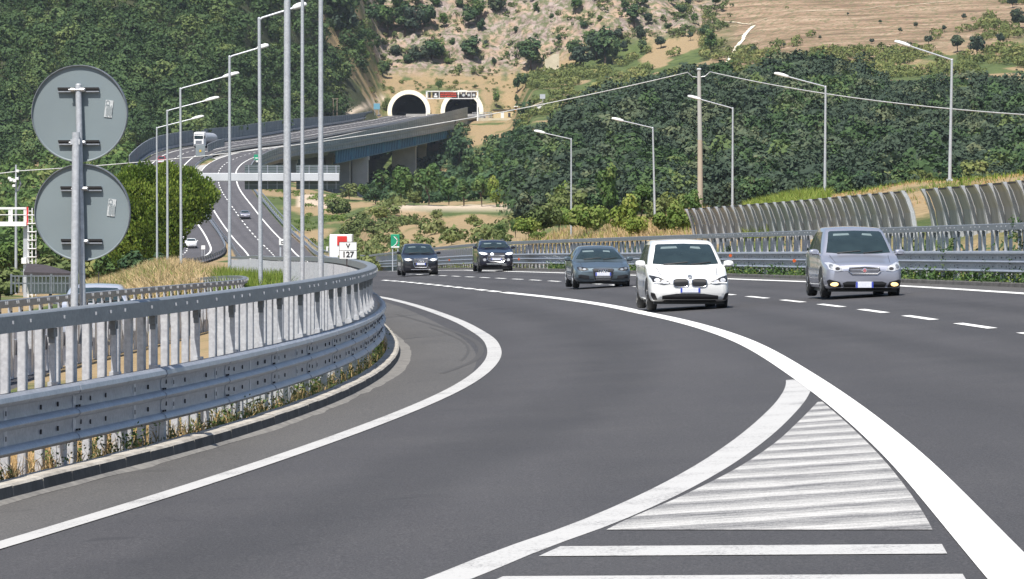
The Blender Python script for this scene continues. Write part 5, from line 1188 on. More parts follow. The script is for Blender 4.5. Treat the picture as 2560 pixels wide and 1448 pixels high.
# ------------------------------------------------------------------ cars
def car(label, loc, rz, L, W, H, paint, hn, hc, dc, dr, ht, tw=.70, db=None, name='car', details=None, wheel_r=.32, wheelbase=None, zl=.19, nose=.80, group=None, rear=False, simple=False, rim_mat=None, round_=1.0, ws=None, trim=True, mirror=None, pitch=0.0):
    """front faces -Y. hn: bonnet edge height, hc: base of the windscreen, dc/dr: where the windscreen starts/ends, ht: tail height"""
    t = thing(name, label, 'car', loc, rz, group)
    w2 = W / 2; db = db or L - .75
    ST = [  # d, zlow, zbelt, ztop, half width, half width of the top corner
        (0, zl + .12, hn - .20, hn - .14, nose * w2, nose * w2 * .88), (.05, zl + .06, hn - .12, hn - .04, (nose + .09) * w2, (nose + .05) * w2 * .9),
        (.16, zl + .02, hn - .085, hn, .955 * w2, .83 * w2), (.40, zl, hn - .05, hn + .05 * round_, .985 * w2, .85 * w2), (.75, zl, (hn + hc) / 2 - .05, hn + .05 + (hc - hn - .05) * .6, .995 * w2, .85 * w2),
        (dc, zl, hc - .05, hc, w2, .83 * w2), (dc + .10, zl, hc - .03, hc + .075, w2, .81 * w2), ((dc + dr) / 2, zl, hc - .01, hc + (H - hc) * .55, w2, (.80 + tw) / 2 * w2 * 1.02), (dr - .08, zl, hc, H - .10, w2, tw * w2 * 1.02),
        (dr + .16, zl, hc + .01, H - .03, w2, tw * w2), ((dr + db) / 2 + .1, zl, hc + .02, H, w2, tw * w2), (db, zl, hc + .03, H - .06, .99 * w2, tw * w2 * .97),
        (db + (L - db) * .45, zl, hc + .02, H - (H - ht) * .5, .975 * w2, tw * w2 * 1.03), (L - .10, zl + .05, ht - .06, ht, .93 * w2, .78 * w2), (L, zl + .12, ht - .2, ht - .12, .80 * w2, .70 * w2)]
    d = [s[0] for s in ST]; fs = [pchip(d, [s[k] for s in ST]) for k in range(1, 6)]
    D = []
    for a, b in zip(d[:-1], d[1:]): D += list(np.linspace(a, b, 4 if not simple else 2, endpoint=False))
    D.append(d[-1]); rings = []; sub = 4 if not simple else 2
    for x in D:
        zL, zB, zT, hw, ht_ = [float(f(x)) for f in fs]
        zm = min(.56, zL + (zB - zL) * .62)
        pts = [(0, zL), (.82 * hw, zL), (.955 * hw, zL + .06), (.995 * hw, zL + (zm - zL) * .55), (hw, zm), (.985 * hw, zB - .02), (.94 * hw, zB + .03), ((.94 * hw + ht_) / 2 + .012 * W, (zB + zT) / 2 + .02 * (zT - zB)), (ht_, zT - .045 * min(1, (zT - zB) / .12)), (ht_ * .72, zT - .008), (0, zT + .012)]
        half = []
        for i in range(len(pts) - 1):
            p0, p1, p2, p3 = pts[max(i-1, 0)], pts[i], pts[i+1], pts[min(i+2, len(pts)-1)]
            if i == 0: p0 = (-pts[1][0], pts[1][1])
            if i == len(pts) - 2: p3 = (-pts[-2][0], pts[-2][1])
            for k in range(sub):
                u = k / sub; q = []
                for c in (0, 1):
                    m1, m2 = (p2[c] - p0[c]) * .42, (p3[c] - p1[c]) * .42
                    q.append((2*u**3 - 3*u**2 + 1) * p1[c] + (u**3 - 2*u**2 + u) * m1 + (-2*u**3 + 3*u**2) * p2[c] + (u**3 - u**2) * m2)
                half.append((max(q[0], 0), q[1]))
        half.append(pts[-1]); y = x - L / 2
        rings.append([(a, y, b) for a, b in half] + [(-a, y, b) for a, b in half[-2:0:-1]])
    mb = MB(); mb.loft(rings, True, True, 0); body = mb.build('body', paint, t, smooth='all')
    bvh = BVHTree.FromPolygons([Vector(v) for v in mb.v], mb.f)
    def proj(u, v, ax):
        o, dd = {'f': (Vector((u, -L, v)), Vector((0, 1, 0))), 'r': (Vector((u, L, v)), Vector((0, -1, 0))), 'l': (Vector((-W, u, v)), Vector((1, 0, 0))), 'R': (Vector((W, u, v)), Vector((-1, 0, 0)))}[ax]
        h = bvh.ray_cast(o, dd)
        return (h[0], h[1]) if h[0] is not None else (None, None)
    def patch(nm, polys, mat, off=.01, ax='f', parent=None, n=10, thick=.02, mats=None):
        """a panel lying on the body, cut to a convex outline"""
        allm = MB()
        for poly in polys:
            bm = bmesh.new(); us, vs = [p[0] for p in poly], [p[1] for p in poly]; u0, u1, v0, v1 = min(us), max(us), min(vs), max(vs)
            nn = n; g = [[bm.verts.new((u0 + (u1-u0) * i / nn, v0 + (v1-v0) * j / nn, 0)) for j in range(nn + 1)] for i in range(nn + 1)]
            for i in range(nn):
                for j in range(nn): bm.faces.new((g[i][j], g[i+1][j], g[i+1][j+1], g[i][j+1]))
            area = sum(poly[i][0] * poly[(i+1) % len(poly)][1] - poly[(i+1) % len(poly)][0] * poly[i][1] for i in range(len(poly)))
            pl = poly if area > 0 else poly[::-1]
            for i in range(len(pl)):
                a, b = pl[i], pl[(i+1) % len(pl)]; no = Vector((b[1] - a[1], -(b[0] - a[0]), 0))
                bmesh.ops.bisect_plane(bm, geom=bm.verts[:] + bm.edges[:] + bm.faces[:], plane_co=(a[0], a[1], 0), plane_no=no, clear_outer=True, dist=1e-5)
            vs_ = list(bm.verts); idx = {v: i for i, v in enumerate(vs_)}; co = []; bad = set()
            for i, v in enumerate(vs_):
                h, no = proj(v.co.x, v.co.y, ax)
                if h is None: bad.add(i); co.append(None)
                else: co.append((h + no * off, h - no * thick) if no.dot({'f': Vector((0,-1,0)), 'r': Vector((0,1,0)), 'l': Vector((-1,0,0)), 'R': Vector((1,0,0))}[ax]) > 0 else (h - no * off, h + no * thick))
            ff = [[idx[v] for v in f.verts] for f in bm.faces]; ff = [f for f in ff if not any(i in bad for i in f)]
            be = [[idx[v] for v in e.verts] for e in bm.edges if e.is_boundary]; be = [e for e in be if not any(i in bad for i in e)]
            N0 = len(vs_); V = [c[0] if c else (0, 0, 0) for c in co] + [c[1] if c else (0, 0, 0) for c in co]
            allm.add(V, ff + [(a, b, b + N0, a + N0) for a, b in be]); bm.free()
        if not allm.f: return None
        return allm.build(nm, mat, parent or t, smooth=True)
    def oval(cx, cz, rx, rz_, n=14, e=2.0):
        return [(cx + rx * math.copysign(abs(math.cos(a)) ** (2/e), math.cos(a)), cz + rz_ * math.copysign(abs(math.sin(a)) ** (2/e), math.sin(a))) for a in [2*math.pi*k/n for k in range(n)]]
    mir = lambda poly, s: [(s * a, b) for a, b in poly]
    # glass
    wb, wt = (.82 * w2, tw * w2 - .05) if ws is None else ws
    wsb, wst = hc + .035, H - .115
    patch('windscreen', [[(-wb, wsb + .02), (-wb * .6, wsb - .004), (0, wsb - .012), (wb * .6, wsb - .004), (wb, wsb + .02), (wt, wst - .03), (wt * .93, wst), (0, wst + .015), (-wt * .93, wst), (-wt, wst - .03)]], M['glass'], .008, 'f', n=14)
    for s, ax in ((-1, 'l'), (1, 'R')):
        y0 = dc + .42 - L/2; y1 = dr + .62 - L/2; y2 = db + .0 - L/2
        patch('side_window', [[(y0, hc + .05), (y1, hc + .06), (y1, H - .13), (dr + .18 - L/2, H - .13)]], M['glass'], .008, ax, n=8)
        patch('side_window', [[(y1 + .08, hc + .06), (y2 + .05, hc + .09), (y2 - .12, H - .14), (y1 + .08, H - .13)]], M['glass'], .008, ax, n=8)
    if rear: patch('rear_window', [[(-.72 * w2, hc + .06), (.72 * w2, hc + .06), (.60 * w2, H - .14), (-.60 * w2, H - .14)]], M['glass'], .008, 'r')
    # wheels
    r = wheel_r; wbs = wheelbase or L * .60; fa = .86 - L/2
    for s in (-1, 1):
        for ya in (fa, fa + wbs):
            mb = MB(); xw = s * (w2 - .115)
            mb.lathe([(r * .62, -.10), (r * .93, -.105), (r, -.07), (r, .07), (r * .93, .105), (r * .62, .10)], (xw, ya, r), 'X', 28 if not simple else 12); ty = mb.build('tyre', M['tyre'], t, smooth=True)
            mb = MB(); xo = xw + s * .09
            mb.lathe([(0, -.015), (r * .66, -.02), (r * .66, .02), (r * .60, .02), (r * .60, -.005), (0, -.005)] if s > 0 else [(0, .015), (r * .66, .02), (r * .66, -.02), (r * .60, -.02), (r * .60, .005), (0, .005)], (xo, ya, r), 'X', 24 if not simple else 10, 1)
            if not simple:
                for k in range(5):
                    a = 2*math.pi*k/5; mb.box((xo + s * .012, ya + math.cos(a) * r * .34, r + math.sin(a) * r * .34), (.03, r * .54, .06), rot=Matrix.Rotation(a, 3, 'X'))
                mb.lathe([(0, -.02), (.07, -.02), (.05, .03), (0, .03)] , (xo, ya, r), 'X', 12)
            mb.build('rim', [rim_mat or M['chrome'], M['trim']], ty, smooth=True)
        if trim:
            for ya in (fa, fa + wbs): patch('wheel_arch', [oval(ya, r + .015, r + .055, r + .06, 22)], M['trim'], .006, 'l' if s < 0 else 'R', n=12)
    mb = MB(); mb.box((0, 0, .22), (W * .86, L * .86, .16)); mb.build('underbody', M['trim'], t)
    if not simple:       # mirrors
        for s in (-1, 1):
            mb = MB(); yb = dc + .38 - L/2; x0 = s * (w2 + .09); zc = hc + .06
            rr = []
            for k, (a, sc) in enumerate(((-.11, .55), (-.08, .9), (0, 1.0), (.05, 1.0), (.07, .92))):
                rr.append([(x0 + .115 * sc * q[0], yb + a, zc + .072 * sc * q[1]) for q in [(math.copysign(abs(math.cos(2*math.pi*j/12)) ** .7, math.cos(2*math.pi*j/12)), math.copysign(abs(math.sin(2*math.pi*j/12)) ** .7, math.sin(2*math.pi*j/12))) for j in range(12)]])
            mb.loft(rr); mb.box((s * (w2 - .02), yb + .01, zc - .05), (.16, .05, .04), bev=.01); mb.build('mirror', mirror or paint, t, smooth=True)
        mb = MB(); 
        for s0, e0 in ((-.55, .05), (.12, .62)):
            q = []
            for k in range(7):
                u = (s0 + (e0 - s0) * k / 6) * w2; h, no = proj(u, wsb - .005 + .05 * (k / 6), 'f')
                if h is not None: q.append(h + no * (.018 if no.y < 0 else -.018))
            if len(q) > 2: mb.tube(q, .012, 5)
        if mb.f: mb.build('wiper', M['trim'], t)
    K = dict(t=t, patch=patch, oval=oval, mir=mir, w2=w2, H=H, hn=hn, hc=hc, L=L, proj=proj, W=W)
    def plate(cz, w=.52, h=.11, y=None, ax='f'):
        hp, no = proj(0, cz, ax); yy = min(hp.y, (proj(w * .45, cz, ax)[0] or hp).y) - .012 if ax == 'f' else hp.y + .012
        mb = MB(); mb.box((0, yy, cz), (w, .02, h), bev=.006); p = mb.build('number_plate', M['plate'], t)
        sg = -1 if ax == 'f' else 1
        for s in (-1, 1):
            mb = MB(); mb.box((s * (w/2 - .022), yy + sg * .011, cz), (.04, .006, h * .96)); mb.build('blue_band', M['plate_blue'], p)
        return p
    K['plate'] = plate
    def visors(zc=None):      # pale folded sun shades seen through the top of the windscreen
        z1 = H - .175
        for s, w in ((-1, .40), (1, .26)):
            patch('sun_shade', [[(s * .14, z1 - .030), (s * (.12 + w), z1 - .048), (s * (.10 + w), z1 + .0), (s * .16, z1 + .012)]], M['visor'], .010, 'f', n=6)
    K['visors'] = visors
    def strip_tube(nm, pts, rad, mat, off=.01, ax='f'):
        q = []
        for u, v in pts:
            h, no = proj(u, v, ax)
            if h is not None: q.append(h + no * (off if no.y * (1 if ax == 'r' else -1) > 0 else -off))
        if len(q) > 1:
            mb = MB(); mb.tube(q, rad, 6); return mb.build(nm, mat, t, smooth=True)
    K['tube'] = strip_tube
    if not simple:
        for s in (-1, 1): strip_tube('bonnet_seam', [(s * (.66 + .05 * k / 8) * w2 / .9 * .95, hn + .02 + (hc - hn - .03) * k / 8) for k in range(9)], .005, M['trim'], .001)
        strip_tube('bumper_seam', [(x * w2, hn - .17) for x in np.linspace(-.5, .5, 7)], .004, M['trim'], .001)
    if details: details(K)
    return t

def at_road(px, py, Y=None):       # contact point on the near road
    Y = F * ZC / (py + SLOPE * (px - 1280) - Y0) if Y is None else Y; x = XP(px, Y); return Vector((x, Y, float(RZ(x, Y)) + .004))
def heading(x, Y, f=Rdash): return math.atan(-float(f(Y + 5) - f(Y - 5)) / 10)

def d_white(K):
    p, mir, ov, w2 = K['patch'], K['mir'], K['oval'], K['w2']
    for s in (-1, 1):
        hl = p('headlight', [mir([(.45, .60), (.58, .575), (.80, .60), (.865, .76), (.83, .79), (.66, .72), (.47, .665)], s)], M['trim'], .010)
        for cx, cz in ((.58, .635), (.725, .665)): p('lens', [mir(ov(cx, cz, .062, .040), s)], M['headlamp'], .016, parent=hl, n=6)
        p('light_bar', [mir([(.47, .606), (.80, .606), (.81, .622), (.47, .622)], s)], M['lit_white'], .017, parent=hl, n=6)
        g = p('grille', [mir(ov(.205, .61, .165, .083, 16, 3.2), s)], M['trim'], .012)
        K['tube']('grille_frame', [mir([q], s)[0] for q in ov(.205, .61, .17, .088, 24, 3.2) + [ov(.205, .61, .17, .088, 24, 3.2)[0]]], .008, M['chrome'], .014)
        p('side_intake', [mir([(.60, .25), (.80, .24), (.85, .33), (.86, .47), (.83, .50), (.78, .38), (.60, .33)], s)], M['trim'], .010)
    p('lower_grille', [[(-.62, .255), (.62, .255), (.62, .33), (.30, .375), (-.30, .375), (-.62, .33)]], M['trim'], .010)
    p('badge', [ov(0, .735, .040, .032)], M['steel_dark'], .014, n=5); K['tube']('badge_ring', ov(0, .735, .040, .032) + [ov(0, .735, .040, .032)[0]], .006, M['chrome'], .016)
    K['plate'](.45, .44, .105); K['visors']()
    p('lower_lip', [[(-.60, .205), (.60, .205), (.56, .235), (-.56, .235)]], M['trim'], .008)
def d_silver(K):
    p, mir, ov = K['patch'], K['mir'], K['oval']
    for s in (-1, 1):
        hl = p('headlight', [mir([(.48, .62), (.64, .60), (.79, .65), (.845, .79), (.76, .80), (.54, .71)], s)], M['headlamp'], .010)
        p('lens', [mir(ov(.61, .66, .055, .036), s)], M['slot'], .015, parent=hl, n=6); p('lens', [mir(ov(.75, .71, .045, .045), s)], M['steel_dark'], .015, parent=hl, n=6)
        p('fog_surround', [mir([(.52, .245), (.80, .265), (.84, .39), (.79, .42), (.56, .36)], s)], M['trim'], .009)
        p('fog_lamp', [mir(ov(.68, .315, .085, .042), s)], M['lit_fog'], .018, n=6)
    g = p('grille', [[(-.29, .55), (.29, .55), (.36, .61), (.335, .675), (0, .695), (-.335, .675), (-.36, .61)]], M['trim'], .010)
    for z in (.578, .61, .642): K['tube']('grille_bar', [(x, z) for x in np.linspace(-.33, .33, 9)], .010, M['chrome'], .016)
    K['tube']('grille_frame', [(-.29, .545), (.29, .545), (.365, .61), (.34, .682), (0, .702), (-.34, .682), (-.365, .61), (-.29, .545)], .012, M['chrome'], .014)
    p('badge', [ov(0, .62, .052, .052)], M['chrome'], .026, n=6); p('badge_centre', [ov(0, .62, .038, .038)], M['red_badge'], .030, n=6)
    p('lower_grille', [[(-.46, .25), (.46, .25), (.50, .34), (.40, .375), (-.40, .375), (-.50, .34)]], M['trim'], .010)
    K['plate'](.30, .40, .14); K['visors']()
    p('lower_lip', [[(-.66, .20), (.66, .20), (.62, .235), (-.62, .235)]], M['trim'], .008)
    K['tube']('bumper_trim', [(x, .245) for x in np.linspace(-.72, .72, 9)], .010, M['chrome'], .008)
M['red_badge'] = pmat('pale_red_badge', (.45, .16, .17), rough=.3)
def d_steel(K):
    p, mir, ov = K['patch'], K['mir'], K['oval']
    for s in (-1, 1):
        hl = p('headlight', [mir([(.46, .585), (.64, .55), (.78, .575), (.83, .66), (.72, .685), (.52, .64)], s)], M['trim'], .010)
        p('lens', [mir(ov(.60, .60, .05, .032), s)], M['steel_dark'], .015, parent=hl, n=6); p('lens', [mir(ov(.73, .63, .05, .03), s)], M['steel_dark'], .015, parent=hl, n=6)
        p('side_intake', [mir([(.44, .30), (.78, .32), (.80, .42), (.72, .44), (.46, .40)], s)], M['trim'], .010)
    p('grille', [[(-.25, .26), (.25, .26), (.31, .40), (.33, .595), (.28, .615), (-.28, .615), (-.33, .595), (-.31, .40)]], M['trim'], .011)
    K['tube']('grille_frame', [(-.26, .255), (.26, .255), (.32, .40), (.342, .60), (.285, .627), (-.285, .627), (-.342, .60), (-.32, .40), (-.26, .255)], .010, M['chrome'], .012)
    for cx in (-.105, -.035, .035, .105): K['tube']('badge_ring', ov(cx, .555, .042, .042) + [ov(cx, .555, .042, .042)[0]], .007, M['chrome'], .022)
    K['plate'](.45, .50, .11)
    for z in (.30, .34, .37): K['tube']('grille_bar', [(x, z) for x in np.linspace(-.24, .24, 5)], .006, M['steel_dark'], .016)
    p('lower_lip', [[(-.74, .19), (.74, .19), (.72, .235), (-.72, .235)]], M['chrome'], .012)
    K['visors']()
def d_black(K):
    p, mir, ov = K['patch'], K['mir'], K['oval']
    for s in (-1, 1):
        hl = p('headlight', [mir([(.44, .80), (.62, .76), (.80, .79), (.84, .87), (.74, .90), (.50, .87)], s)], M['headlamp'], .010)
        p('lens', [mir(ov(.64, .825, .10, .048), s)], M['lit_lamp'], .017, parent=hl, n=6)
        p('side_intake', [mir([(.50, .40), (.80, .43), (.82, .54), (.54, .50)], s)], M['slot'], .010)
    p('grille', [[(-.30, .44), (.30, .44), (.37, .60), (.38, .84), (.34, .875), (-.34, .875), (-.38, .84), (-.37, .60)]], M['slot'], .010)
    K['tube']('grille_frame', [(-.30, .435), (.30, .435), (.375, .60), (.39, .85), (.345, .885), (-.345, .885), (-.39, .85), (-.375, .60), (-.30, .435)], .018, M['chrome'], .014)
    for z in (.70, .76, .82): K['tube']('grille_bar', [(x, z) for x in np.linspace(-.35, .35, 7)], .012, M['chrome'], .014)
    for cx in (-.12, -.04, .04, .12): K['tube']('badge_ring', ov(cx, .80, .05, .05) + [ov(cx, .80, .05, .05)[0]], .010, M['chrome'], .026)
    K['plate'](.615, .50, .11); K['visors']()
    K['tube']('skid_trim', [(x, .33) for x in np.linspace(-.5, .5, 7)], .014, M['chrome'], .010)
def d_navy(K):
    p, mir, ov = K['patch'], K['mir'], K['oval']
    for s in (-1, 1):
        p('headlight', [mir([(.46, .90), (.60, .865), (.78, .90), (.84, .985), (.72, .99), (.50, .95)], s)], M['lit_white'], .010)
        p('fog_lamp', [mir(ov(.60, .62, .085, .07), s)], M['headlamp'], .014, n=6)
    p('upper_grille', [[(-.34, .875), (.34, .875), (.42, .935), (-.42, .935)]], M['slot'], .010)
    g = p('grille', [[(-.33, .52), (.33, .52), (.46, .64), (.40, .83), (-.40, .83), (-.46, .64)]], M['slot'], .010)
    K['tube']('grille_frame', [(-.33, .515), (.33, .515), (.475, .64), (.41, .84), (-.41, .84), (-.475, .64), (-.33, .515)], .020, M['chrome'], .012)
    for z in (.60, .68, .76): K['tube']('grille_bar', [(x, z) for x in np.linspace(-.40, .40, 7)], .014, M['chrome'], .014)
    p('badge', [ov(-.22, .895, .085, .07)], M['lit_white'], .018, n=6)  # badge is no lamp; its brightness is painted in as glow
    K['plate'](.655, .52, .11)
    p('skid_plate', [[(-.46, .385), (.46, .385), (.52, .44), (-.52, .44)]], M['chrome'], .014)
    for s in (-1, 1):
        mb = MB(); mb.tube([(s * .52, -.15, K['H'] - .02), (s * .54, .1, K['H'] + .035), (s * .54, 1.2, K['H'] + .035), (s * .52, 1.4, K['H'] - .02)], .018, 6); mb.build('roof_rail', M['chrome'], K['t'])
    K['visors']()

q = at_road(1712, 0, 101.5); car('white family car with twin black kidney grilles and blue edged number plate', q + Vector((0, 2.17, .0)), heading(q.x, 100) + .012, 4.34, 1.80, 1.57, M['car_white'], .76, .97, 1.02, 1.95, 1.0, tw=.745, details=d_white, wheel_r=.325, nose=.80)
q = at_road(2148, 0, 104.0); car('silver blue high-roofed car with lit fog lamps and chrome barred grille', q + Vector((0, 2.1, .0)), heading(q.x, 103) + .010, 4.25, 1.79, 1.62, M['car_silver'], .78, .97, .98, 1.90, 1.05, tw=.735, details=d_silver, wheel_r=.32, nose=.80)
q = at_road(1496, 0, 147.0); car('low steel grey sports coupe with tall dark grille between the cars', q + Vector((0, 2.1, .0)), heading(q.x, 147) + .0, 4.18, 1.84, 1.36, M['car_steel'], .68, .875, 1.22, 2.10, .85, tw=.64, db=3.3, details=d_steel, wheel_r=.33, nose=.80, rim_mat=M['pole'])
q = at_road(1041, 0, 236.0); car('black car with warm lit headlights and chrome framed grille, leftmost on the near road', q + Vector((0, 2.3, .0)), heading(q.x, 236), 4.63, 1.89, 1.66, M['car_black'], .92, 1.12, 1.12, 2.0, 1.1, tw=.70, details=d_black, wheel_r=.37, nose=.80)
q = at_road(1231, 0, 232.0); car('dark navy high-roofed car with roof rails and silver skid plate', q + Vector((0, 2.1, .0)), heading(q.x, 232), 4.24, 1.77, 1.62, M['car_navy'], 1.0, 1.18, 1.0, 1.75, 1.15, tw=.72, details=d_navy, wheel_r=.36, nose=.80, zl=.26)

# the car half hidden behind the two guardrails, seen from behind
def d_tail(K):
    p, mir = K['patch'], K['mir']
    for s in (-1, 1):
        tl = p('tail_lamp', [mir([(.52, .86), (.80, .84), (.82, .98), (.70, 1.0), (.54, .93)], s)], M['tail'], .012, 'r'); p('reflector_band', [mir([(.58, .90), (.72, .895), (.72, .94), (.60, .93)], s)], M['orange'], .016, 'r', parent=tl, n=5)
    K['plate'](.72, ax='r')
    mb = MB(); h = K['H']; mb.tube([(0, 1.45, h - .06), (0, 1.6, h + .28)], .012, 6); mb.build('antenna', M['black'], K['t'])
    mb = MB(); mb.box((0, K['L']/2 - .03, 1.02), (.7, .05, .04)); mb.build('boot_handle', M['chrome'], K['t'])
_y = 114.0; _x = XP(222, _y)
car('pale silver car with red tail lamps, half hidden behind the two left guardrails', (_x, _y + 2.1, float(Lz(_y)) + .004), math.radians(3), 4.2, 1.78, 1.52, M['car_pale'], .85, 1.02, 1.0, 1.85, 1.02, details=d_tail, rear=True)
# distant cars
def d_far(K):
    for s in (-1, 1): K['patch']('headlight', [K['mir']([(.48, .62), (.78, .66), (.80, .76), (.52, .70)], s)], M['headlamp'], .012, n=4)
    K['plate'](.48)
_Y = 805.0; _x = XP(612, _Y); car('small grey car alone on the distant descending road', (_x, _Y, float(RZ(_x, _Y)) + .03), heading(_x, _Y) , 4.2, 1.78, 1.45, M['car_grey'], .78, .98, 1.1, 1.9, .95, details=d_far)
_Y = 719.0; _x = XP(478, _Y); car('small white car at the right foot of the pine tree', (_x, _Y, float(Lz(_Y)) + .03), heading(_x, _Y, Lc), 4.2, 1.8, 1.5, M['car_white'], .84, 1.02, 1.0, 1.85, 1.0, details=d_far)
_Y = 1003.0; _x = XP(404, _Y); car('small red car with pale front on the far left road above the pine', (_x, _Y, float(Lz(_Y)) + .03), heading(_x, _Y, Lc), 4.3, 1.9, 1.75, M['car_red'], .86, 1.05, 1.0, 1.85, 1.0, details=lambda K: (d_far(K), K['patch']('front_panel', [[(-.7, .40), (.7, .40), (.72, .80), (-.72, .80)]], M['white'], .010)))

# ------------------------------------------------------------------ trucks
def tank_truck():
    Y = 1080.0; x = XP(500, Y); t = thing('tank_truck', 'white tank truck with rounded grey tank on the curve of the viaduct', 'truck', (x, Y, float(Lz(Y)) + .03), heading(x, Y, Lc) - .12)
    mb = MB(); mb.loft([[(a * w, y, z) for a, z in ((-1, z0), (1, z0), (1.0, z1 * .6), (.97, z1 - .15), (.88, z1), (-.88, z1), (-.97, z1 - .15), (-1.0, z1 * .6))] for y, w, z0, z1 in ((-1.15, 1.17, .5, 3.35), (-1.0, 1.24, .45, 3.6), (0, 1.25, .45, 3.75), (.9, 1.25, .45, 3.8), (1.05, 1.2, .5, 3.7))]); mb.build('cab', M['white'], t, smooth=True)
    mb = MB(); mb.box((0, -1.13, 2.45), (2.14, .12, .85), bev=.05); mb.build('windscreen', M['glass'], t)
    mb = MB(); mb.box((0, -1.17, 1.35), (1.5, .10, .75), bev=.03); mb.box((0, -1.17, .72), (2.3, .10, .16)); mb.build('grille', M['steel_dark'], t)
    for s in (-1, 1):
        mb = MB(); mb.box((s * .92, -1.16, .85), (.4, .10, .25), bev=.03); mb.build('headlight', M['headlamp'], t)
        mb = MB(); mb.box((s * 1.42, -1.0, 2.5), (.22, .15, .75), bev=.04); mb.tube([(s * 1.2, -.95, 2.85), (s * 1.42, -1.0, 2.85)], .03, 5); mb.build('mirror', M['black'], t)
    mb = MB(); mb.box((0, -1.15, 3.35), (2.0, .25, .12)); mb.build('sun_visor', M['white'], t)
    mb = MB(); mb.lathe([(0, 1.35), (.75, 1.4), (1.18, 1.75), (1.25, 2.3), (1.25, 10.6), (1.18, 11.2), (.7, 11.6), (0, 11.65)], (0, 0, 2.45), 'Y', 28); mb.build('tank', M['pole'], t, smooth=True)
    mb = MB(); mb.box((0, 6, 1.0), (2.2, 11, .28)); mb.build('chassis', M['slot'], t)
    for s in (-1, 1):
        for yy in (-.25, 2.6, 7.6, 8.9, 10.2):
            mb = MB(); mb.lathe([(.3, -.15), (.5, -.15), (.52, 0), (.5, .15), (.3, .15)], (s * 1.05, yy, .52), 'X', 18); mb.build('wheel', M['tyre'], t, smooth=True)
tank_truck()
def box_truck():
    Y = 470.0; x = XP(852, Y); t = thing('box_truck', 'white box truck with a red square on its body beside the V 127 board', 'truck', (x, Y, float(RZ(x, Y)) + .02), heading(x, Y) - .04)
    mb = MB(); mb.box((0, 3.4, 2.15), (2.3, 6.4, 2.9), bev=.06); mb.build('box_body', M['white'], t)
    mb = MB(); mb.box((.12, .16, 2.95), (1.0, .06, .95), bev=.02); mb.build('red_square', M['red'], t)
    mb = MB(); mb.box((-.0, .17, 1.0), (2.2, .08, .5)); mb.build('bumper', M['trim'], t)
    mb = MB(); mb.box((-1.17, 3.4, 2.0), (.06, 6.0, 2.4), bev=.02); mb.build('side_panel', M['steel'], t)
    for s in (-1, 1):
        mb = MB(); mb.box((s * 1.42, 1.2, 2.1), (.2, .14, .5), bev=.04); mb.tube([(s * 1.1, 1.2, 2.3), (s * 1.42, 1.2, 2.3)], .03, 5); mb.build('mirror', M['white'], t)
        for yy in (1.2, 5.4):
            mb = MB(); mb.lathe([(.25, -.13), (.42, -.13), (.44, 0), (.42, .13), (.25, .13)], (s * .98, yy, .44), 'X', 16); mb.build('wheel', M['tyre'], t, smooth=True)
        mb = MB(); mb.box((s * .9, .13, 1.15), (.25, .05, .16)); mb.build('lamp', M['orange'], t)
    mb = MB(); mb.box((.55, .15, 1.5), (.3, .04, .12)); mb.build('door_handle', M['slot'], t)
box_truck()
# ------------------------------------------------------------------ vegetation
def quads(rng, C, Nn, size, asp=.75):
    """leaf clump faces at C facing Nn"""
    n = len(C); Nn = Nn / (np.linalg.norm(Nn, axis=1)[:, None] + 1e-9)
    r = rng.normal(size=(n, 3)); a = np.cross(Nn, r); a /= np.linalg.norm(a, axis=1)[:, None] + 1e-9; b = np.cross(Nn, a)
    s = (size * rng.uniform(.55, 1.35, n))[:, None]; k = rng.uniform(.6, 1.2, (4, n, 1))
    V = np.stack([C - a*s*k[0], C - b*s*asp*k[1] + a*s*.15, C + a*s*k[2], C + b*s*asp*k[3]], 1)
    return V
def crown(seed, n, rx, rz, cz, nl, leaf, lump=.45, flat=0.0, spread=.66):
    rng = np.random.default_rng(seed)
    u = rng.normal(size=(nl, 3)); u /= np.linalg.norm(u, axis=1)[:, None]; u *= (rng.uniform(.25, 1, nl) ** .45)[:, None] * spread
    u[:, 2] = np.where(u[:, 2] < -.35, u[:, 2] * .5, u[:, 2])
    R = rng.uniform(.7, 1.2, nl) * lump; sh = rng.uniform(0, 1, nl)
    k = rng.integers(0, nl, n); d = rng.normal(size=(n, 3)); d /= np.linalg.norm(d, axis=1)[:, None]; d[:, 2] = d[:, 2] * .9 + .12
    p = u[k] + d * (R[k] * rng.uniform(.55, 1.05, n) ** .6)[:, None]
    sc = np.array([rx, rx, rz]); C = p * sc + np.array([0, 0, cz])
    Nn = d + rng.normal(size=(n, 3)) * .40 + np.array([0, 0, .25])
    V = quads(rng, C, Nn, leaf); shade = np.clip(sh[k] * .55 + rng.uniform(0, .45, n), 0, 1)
    return V, shade
def trunk_mb(h, r, limbs, seed, spread=.5, top=.75):
    rnd = random.Random(seed); mb = MB(); p = [Vector((0, 0, -.3))]
    for k in range(1, 5): p.append(Vector((rnd.uniform(-.06, .06) * h, rnd.uniform(-.06, .06) * h, h * top * k / 4)))
    mb.tube(p, [r * (1 - .17 * k) for k in range(5)], 7)
    for k in range(limbs):
        a = rnd.uniform(0, 6.28); z0 = h * rnd.uniform(.3, .6); e = Vector((math.cos(a) * spread * h * .5, math.sin(a) * spread * h * .5, z0 + h * rnd.uniform(.12, .3)))
        mb.tube([Vector((0, 0, z0)), e * .5 + Vector((0, 0, z0 * .55)), e], [r * .5, r * .36, r * .15], 5)
    return mb
def mesh_only(o):
    me = o.data; bpy.data.objects.remove(o); return me
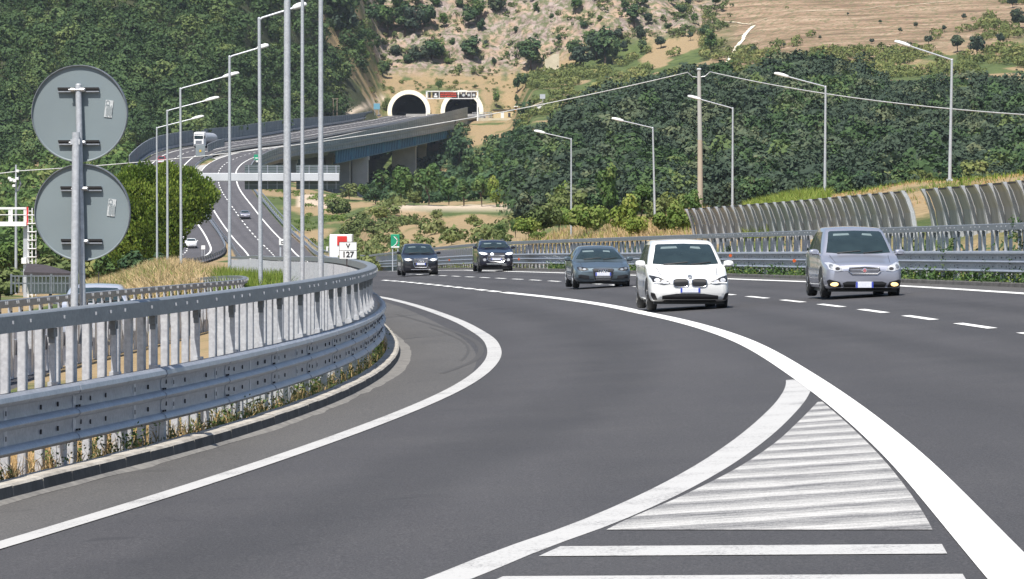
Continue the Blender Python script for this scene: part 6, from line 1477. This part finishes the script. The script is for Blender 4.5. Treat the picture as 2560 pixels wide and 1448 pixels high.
def tree_kind(name, mat, nvar, n, rx, rz, cz, nl, leaf, h, r, limbs, seed, lump=.45, bark='bark', spread=.66):
    out = []
    for k in range(nvar):
        V, s = crown(seed + k, n, rx * (1 + .15 * math.sin(k * 2.1)), rz * (1 + .12 * math.cos(k * 1.7)), cz, nl, leaf, lump, spread=spread)
        c = mesh_only(mesh_np('crown', V.reshape(-1, 3), np.arange(len(V) * 4).reshape(-1, 4), M[mat], attrs={'shade': s}))
        t = mesh_only(trunk_mb(h, r, limbs, seed + k).build('trunk', M[bark], smooth='all'))
        out.append((c, t))
    return out
TK = {      # unit trees about 1 m high, scaled to their size
 'broad': tree_kind('broad', 'leaf_green', 4, 900, .40, .46, .56, 14, .052, 1, .030, 4, 100, .36),
 'oak': tree_kind('oak', 'leaf_oak', 4, 800, .46, .44, .53, 14, .060, 1, .034, 4, 200, .38),
 'dark': tree_kind('dark', 'leaf_forest', 4, 800, .44, .46, .54, 13, .058, 1, .032, 4, 300, .38),
 'bush': tree_kind('bush', 'leaf_olive', 4, 900, .60, .48, .44, 13, .062, .8, .026, 5, 400, .40),
 'bright': tree_kind('bright', 'leaf_bright', 3, 900, .56, .48, .46, 13, .060, .8, .026, 5, 500, .40),
 'slim': tree_kind('slim', 'leaf_green', 3, 700, .26, .50, .52, 12, .05, 1, .026, 4, 600, .34),
}
_used = {}
def tree(kind, loc, h, label, name='tree', cat='tree', group=None, wide=1.0):
    i = _used.get(kind, 0); _used[kind] = i + 1; c, t = TK[kind][i % len(TK[kind])]
    o = thing(name, label, cat, loc, random.uniform(0, 6.28), group); o.scale = (h * wide, h * wide, h)
    for nm, me in (('crown', c), ('trunk', t)):
        q = bpy.data.objects.new(nm, me); COL.objects.link(q); q.parent = o
    return o
def plant(kind, px, py, hpx, label, ymin=100, name='tree', cat='tree', group=None, wide=1.0):
    p = hit(px, py, ymin); s = F / p.y; return tree(kind, p, hpx / s, label, name, cat, group, wide)

# the umbrella pine on the left
def pine():
    Y = 332.0; s = F / Y; b = P(400, 668, Y); zg = float(tz(b.x, Y)); o0 = (b.x, Y, zg); t = thing('pine_tree', 'large rounded pine tree behind the lamp posts on the left', 'pine tree', o0)
    rng = np.random.default_rng(77); Vs, Ss = [], []
    blobs = [(300, 470, 30), (330, 445, 30), (370, 440, 32), (420, 438, 34), (465, 452, 34), (505, 478, 34), (520, 500, 26), (350, 490, 46), (410, 490, 52), (460, 505, 44), (310, 520, 40), (300, 570, 34), (350, 555, 50), (400, 560, 54), (450, 550, 44), (490, 530, 34), (330, 610, 38), (380, 615, 44), (425, 605, 38), (360, 640, 30), (300, 625, 26), (275, 545, 22), (400, 640, 26), (340, 650, 30), (310, 648, 26), (425, 632, 28), (290, 600, 26), (370, 655, 28)]
    for bx, by, br in blobs:
        for dep in (-.9, .2, 1.3):
            c = P(bx, by, Y) + Vector((rng.uniform(-.3, .3), dep * (1.6 if br > 34 else 1.0) * 1.2, rng.uniform(-.2, .2))); r = br / s * (1.0 if dep < 1 else .85)
            n = int(620 * (br / 36) ** 2); d = rng.normal(size=(n, 3)); d /= np.linalg.norm(d, axis=1)[:, None]
            C = np.array(c) + d * (r * rng.uniform(.35, 1.06, n) ** .6)[:, None] * np.array([1, 1, .9])
            up = d * .5 + np.array([0, 0, 1.1]) + rng.normal(size=(n, 3)) * .35         # tufts of needles standing up
            up /= np.linalg.norm(up, axis=1)[:, None]; sd = np.cross(up, rng.normal(size=(n, 3))); sd /= np.linalg.norm(sd, axis=1)[:, None]
            L = rng.uniform(.14, .30, n)[:, None]; w = rng.uniform(.035, .075, n)[:, None]
            Vs.append(np.stack([C - sd*w*.5, C + up*L*.5 - sd*w*1.2, C + up*L, C + up*L*.5 + sd*w*1.2], 1)); Ss.append(np.clip(rng.uniform(0, .55) + rng.uniform(0, .6, n), 0, 1))
    V = np.concatenate(Vs) - np.array(o0); S = np.concatenate(Ss)
    mesh_np('crown', V.reshape(-1, 3), np.arange(len(V) * 4).reshape(-1, 4), M['leaf_pine'], attrs={'shade': S}, parent=t)
    mb = MB(); base = Vector((b.x, Y, zg - .3)); mb.tube([base, P(398, 610, Y), P(404, 540, Y), P(410, 480, Y)], [.30, .25, .18, .08], 10)
    for e in ((320, 560), (350, 500), (470, 520), (480, 560), (330, 610), (430, 470)): mb.tube([P(400, 620 - abs(e[0] - 400) * .3, Y), P((e[0] + 400) / 2, (e[1] + 600) / 2 - 8, Y + random.uniform(-.8, .8)), P(e[0], e[1], Y + random.uniform(-1.2, 1.2))], [.12, .09, .04], 6)
    mb.build('trunk', M['bark'], t, smooth='all', origin=o0)
pine()

VT = 'trees below the viaduct'
for k, px, py, h, w, lab in (
    ('slim', 962, 503, 96, 1.2, 'yellowish slim tree left of the second viaduct pier'), ('broad', 1003, 512, 100, .9, 'dark round tree standing in front of the second viaduct pier'),
    ('broad', 1070, 514, 112, .85, 'tall full green tree right of the second viaduct pier'), ('slim', 1122, 512, 78, 1.2, 'pale slim tree at the shaded gap under the viaduct'),
    ('dark', 1148, 452, 118, .75, 'tallest dark tree beneath the right end of the viaduct screen'), ('dark', 1183, 468, 98, .8, 'dark tree just right of the tallest tree under the viaduct end'),
    ('broad', 1208, 470, 92, .9, 'leafy tree on the bank below the pale retaining wall'), ('broad', 1226, 432, 70, 1.1, 'bright leafy tree under the dry slope of the retaining wall'),
    ('broad', 1262, 468, 92, 1.0, 'leafy tree at the left foot of the wooded hill'), ('slim', 1160, 516, 74, 1.3, 'light green young tree above the dirt bank, left'),
    ('broad', 1205, 516, 80, .9, 'round tree above the middle of the dirt bank'), ('bright', 1242, 518, 82, .7, 'yellow green tree above the dirt bank'), ('dark', 1284, 522, 96, .9, 'dark tree above the right end of the dirt bank'),
    ('bush', 872, 502, 52, .9, 'scrub tree at the foot of the first viaduct pier'), ('broad', 906, 500, 48, 1.0, 'round green tree at the right edge of the first viaduct pier'), ('bush', 1035, 514, 50, .9, 'low scrub tree between the two viaduct trees'),
    ('dark', 940, 512, 50, 1.0, 'small dark tree left of the yellowish slim tree')): plant(k, px, py, h, lab, 620, group=VT, wide=w)
MB_ = 'bushes of the valley meadow'
for k, px, py, h, w, lab in (
    ('bush', 845, 548, 72, .9, 'olive bush on the green bank beside the viaduct foot'), ('bush', 1090, 553, 36, .9, 'single dark bush on the pale dirt bank'), ('bush', 1041, 570, 42, .5, 'thin sapling on the dry meadow below the dirt bank'),
    ('bush', 1188, 574, 44, .8, 'dark bush at the right side of the dry meadow'), ('broad', 1252, 594, 36, 1.3, 'grey green bush low on the dry meadow'), ('bush', 900, 570, 52, 1.2, 'olive scrub left of the dry meadow, upper'),
    ('bush', 935, 592, 58, 1.2, 'olive scrub left of the dry meadow, lower'), ('bush', 878, 600, 60, 1.1, 'olive scrub above the V 127 board'), ('bush', 955, 552, 42, 1.2, 'olive scrub at the left end of the dirt bank'), ('bush', 1130, 612, 30, 1.4, 'low bush in the meadow behind the navy car'),
    ('broad', 1290, 592, 50, 1.0, 'green bush at the right end of the dry meadow')): plant(k, px, py, h, lab, 300, 'bush', 'bush', MB_, w)
TB = 'bushes around the tunnel mouths'
for k, px, py, h, w, lab in (
    ('broad', 1097, 232, 32, .9, 'round bush on the dry mound between the two tunnel mouths'), ('bush', 1139, 214, 18, .9, 'small bush on the dry mound above the right tunnel'), ('broad', 1241, 272, 48, .7, 'green tree on the dry slope above the beige building'),
    ('dark', 1294, 236, 52, .7, 'dark bush at the right edge of the dry mound'), ('dark', 1313, 222, 42, .9, 'dark tree just right of the dry mound edge'), ('bush', 966, 278, 38, .7, 'dark bush leaning on the left tunnel ring'), ('bush', 1187, 222, 12, 1.2, 'tiny bush on the dry mound'),
    ('dark', 1291, 262, 26, .8, 'lowest dark bush on the edge of the dry mound')): plant(k, px, py, h, lab, 1425, 'bush', 'bush', TB, w)
SB = 'bushes on the embankment right of the road'
for k, px, py, h, w, lab in (
    ('bright', 1322, 600, 70, 1.0, 'olive bush at the left end of the embankment bushes'), ('bush', 1360, 590, 104, .9, 'olive bush left of the farthest right lamp post'), ('bright', 1398, 580, 92, .8, 'yellow green bush beside the farthest right lamp post'),
    ('bright', 1412, 560, 112, .8, 'tall ragged bush behind the farthest right lamp post'), ('bright', 1465, 596, 100, 1.0, 'rounded broom bush right of the farthest right lamp post'), ('broad', 1524, 560, 158, .62, 'tallest dark green bush between the two lamp posts'),
    ('bright', 1500, 578, 80, .9, 'bright bush under the tallest dark bush'), ('bright', 1562, 585, 104, .8, 'olive bush in the middle of the embankment'), ('broad', 1604, 566, 112, .8, 'dark round bush just left of the second lamp post'),
    ('bright', 1590, 600, 72, .9, 'bright bush at the foot of the second lamp post'), ('bright', 1662, 592, 86, .9, 'bright bush right of the second lamp post'), ('bright', 1700, 590, 92, .9, 'olive bush left of the noise barrier'),
    ('broad', 1728, 578, 110, .7, 'leafy bush touching the left end of the noise barrier'), ('bush', 1690, 548, 84, 1.0, 'scrub behind the bright bushes near the concrete pole'), ('bush', 1640, 560, 78, .9, 'scrub behind the second lamp post'), ('bright', 1345, 606, 34, 1.2, 'low yellow green bush above the guardrail')): plant(k, px, py, h, lab, 225, 'bush', 'bush', SB, w)
NB = 'bushes beyond the noise barrier'
for k, px, py, h, w, lab in (
    ('broad', 1880, 512, 40, 1.2, 'bush at the left of the bright grass above the noise barrier'), ('bush', 2110, 482, 58, 1.1, 'scrub bush right of the middle lamp post of the right row'), ('broad', 2170, 474, 82, .9, 'green bush above the middle of the noise barrier'),
    ('bush', 2236, 472, 60, 1.0, 'scrub bush above the noise barrier left of the gap'), ('bright', 2335, 468, 92, .8, 'yellowish bush behind the noise barrier gap'), ('bush', 2428, 462, 60, 1.0, 'scrub bush right of the tallest lamp post'),
    ('bright', 2490, 456, 76, .9, 'yellow green bush near the right edge above the noise barrier'), ('broad', 2552, 455, 62, 1.0, 'green bush cut by the right edge above the noise barrier'), ('bush', 1940, 500, 34, 1.5, 'low scrub on the grass crest'), ('bush', 2020, 490, 44, 1.2, 'low scrub left of the middle lamp post')): plant(k, px, py, h, lab, 300, 'bush', 'bush', NB, w)
LB = 'bushes around the hut at far left'
for k, px, py, h, w, lab in (('broad', 20, 690, 90, 1.1, 'green bush below the platform gantry at the left edge'), ('bush', 120, 668, 60, 1.3, 'olive bush behind the hut roof'), ('broad', 45, 650, 70, 1.0, 'green bush behind the gantry post'), ('broad', 170, 655, 80, 1.0, 'green bush between the gantry ladder and the round signs'), ('bush', 215, 668, 70, 1.1, 'olive bush just left of the sign posts'), ('broad', 270, 665, 60, 1.1, 'dark bush between the round signs and the pine'), ('bush', 0, 705, 50, 1.3, 'olive bush at the left edge by the metal fence'), ('dark', 330, 668, 46, 1.4, 'dark bush under the left of the pine'), ('dark', 385, 668, 40, 1.4, 'dark bush under the pine trunk'), ('broad', 90, 620, 70, 1.1, 'leafy bush behind the caged ladder')):
    p = P(px, py, {20: 355, 120: 340, 45: 390, 170: 360, 215: 350, 270: 345, 0: 290, 330: 318, 385: 318, 90: 420}[px]); p.z = float(tz(p.x, p.y)); s_ = F / p.y; tree(k, p, max(h / s_, (p.y * 0 + (Y0 - (py - h)) / s_ + ZC) - p.z), lab, 'bush', 'bush', LB, w)
def bare_tree():
    p = hit(1786, 505, 300); s = F / p.y; h = 108 / s; t = thing('bare_tree', 'pale leafless tree just right of the concrete pole', 'tree', p); rnd = random.Random(11); mb = MB()
    def br(a, d, L, r, dep):
        e = a + d * L; m = a + d * L * .5 + Vector((rnd.uniform(-.06, .06), rnd.uniform(-.06, .06), 0)) * L; mb.tube([a, m, e], [r, r * .8, r * .55], 4)
        if dep:
            for k in range(4 if dep > 1 else 3): br(a.lerp(e, rnd.uniform(.35, 1)), (d + Vector((rnd.uniform(-.75, .75), rnd.uniform(-.75, .75), rnd.uniform(-.1, .5)))).normalized(), L * rnd.uniform(.5, .72), r * .5, dep - 1)
    for k in range(3): br(Vector((rnd.uniform(-.2, .2), 0, 0)), Vector((rnd.uniform(-.3, .3), rnd.uniform(-.2, .2), 1)).normalized(), h * .42, .055, 3)
    mb.build('branches', M['bark_pale'], t)
bare_tree()
CT = 'trees rooted on the rocky cliff'
_cl = [(925, 75, 75), (965, 92, 92), (1010, 88, 80), (1037, 96, 84), (1068, 82, 75), (1000, 42, 60), (950, 32, 50), (1050, 165, 62), (1080, 162, 72), (1096, 150, 55), (1183, 160, 72), (1164, 142, 46), (960, 198, 52), (897, 222, 72), (886, 182, 60), (862, 252, 110), (838, 272, 130), (852, 172, 92), (832, 122, 100), (826, 62, 80),
       (1174, 72, 60), (1191, 62, 66), (1202, 86, 40), (1240, 46, 60), (1230, 20, 50), (1110, 72, 40), (1330, 176, 88), (1490, 152, 84), (1511, 166, 104), (1476, 132, 60), (1532, 162, 72), (1452, 176, 70), (1436, 152, 60), (1440, 36, 45), (1586, 62, 56), (1600, 102, 42), (1606, 132, 36), (1776, 142, 62), (1760, 96, 36), (1652, 122, 36), (1702, 42, 36), (1680, 16, 40), (1790, 22, 50), (1726, 102, 26),
       (1300, 128, 24), (1268, 150, 20), (1130, 120, 26), (1215, 128, 26), (940, 130, 30), (915, 160, 36), (1560, 30, 36), (1620, 60, 30), (1380, 60, 24), (1340, 40, 34), (1395, 110, 22), (1545, 100, 34), (1670, 80, 26), (1735, 60, 28), (1290, 90, 22), (990, 150, 40), (1020, 168, 36), (1120, 170, 26), (1235, 165, 22), (1560, 130, 30), (1460, 80, 28), (1500, 60, 26), (1610, 20, 36), (1720, 20, 26), (1150, 30, 40), (1090, 30, 44), (905, 110, 46), (875, 90, 60), (880, 40, 60), (910, 25, 50), (1040, 20, 46)]
for i, (px, py, h) in enumerate(_cl): plant(('dark', 'broad', 'dark', 'oak')[i % 4], px, py, h, 'dark green tree growing out of the pale rocky cliff', 1440, group=CT, wide=random.uniform(.8, 1.15))
US = 'bushes on the brown slope at the upper right'
_us = [(2392, 132, 52), (2440, 142, 58), (2545, 72, 58), (2320, 112, 28), (2250, 84, 18), (1885, 138, 26), (2290, 70, 16), (2470, 60, 22), (2360, 80, 20), (2410, 50, 18), (2500, 110, 30), (2200, 60, 12), (2120, 40, 10), (2530, 20, 36), (2270, 130, 28), (2180, 110, 16), (1960, 120, 14), (2050, 100, 12)]
for px, py, h in _us: plant('oak', px, py, h, 'dark bush dotted over the brown slope at the upper right', 1180, 'bush', 'bush', US)

# forests: one body of many small crowns each
def fvar(seed, n, rx, rz, leaf, nl=9):
    rng = np.random.default_rng(seed); d = rng.normal(size=(n, 3)); d /= np.linalg.norm(d, axis=1)[:, None]; d[:, 2] = np.where(d[:, 2] < -.45, -d[:, 2], d[:, 2])
    u = rng.normal(size=(nl, 3)); u /= np.linalg.norm(u, axis=1)[:, None]; u[:, 2] = np.abs(u[:, 2]) * .9 - .1
    g = np.exp(-((d[:, None] - u[None]) ** 2).sum(-1) / .16); k = g.argmax(1); r = .58 + .58 * g.max(1); sh = rng.uniform(0, 1, nl)
    C = d * (r * rng.uniform(.80, 1.05, n))[:, None] * np.array([rx, rx, rz]) + np.array([0, 0, rz * .9])
    grad = (u[k] - d) * (-.9 * g.max(1))[:, None]
    Nn = d + grad * -1.0 + rng.normal(size=(n, 3)) * .42 + np.array([0, 0, .1])
    return quads(rng, C, Nn, leaf), np.clip(sh[k] * .35 + rng.uniform(0, .65, n), 0, 1)
def forest(name, label, pts, h, mat, n=120, leaf=.10, seed=1, wide=1.0):
    var = [fvar(seed * 50 + k, n, .5 * wide, .52, leaf) for k in range(7)]; rng = np.random.default_rng(seed); VV, SS = [], []
    for i, (x, y, z) in enumerate(pts):
        V, s = var[i % 7]; a = rng.uniform(0, 6.28); sc = h * (rng.uniform(.55, 1.0) if rng.uniform() < .6 else rng.uniform(1.0, 1.75)); c, sn = math.cos(a), math.sin(a)
        W = V * np.array([sc * rng.uniform(.85, 1.2), sc * rng.uniform(.85, 1.2), sc]); R = np.stack([W[..., 0]*c - W[..., 1]*sn, W[..., 0]*sn + W[..., 1]*c, W[..., 2]], -1) + np.array([x, y, z - .12 * sc])
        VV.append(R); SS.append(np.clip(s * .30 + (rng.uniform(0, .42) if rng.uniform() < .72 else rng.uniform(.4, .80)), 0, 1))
    V = np.concatenate(VV).reshape(-1, 3).astype(np.float32); S = np.concatenate(SS)
    o = mesh_np(name, V, np.arange(len(V)).reshape(-1, 4), M[mat], attrs={'shade': S}); tag(o, label, 'forest', kind='stuff'); return o
def scatter(px0, px1, Y0_, Y1_, gap, keep, seed):
    rng = np.random.default_rng(seed); out = []
    for Y in np.arange(Y0_, Y1_, gap):
        x0, x1 = XP(px0, Y), XP(px1, Y); xs = np.arange(x0, x1, gap) + rng.uniform(-.45, .45, len(np.arange(x0, x1, gap))) * gap
        ys = Y + rng.uniform(-.5, .5, len(xs)) * gap; zs = tz(xs, ys); px = 1280 + xs * F / ys; py = Y0 - (zs - ZC) * F / ys
        out += [(x, y, z) for x, y, z, u, v in zip(xs, ys, zs, px, py) if keep(u, v, x, y)]
    return out
def kl(u, v, x, y):
    if v < -60: return False
    edge = 856 + 22 * math.sin(v / 40) + 80 * float(smooth(40, 110, v)) - 95 * float(smooth(195, 235, v))
    if y < 1425 and x > float(Lc(y)) - 9.3: return False
    n = float(fbm(x / 11, y / 11, 5, 3))
    return u < edge and n > .30
forest('forest', 'dense dark green wood covering the steep hillside at the upper left', scatter(-120, 950, 1085, 1500, 3.7, kl, 21), 5.2, 'leaf_forest', 340, .055, 3)
def kr(u, v, x, y):
    if u < 1292 + 14 * math.sin(v / 17) + 26 * float(smooth(400, 330, v)): return False
    n = float(fbm(x / 13, y / 26, 15, 3)); thin = smooth(1950, 2500, u) * smooth(330, 150, v) * .26
    return n > .31 + thin
pr = scatter(1285, 2640, 585, 935, 3.5, kr, 31)
near = sorted(pr, key=lambda p: p[1])
RH = 'trees at the foot of the wooded hill'
front = [p for p in near if p[1] < 640][::2][:70]
fs_ = set(front); rest = [p for p in pr if p not in fs_]
for p in front: tree(random.choice(('oak', 'oak', 'dark', 'bush')), p, random.uniform(3.2, 5.2), 'grey green tree at the lower front edge of the wooded hill', group=RH)
_r2 = random.Random(5); green = [p for p in rest if _r2.random() < .24]; gs_ = set(green); rest = [p for p in rest if p not in gs_]; pale = [p for p in rest if _r2.random() < .10]; gs_ = set(pale); rest = [p for p in rest if p not in gs_]
forest('forest', 'paler olive crowns scattered through the wooded hill at the right', pale, 3.4, 'leaf_olive', 300, .058, 8)
forest('forest', 'greener crowns scattered through the wooded hill at the right', green, 4.6, 'leaf_forest', 340, .055, 6)
forest('forest', 'dark grey green wood covering the rounded hill at the right', rest, 4.5, 'leaf_oak', 340, .055, 5)
def ks(u, v, x, y):
    n = float(fbm(x / 9, y / 20, 25, 3)); up = smooth(150, 60, v) * .34 * smooth(1700, 1900, u) * (1 - .62 * smooth(2300, 2520, u)) + smooth(190, 165, v) * .2 * (u < 1750)
    if u < 1385 and v > 228 and y > 1250: return False
    return 1305 < u < 2640 and v > -20 and n > .42 + up
forest('scrub', 'low green scrub on the slope between the wooded hill and the cliff', scatter(1300, 2640, 1180, 1560, 3.2, ks, 41), 2.3, 'leaf_olive', 110, .11, 7, 1.25)
def kv(u, v, x, y):
    n = float(fbm(x / 8, y / 16, 35, 3)); return 922 < u < 1320 and n > .33 and not (y > 1300 and u > 1170) and not (y > 1335 and u < 1060) and not (u > 985 and u < 1160 and y > 1385)
forest('scrub', 'shaded dark scrub on the valley floor under the viaduct', scatter(920, 1320, 860, 1400, 4.2, kv, 51), 3.4, 'leaf_forest', 80, .12, 9, 1.2)
def kf(u, v, x, y):
    n = float(fbm(x / 7, y / 14, 45, 3)); d = abs(x - float(Lc(y))); return u < 330 and n > .38 and x < float(Lc(y)) - 8.5
forest('scrub', 'green scrub on the slope left of the distant road, below the wood', scatter(-80, 420, 560, 1085, 4.4, kf, 61), 3.0, 'leaf_green', 80, .13, 11, 1.2)
def kc(u, v, x, y):
    n = float(fbm(x / 5, y / 6, 55, 3)); return 820 < u < 1830 and v < 190 and n > .45
forest('scrub', 'small shrubs clinging to ledges of the rocky cliff', scatter(820, 1830, 1495, 1600, 2.0, kc, 71), 1.7, 'leaf_olive', 50, .17, 13, 1.2)
def kp(u, v, x, y): return 875 < u < 1325 and float(fbm(x / 3, y / 6, 58, 3)) > .56 and not any(abs(x - q[0]) < 8 and y < 1444 for q in TUNNELS)
forest('scrub', 'low green weeds dotted over the dry mound around the tunnel mouths', scatter(875, 1325, 1428, 1500, 2.0, kp, 75), .9, 'leaf_olive', 50, .18, 14, 1.4)
def km(u, v, x, y):
    n = float(fbm(x / 5, y / 9, 65, 3)); return (860 < u < 1000 and 380 < y < 700 and n > .44) or (1000 <= u < 1300 and 330 < y < 640 and n > .60)
forest('scrub', 'olive scrub and low weeds scattered over the valley meadow', scatter(855, 1300, 330, 700, 2.2, km, 81), 1.1, 'leaf_olive', 60, .16, 15, 1.3)
def kb(u, v, x, y): return x > float(XR(y)) + 2.0 and u < 860 and float(fbm(x / 4, y / 9, 75, 3)) > .52
forest('scrub', 'yellow green weeds on the bank right of the distant descending road', scatter(680, 860, 560, 950, 2.4, kb, 91), .8, 'leaf_bright', 40, .18, 17, 1.5)

# grass and weeds
def blades(name, label, pts, h0, h1, w, mat, seed, lean=.35, shade=(0, 1), cat='grass'):
    rng = np.random.default_rng(seed); Pn = np.array(pts, float); n = len(Pn); h = rng.uniform(h0, h1, n)[:, None]; a = rng.uniform(0, 6.28, n); side = np.stack([np.cos(a), np.sin(a), 0*a], -1)
    ln = rng.normal(size=(n, 3)) * lean; ln[:, 2] = 0; up = np.array([0, 0, 1.0]); ww = w * rng.uniform(.6, 1.4, n)[:, None]
    mid = Pn + up*h*.55 + ln*h*.35; tip = Pn + up*h*(1 - .25*np.linalg.norm(ln, axis=1)[:, None]) + ln*h
    V = np.stack([Pn - side*ww*.5, Pn + side*ww*.5, mid + side*ww*.45, mid - side*ww*.45, tip, ], 1)
    Q = np.arange(n)[:, None] * 5; F1 = np.concatenate([Q, Q+1, Q+2, Q+3], 1); F2 = np.concatenate([Q+3, Q+2, Q+4, Q+4], 1)
    me_v = V.reshape(-1, 3); sh = rng.uniform(shade[0], shade[1], n)
    tip2 = me_v.copy(); V6 = np.stack([V[:, 0], V[:, 1], V[:, 2], V[:, 3], V[:, 4], V[:, 4] + side*ww*.1], 1); Q = np.arange(n)[:, None] * 6
    Qs = np.concatenate([np.concatenate([Q, Q+1, Q+2, Q+3], 1), np.concatenate([Q+3, Q+2, Q+5, Q+4], 1)])
    o = mesh_np(name, V6.reshape(-1, 3), Qs, M[mat], attrs={'shade': np.concatenate([sh, sh])}); return tag(o, label, cat, kind='stuff')
def area(n, fx, y0, y1, seed, keep=None, yp=1.0):
    rng = np.random.default_rng(seed); y = y0 + (y1 - y0) * rng.uniform(0, 1, n) ** yp; a, b = fx(y); x = a + (b - a) * rng.uniform(0, 1, n); k = np.ones(n, bool) if keep is None else keep(x, y)
    x, y = x[k], y[k]; z = tz(x, y) - .03; return np.stack([x, y, z], -1)
clump = lambda f, th, s: (lambda x, y: fbm(x / f, y / f, s, 3) > th)
blades('grass', 'tall tan dry grass between the left guardrails and the pine tree', area(42000, lambda y: (np.maximum(XP(215, y), Lc(y) + 7.5), XP(560, y)), 165, 310, 1, clump(1.6, .36, 3)), .30, .95, .030, 'grass_dry', 2, .45)
blades('grass', 'greenish weeds mixed into the tall tan dry grass', area(9000, lambda y: (np.maximum(XP(215, y), Lc(y) + 7.5), XP(545, y)), 165, 310, 91, clump(2.0, .50, 95)), .3, .9, .035, 'grass_green', 92, .4)
blades('grass', 'tall fresh green grass clump around the lamp post behind the bend', area(12000, lambda y: (XP(545, y), XP(706, y)), 140, 185, 3, clump(1.5, .30, 5)), .45, 1.15, .03, 'grass_green', 4, .25)
blades('grass', 'yellow green grass at the foot of the pine', area(9000, lambda y: (XP(205, y), XP(420, y)), 200, 300, 5, clump(2.5, .45, 7)), .35, .9, .035, 'grass_green', 6, .35, (.3, 1))
blades('grass', 'dry grass along the embankment behind the right guardrail', area(26000, lambda y: (np.maximum(XP(1290, y), XR(y) + 1.2), XP(1765, y)), 215, 330, 7, clump(2.6, .40, 9)), .25, .75, .035, 'grass_dry', 8, .4, (.0, .8))
blades('grass', 'green grass mixed into the embankment behind the right guardrail', area(14000, lambda y: (np.maximum(XP(1290, y), XR(y) + 1.2), XP(1765, y)), 215, 330, 9, clump(3.0, .50, 11)), .25, .7, .035, 'grass_green', 10, .4)
blades('grass', 'bright grass on the crest above the noise barrier', area(12000, lambda y: (XP(1860, y), XP(2075, y)), 205, 300, 11, clump(2.5, .36, 13)), .3, .75, .035, 'grass_green', 12, .35, (.3, 1))
blades('grass', 'tan grass on the crest above the noise barrier, right half', area(18000, lambda y: (XP(2030, y), XP(2600, y)), 190, 290, 13, clump(1.6, .48, 15)), .05, .20, .03, 'grass_dry', 14, .5, (.0, .4))
blades('grass', 'green weeds on the crest above the noise barrier, right half', area(9000, lambda y: (XP(2030, y), XP(2600, y)), 190, 290, 93, clump(2.0, .50, 97)), .1, .4, .035, 'grass_green', 94, .45)
# the verge under the left guardrail
verge = lambda n, y0, y1, o0, o1, seed, th, f=.5: area(n, lambda y: (XL(y) - o1, XL(y) - o0), y0, y1, seed, clump(f, th, seed + 5), 1.3)
blades('grass', 'short dry tan weeds under the nearest guardrail', verge(20000, 27, 75, .30, 2.6, 17, .36), .05, .27, .010, 'grass_dry', 18, .6, (0, .7))
blades('weeds', 'brown and green weeds along the kerb of the nearest guardrail', verge(9000, 27, 100, .26, 1.0, 19, .48, .35), .06, .28, .012, 'weed', 20, .6, cat='weeds')
def leafy(name, label, pts, h, leaf, mat, seed, n=26, cat='weeds'):
    rng = np.random.default_rng(seed); VV, SS = [], []
    for x, y, z in pts:
        hh = h * rng.uniform(.5, 1.4); m = n; C = np.stack([x + rng.normal(0, .28, m) * hh, y + rng.normal(0, .35, m) * hh, z + rng.uniform(.02, 1, m) ** 1.2 * hh], -1)
        V = quads(rng, C, rng.normal(size=(m, 3)) + np.array([0, -.3, .8]), leaf, .5); VV.append(V); SS.append(np.clip(rng.uniform(0, .65) + rng.uniform(0, .35, m), 0, 1))
    V = np.concatenate(VV).reshape(-1, 3); o = mesh_np(name, V, np.arange(len(V)).reshape(-1, 4), M[mat], attrs={'shade': np.concatenate(SS)}); return tag(o, label, cat, kind='stuff')
leafy('weeds', 'leafy green weeds between the kerb and the posts of the nearest guardrail', verge(420, 40, 130, .26, .85, 23, .50, 1.1), .29, .026, 'leaf_green', 24, 44)
leafy('weeds', 'small brownish leafy weeds at the near left kerb', verge(360, 28, 70, .26, 1.0, 27, .45, .7), .22, .022, 'weed', 28, 36)
rv = lambda n, y0, y1, o0, o1, seed, th, f: area(n, lambda y: (XR(y) + o0, XR(y) + o1), y0, y1, seed, clump(f, th, seed + 5))
leafy('weeds', 'green climbing weeds under the long guardrail behind the cars', rv(1100, 92, 225, .28, .75, 31, .28, 2.0), .46, .050, 'leaf_green', 32, 46)
leafy('weeds', 'yellowish weeds mixed under the long guardrail behind the cars', rv(520, 92, 300, .26, .65, 33, .40, 1.6), .40, .045, 'leaf_bright', 34, 36)
leafy('weeds', 'dark undergrowth close behind the slats of the long right guardrail', rv(520, 98, 260, .95, 2.0, 37, .34, 2.5), .95, .09, 'leaf_forest', 38, 40)
def vines():
    rng = np.random.default_rng(8); pts = []
    for px, y0, hh in ((2503, 109, 1.5), (2330, 118, 1.0), (1975, 140, 1.2), (2300, 120, .7), (1808, 163, .9), (2545, 107, .8), (2080, 132, .6)):
        Y = y0; x = float(XR(Y)) + .62
        for k in range(int(34 * hh)): pts.append((x + rng.normal(0, .12), Y + rng.normal(0, .25), float(RZ(x, Y)) + rng.uniform(0, hh)))
    leafy('weeds', 'climbing plants growing up between the slats of the right guardrail', pts, .16, .040, 'leaf_green', 44, 12)
vines()
# ------------------------------------------------------------------ summer haze in the air
def haze():
    mb = MB(); mb.box((0, 1000, 98), (900, 2100, 230)); m = bpy.data.materials.new('haze'); m.use_nodes = True; nt = m.node_tree
    nt.nodes.remove(nt.nodes['Principled BSDF']); v = N(nt, 'ShaderNodeVolumePrincipled'); v.inputs['Color'].default_value = (.80, .88, 1.0, 1); v.inputs['Density'].default_value = .00005; v.inputs['Anisotropy'].default_value = .3
    nt.links.new(v.outputs[0], nt.nodes['Material Output'].inputs['Volume']); o = mb.build('haze', m); tag(o, 'thin summer haze between the camera and the far hills', 'haze', kind='stuff')
haze()
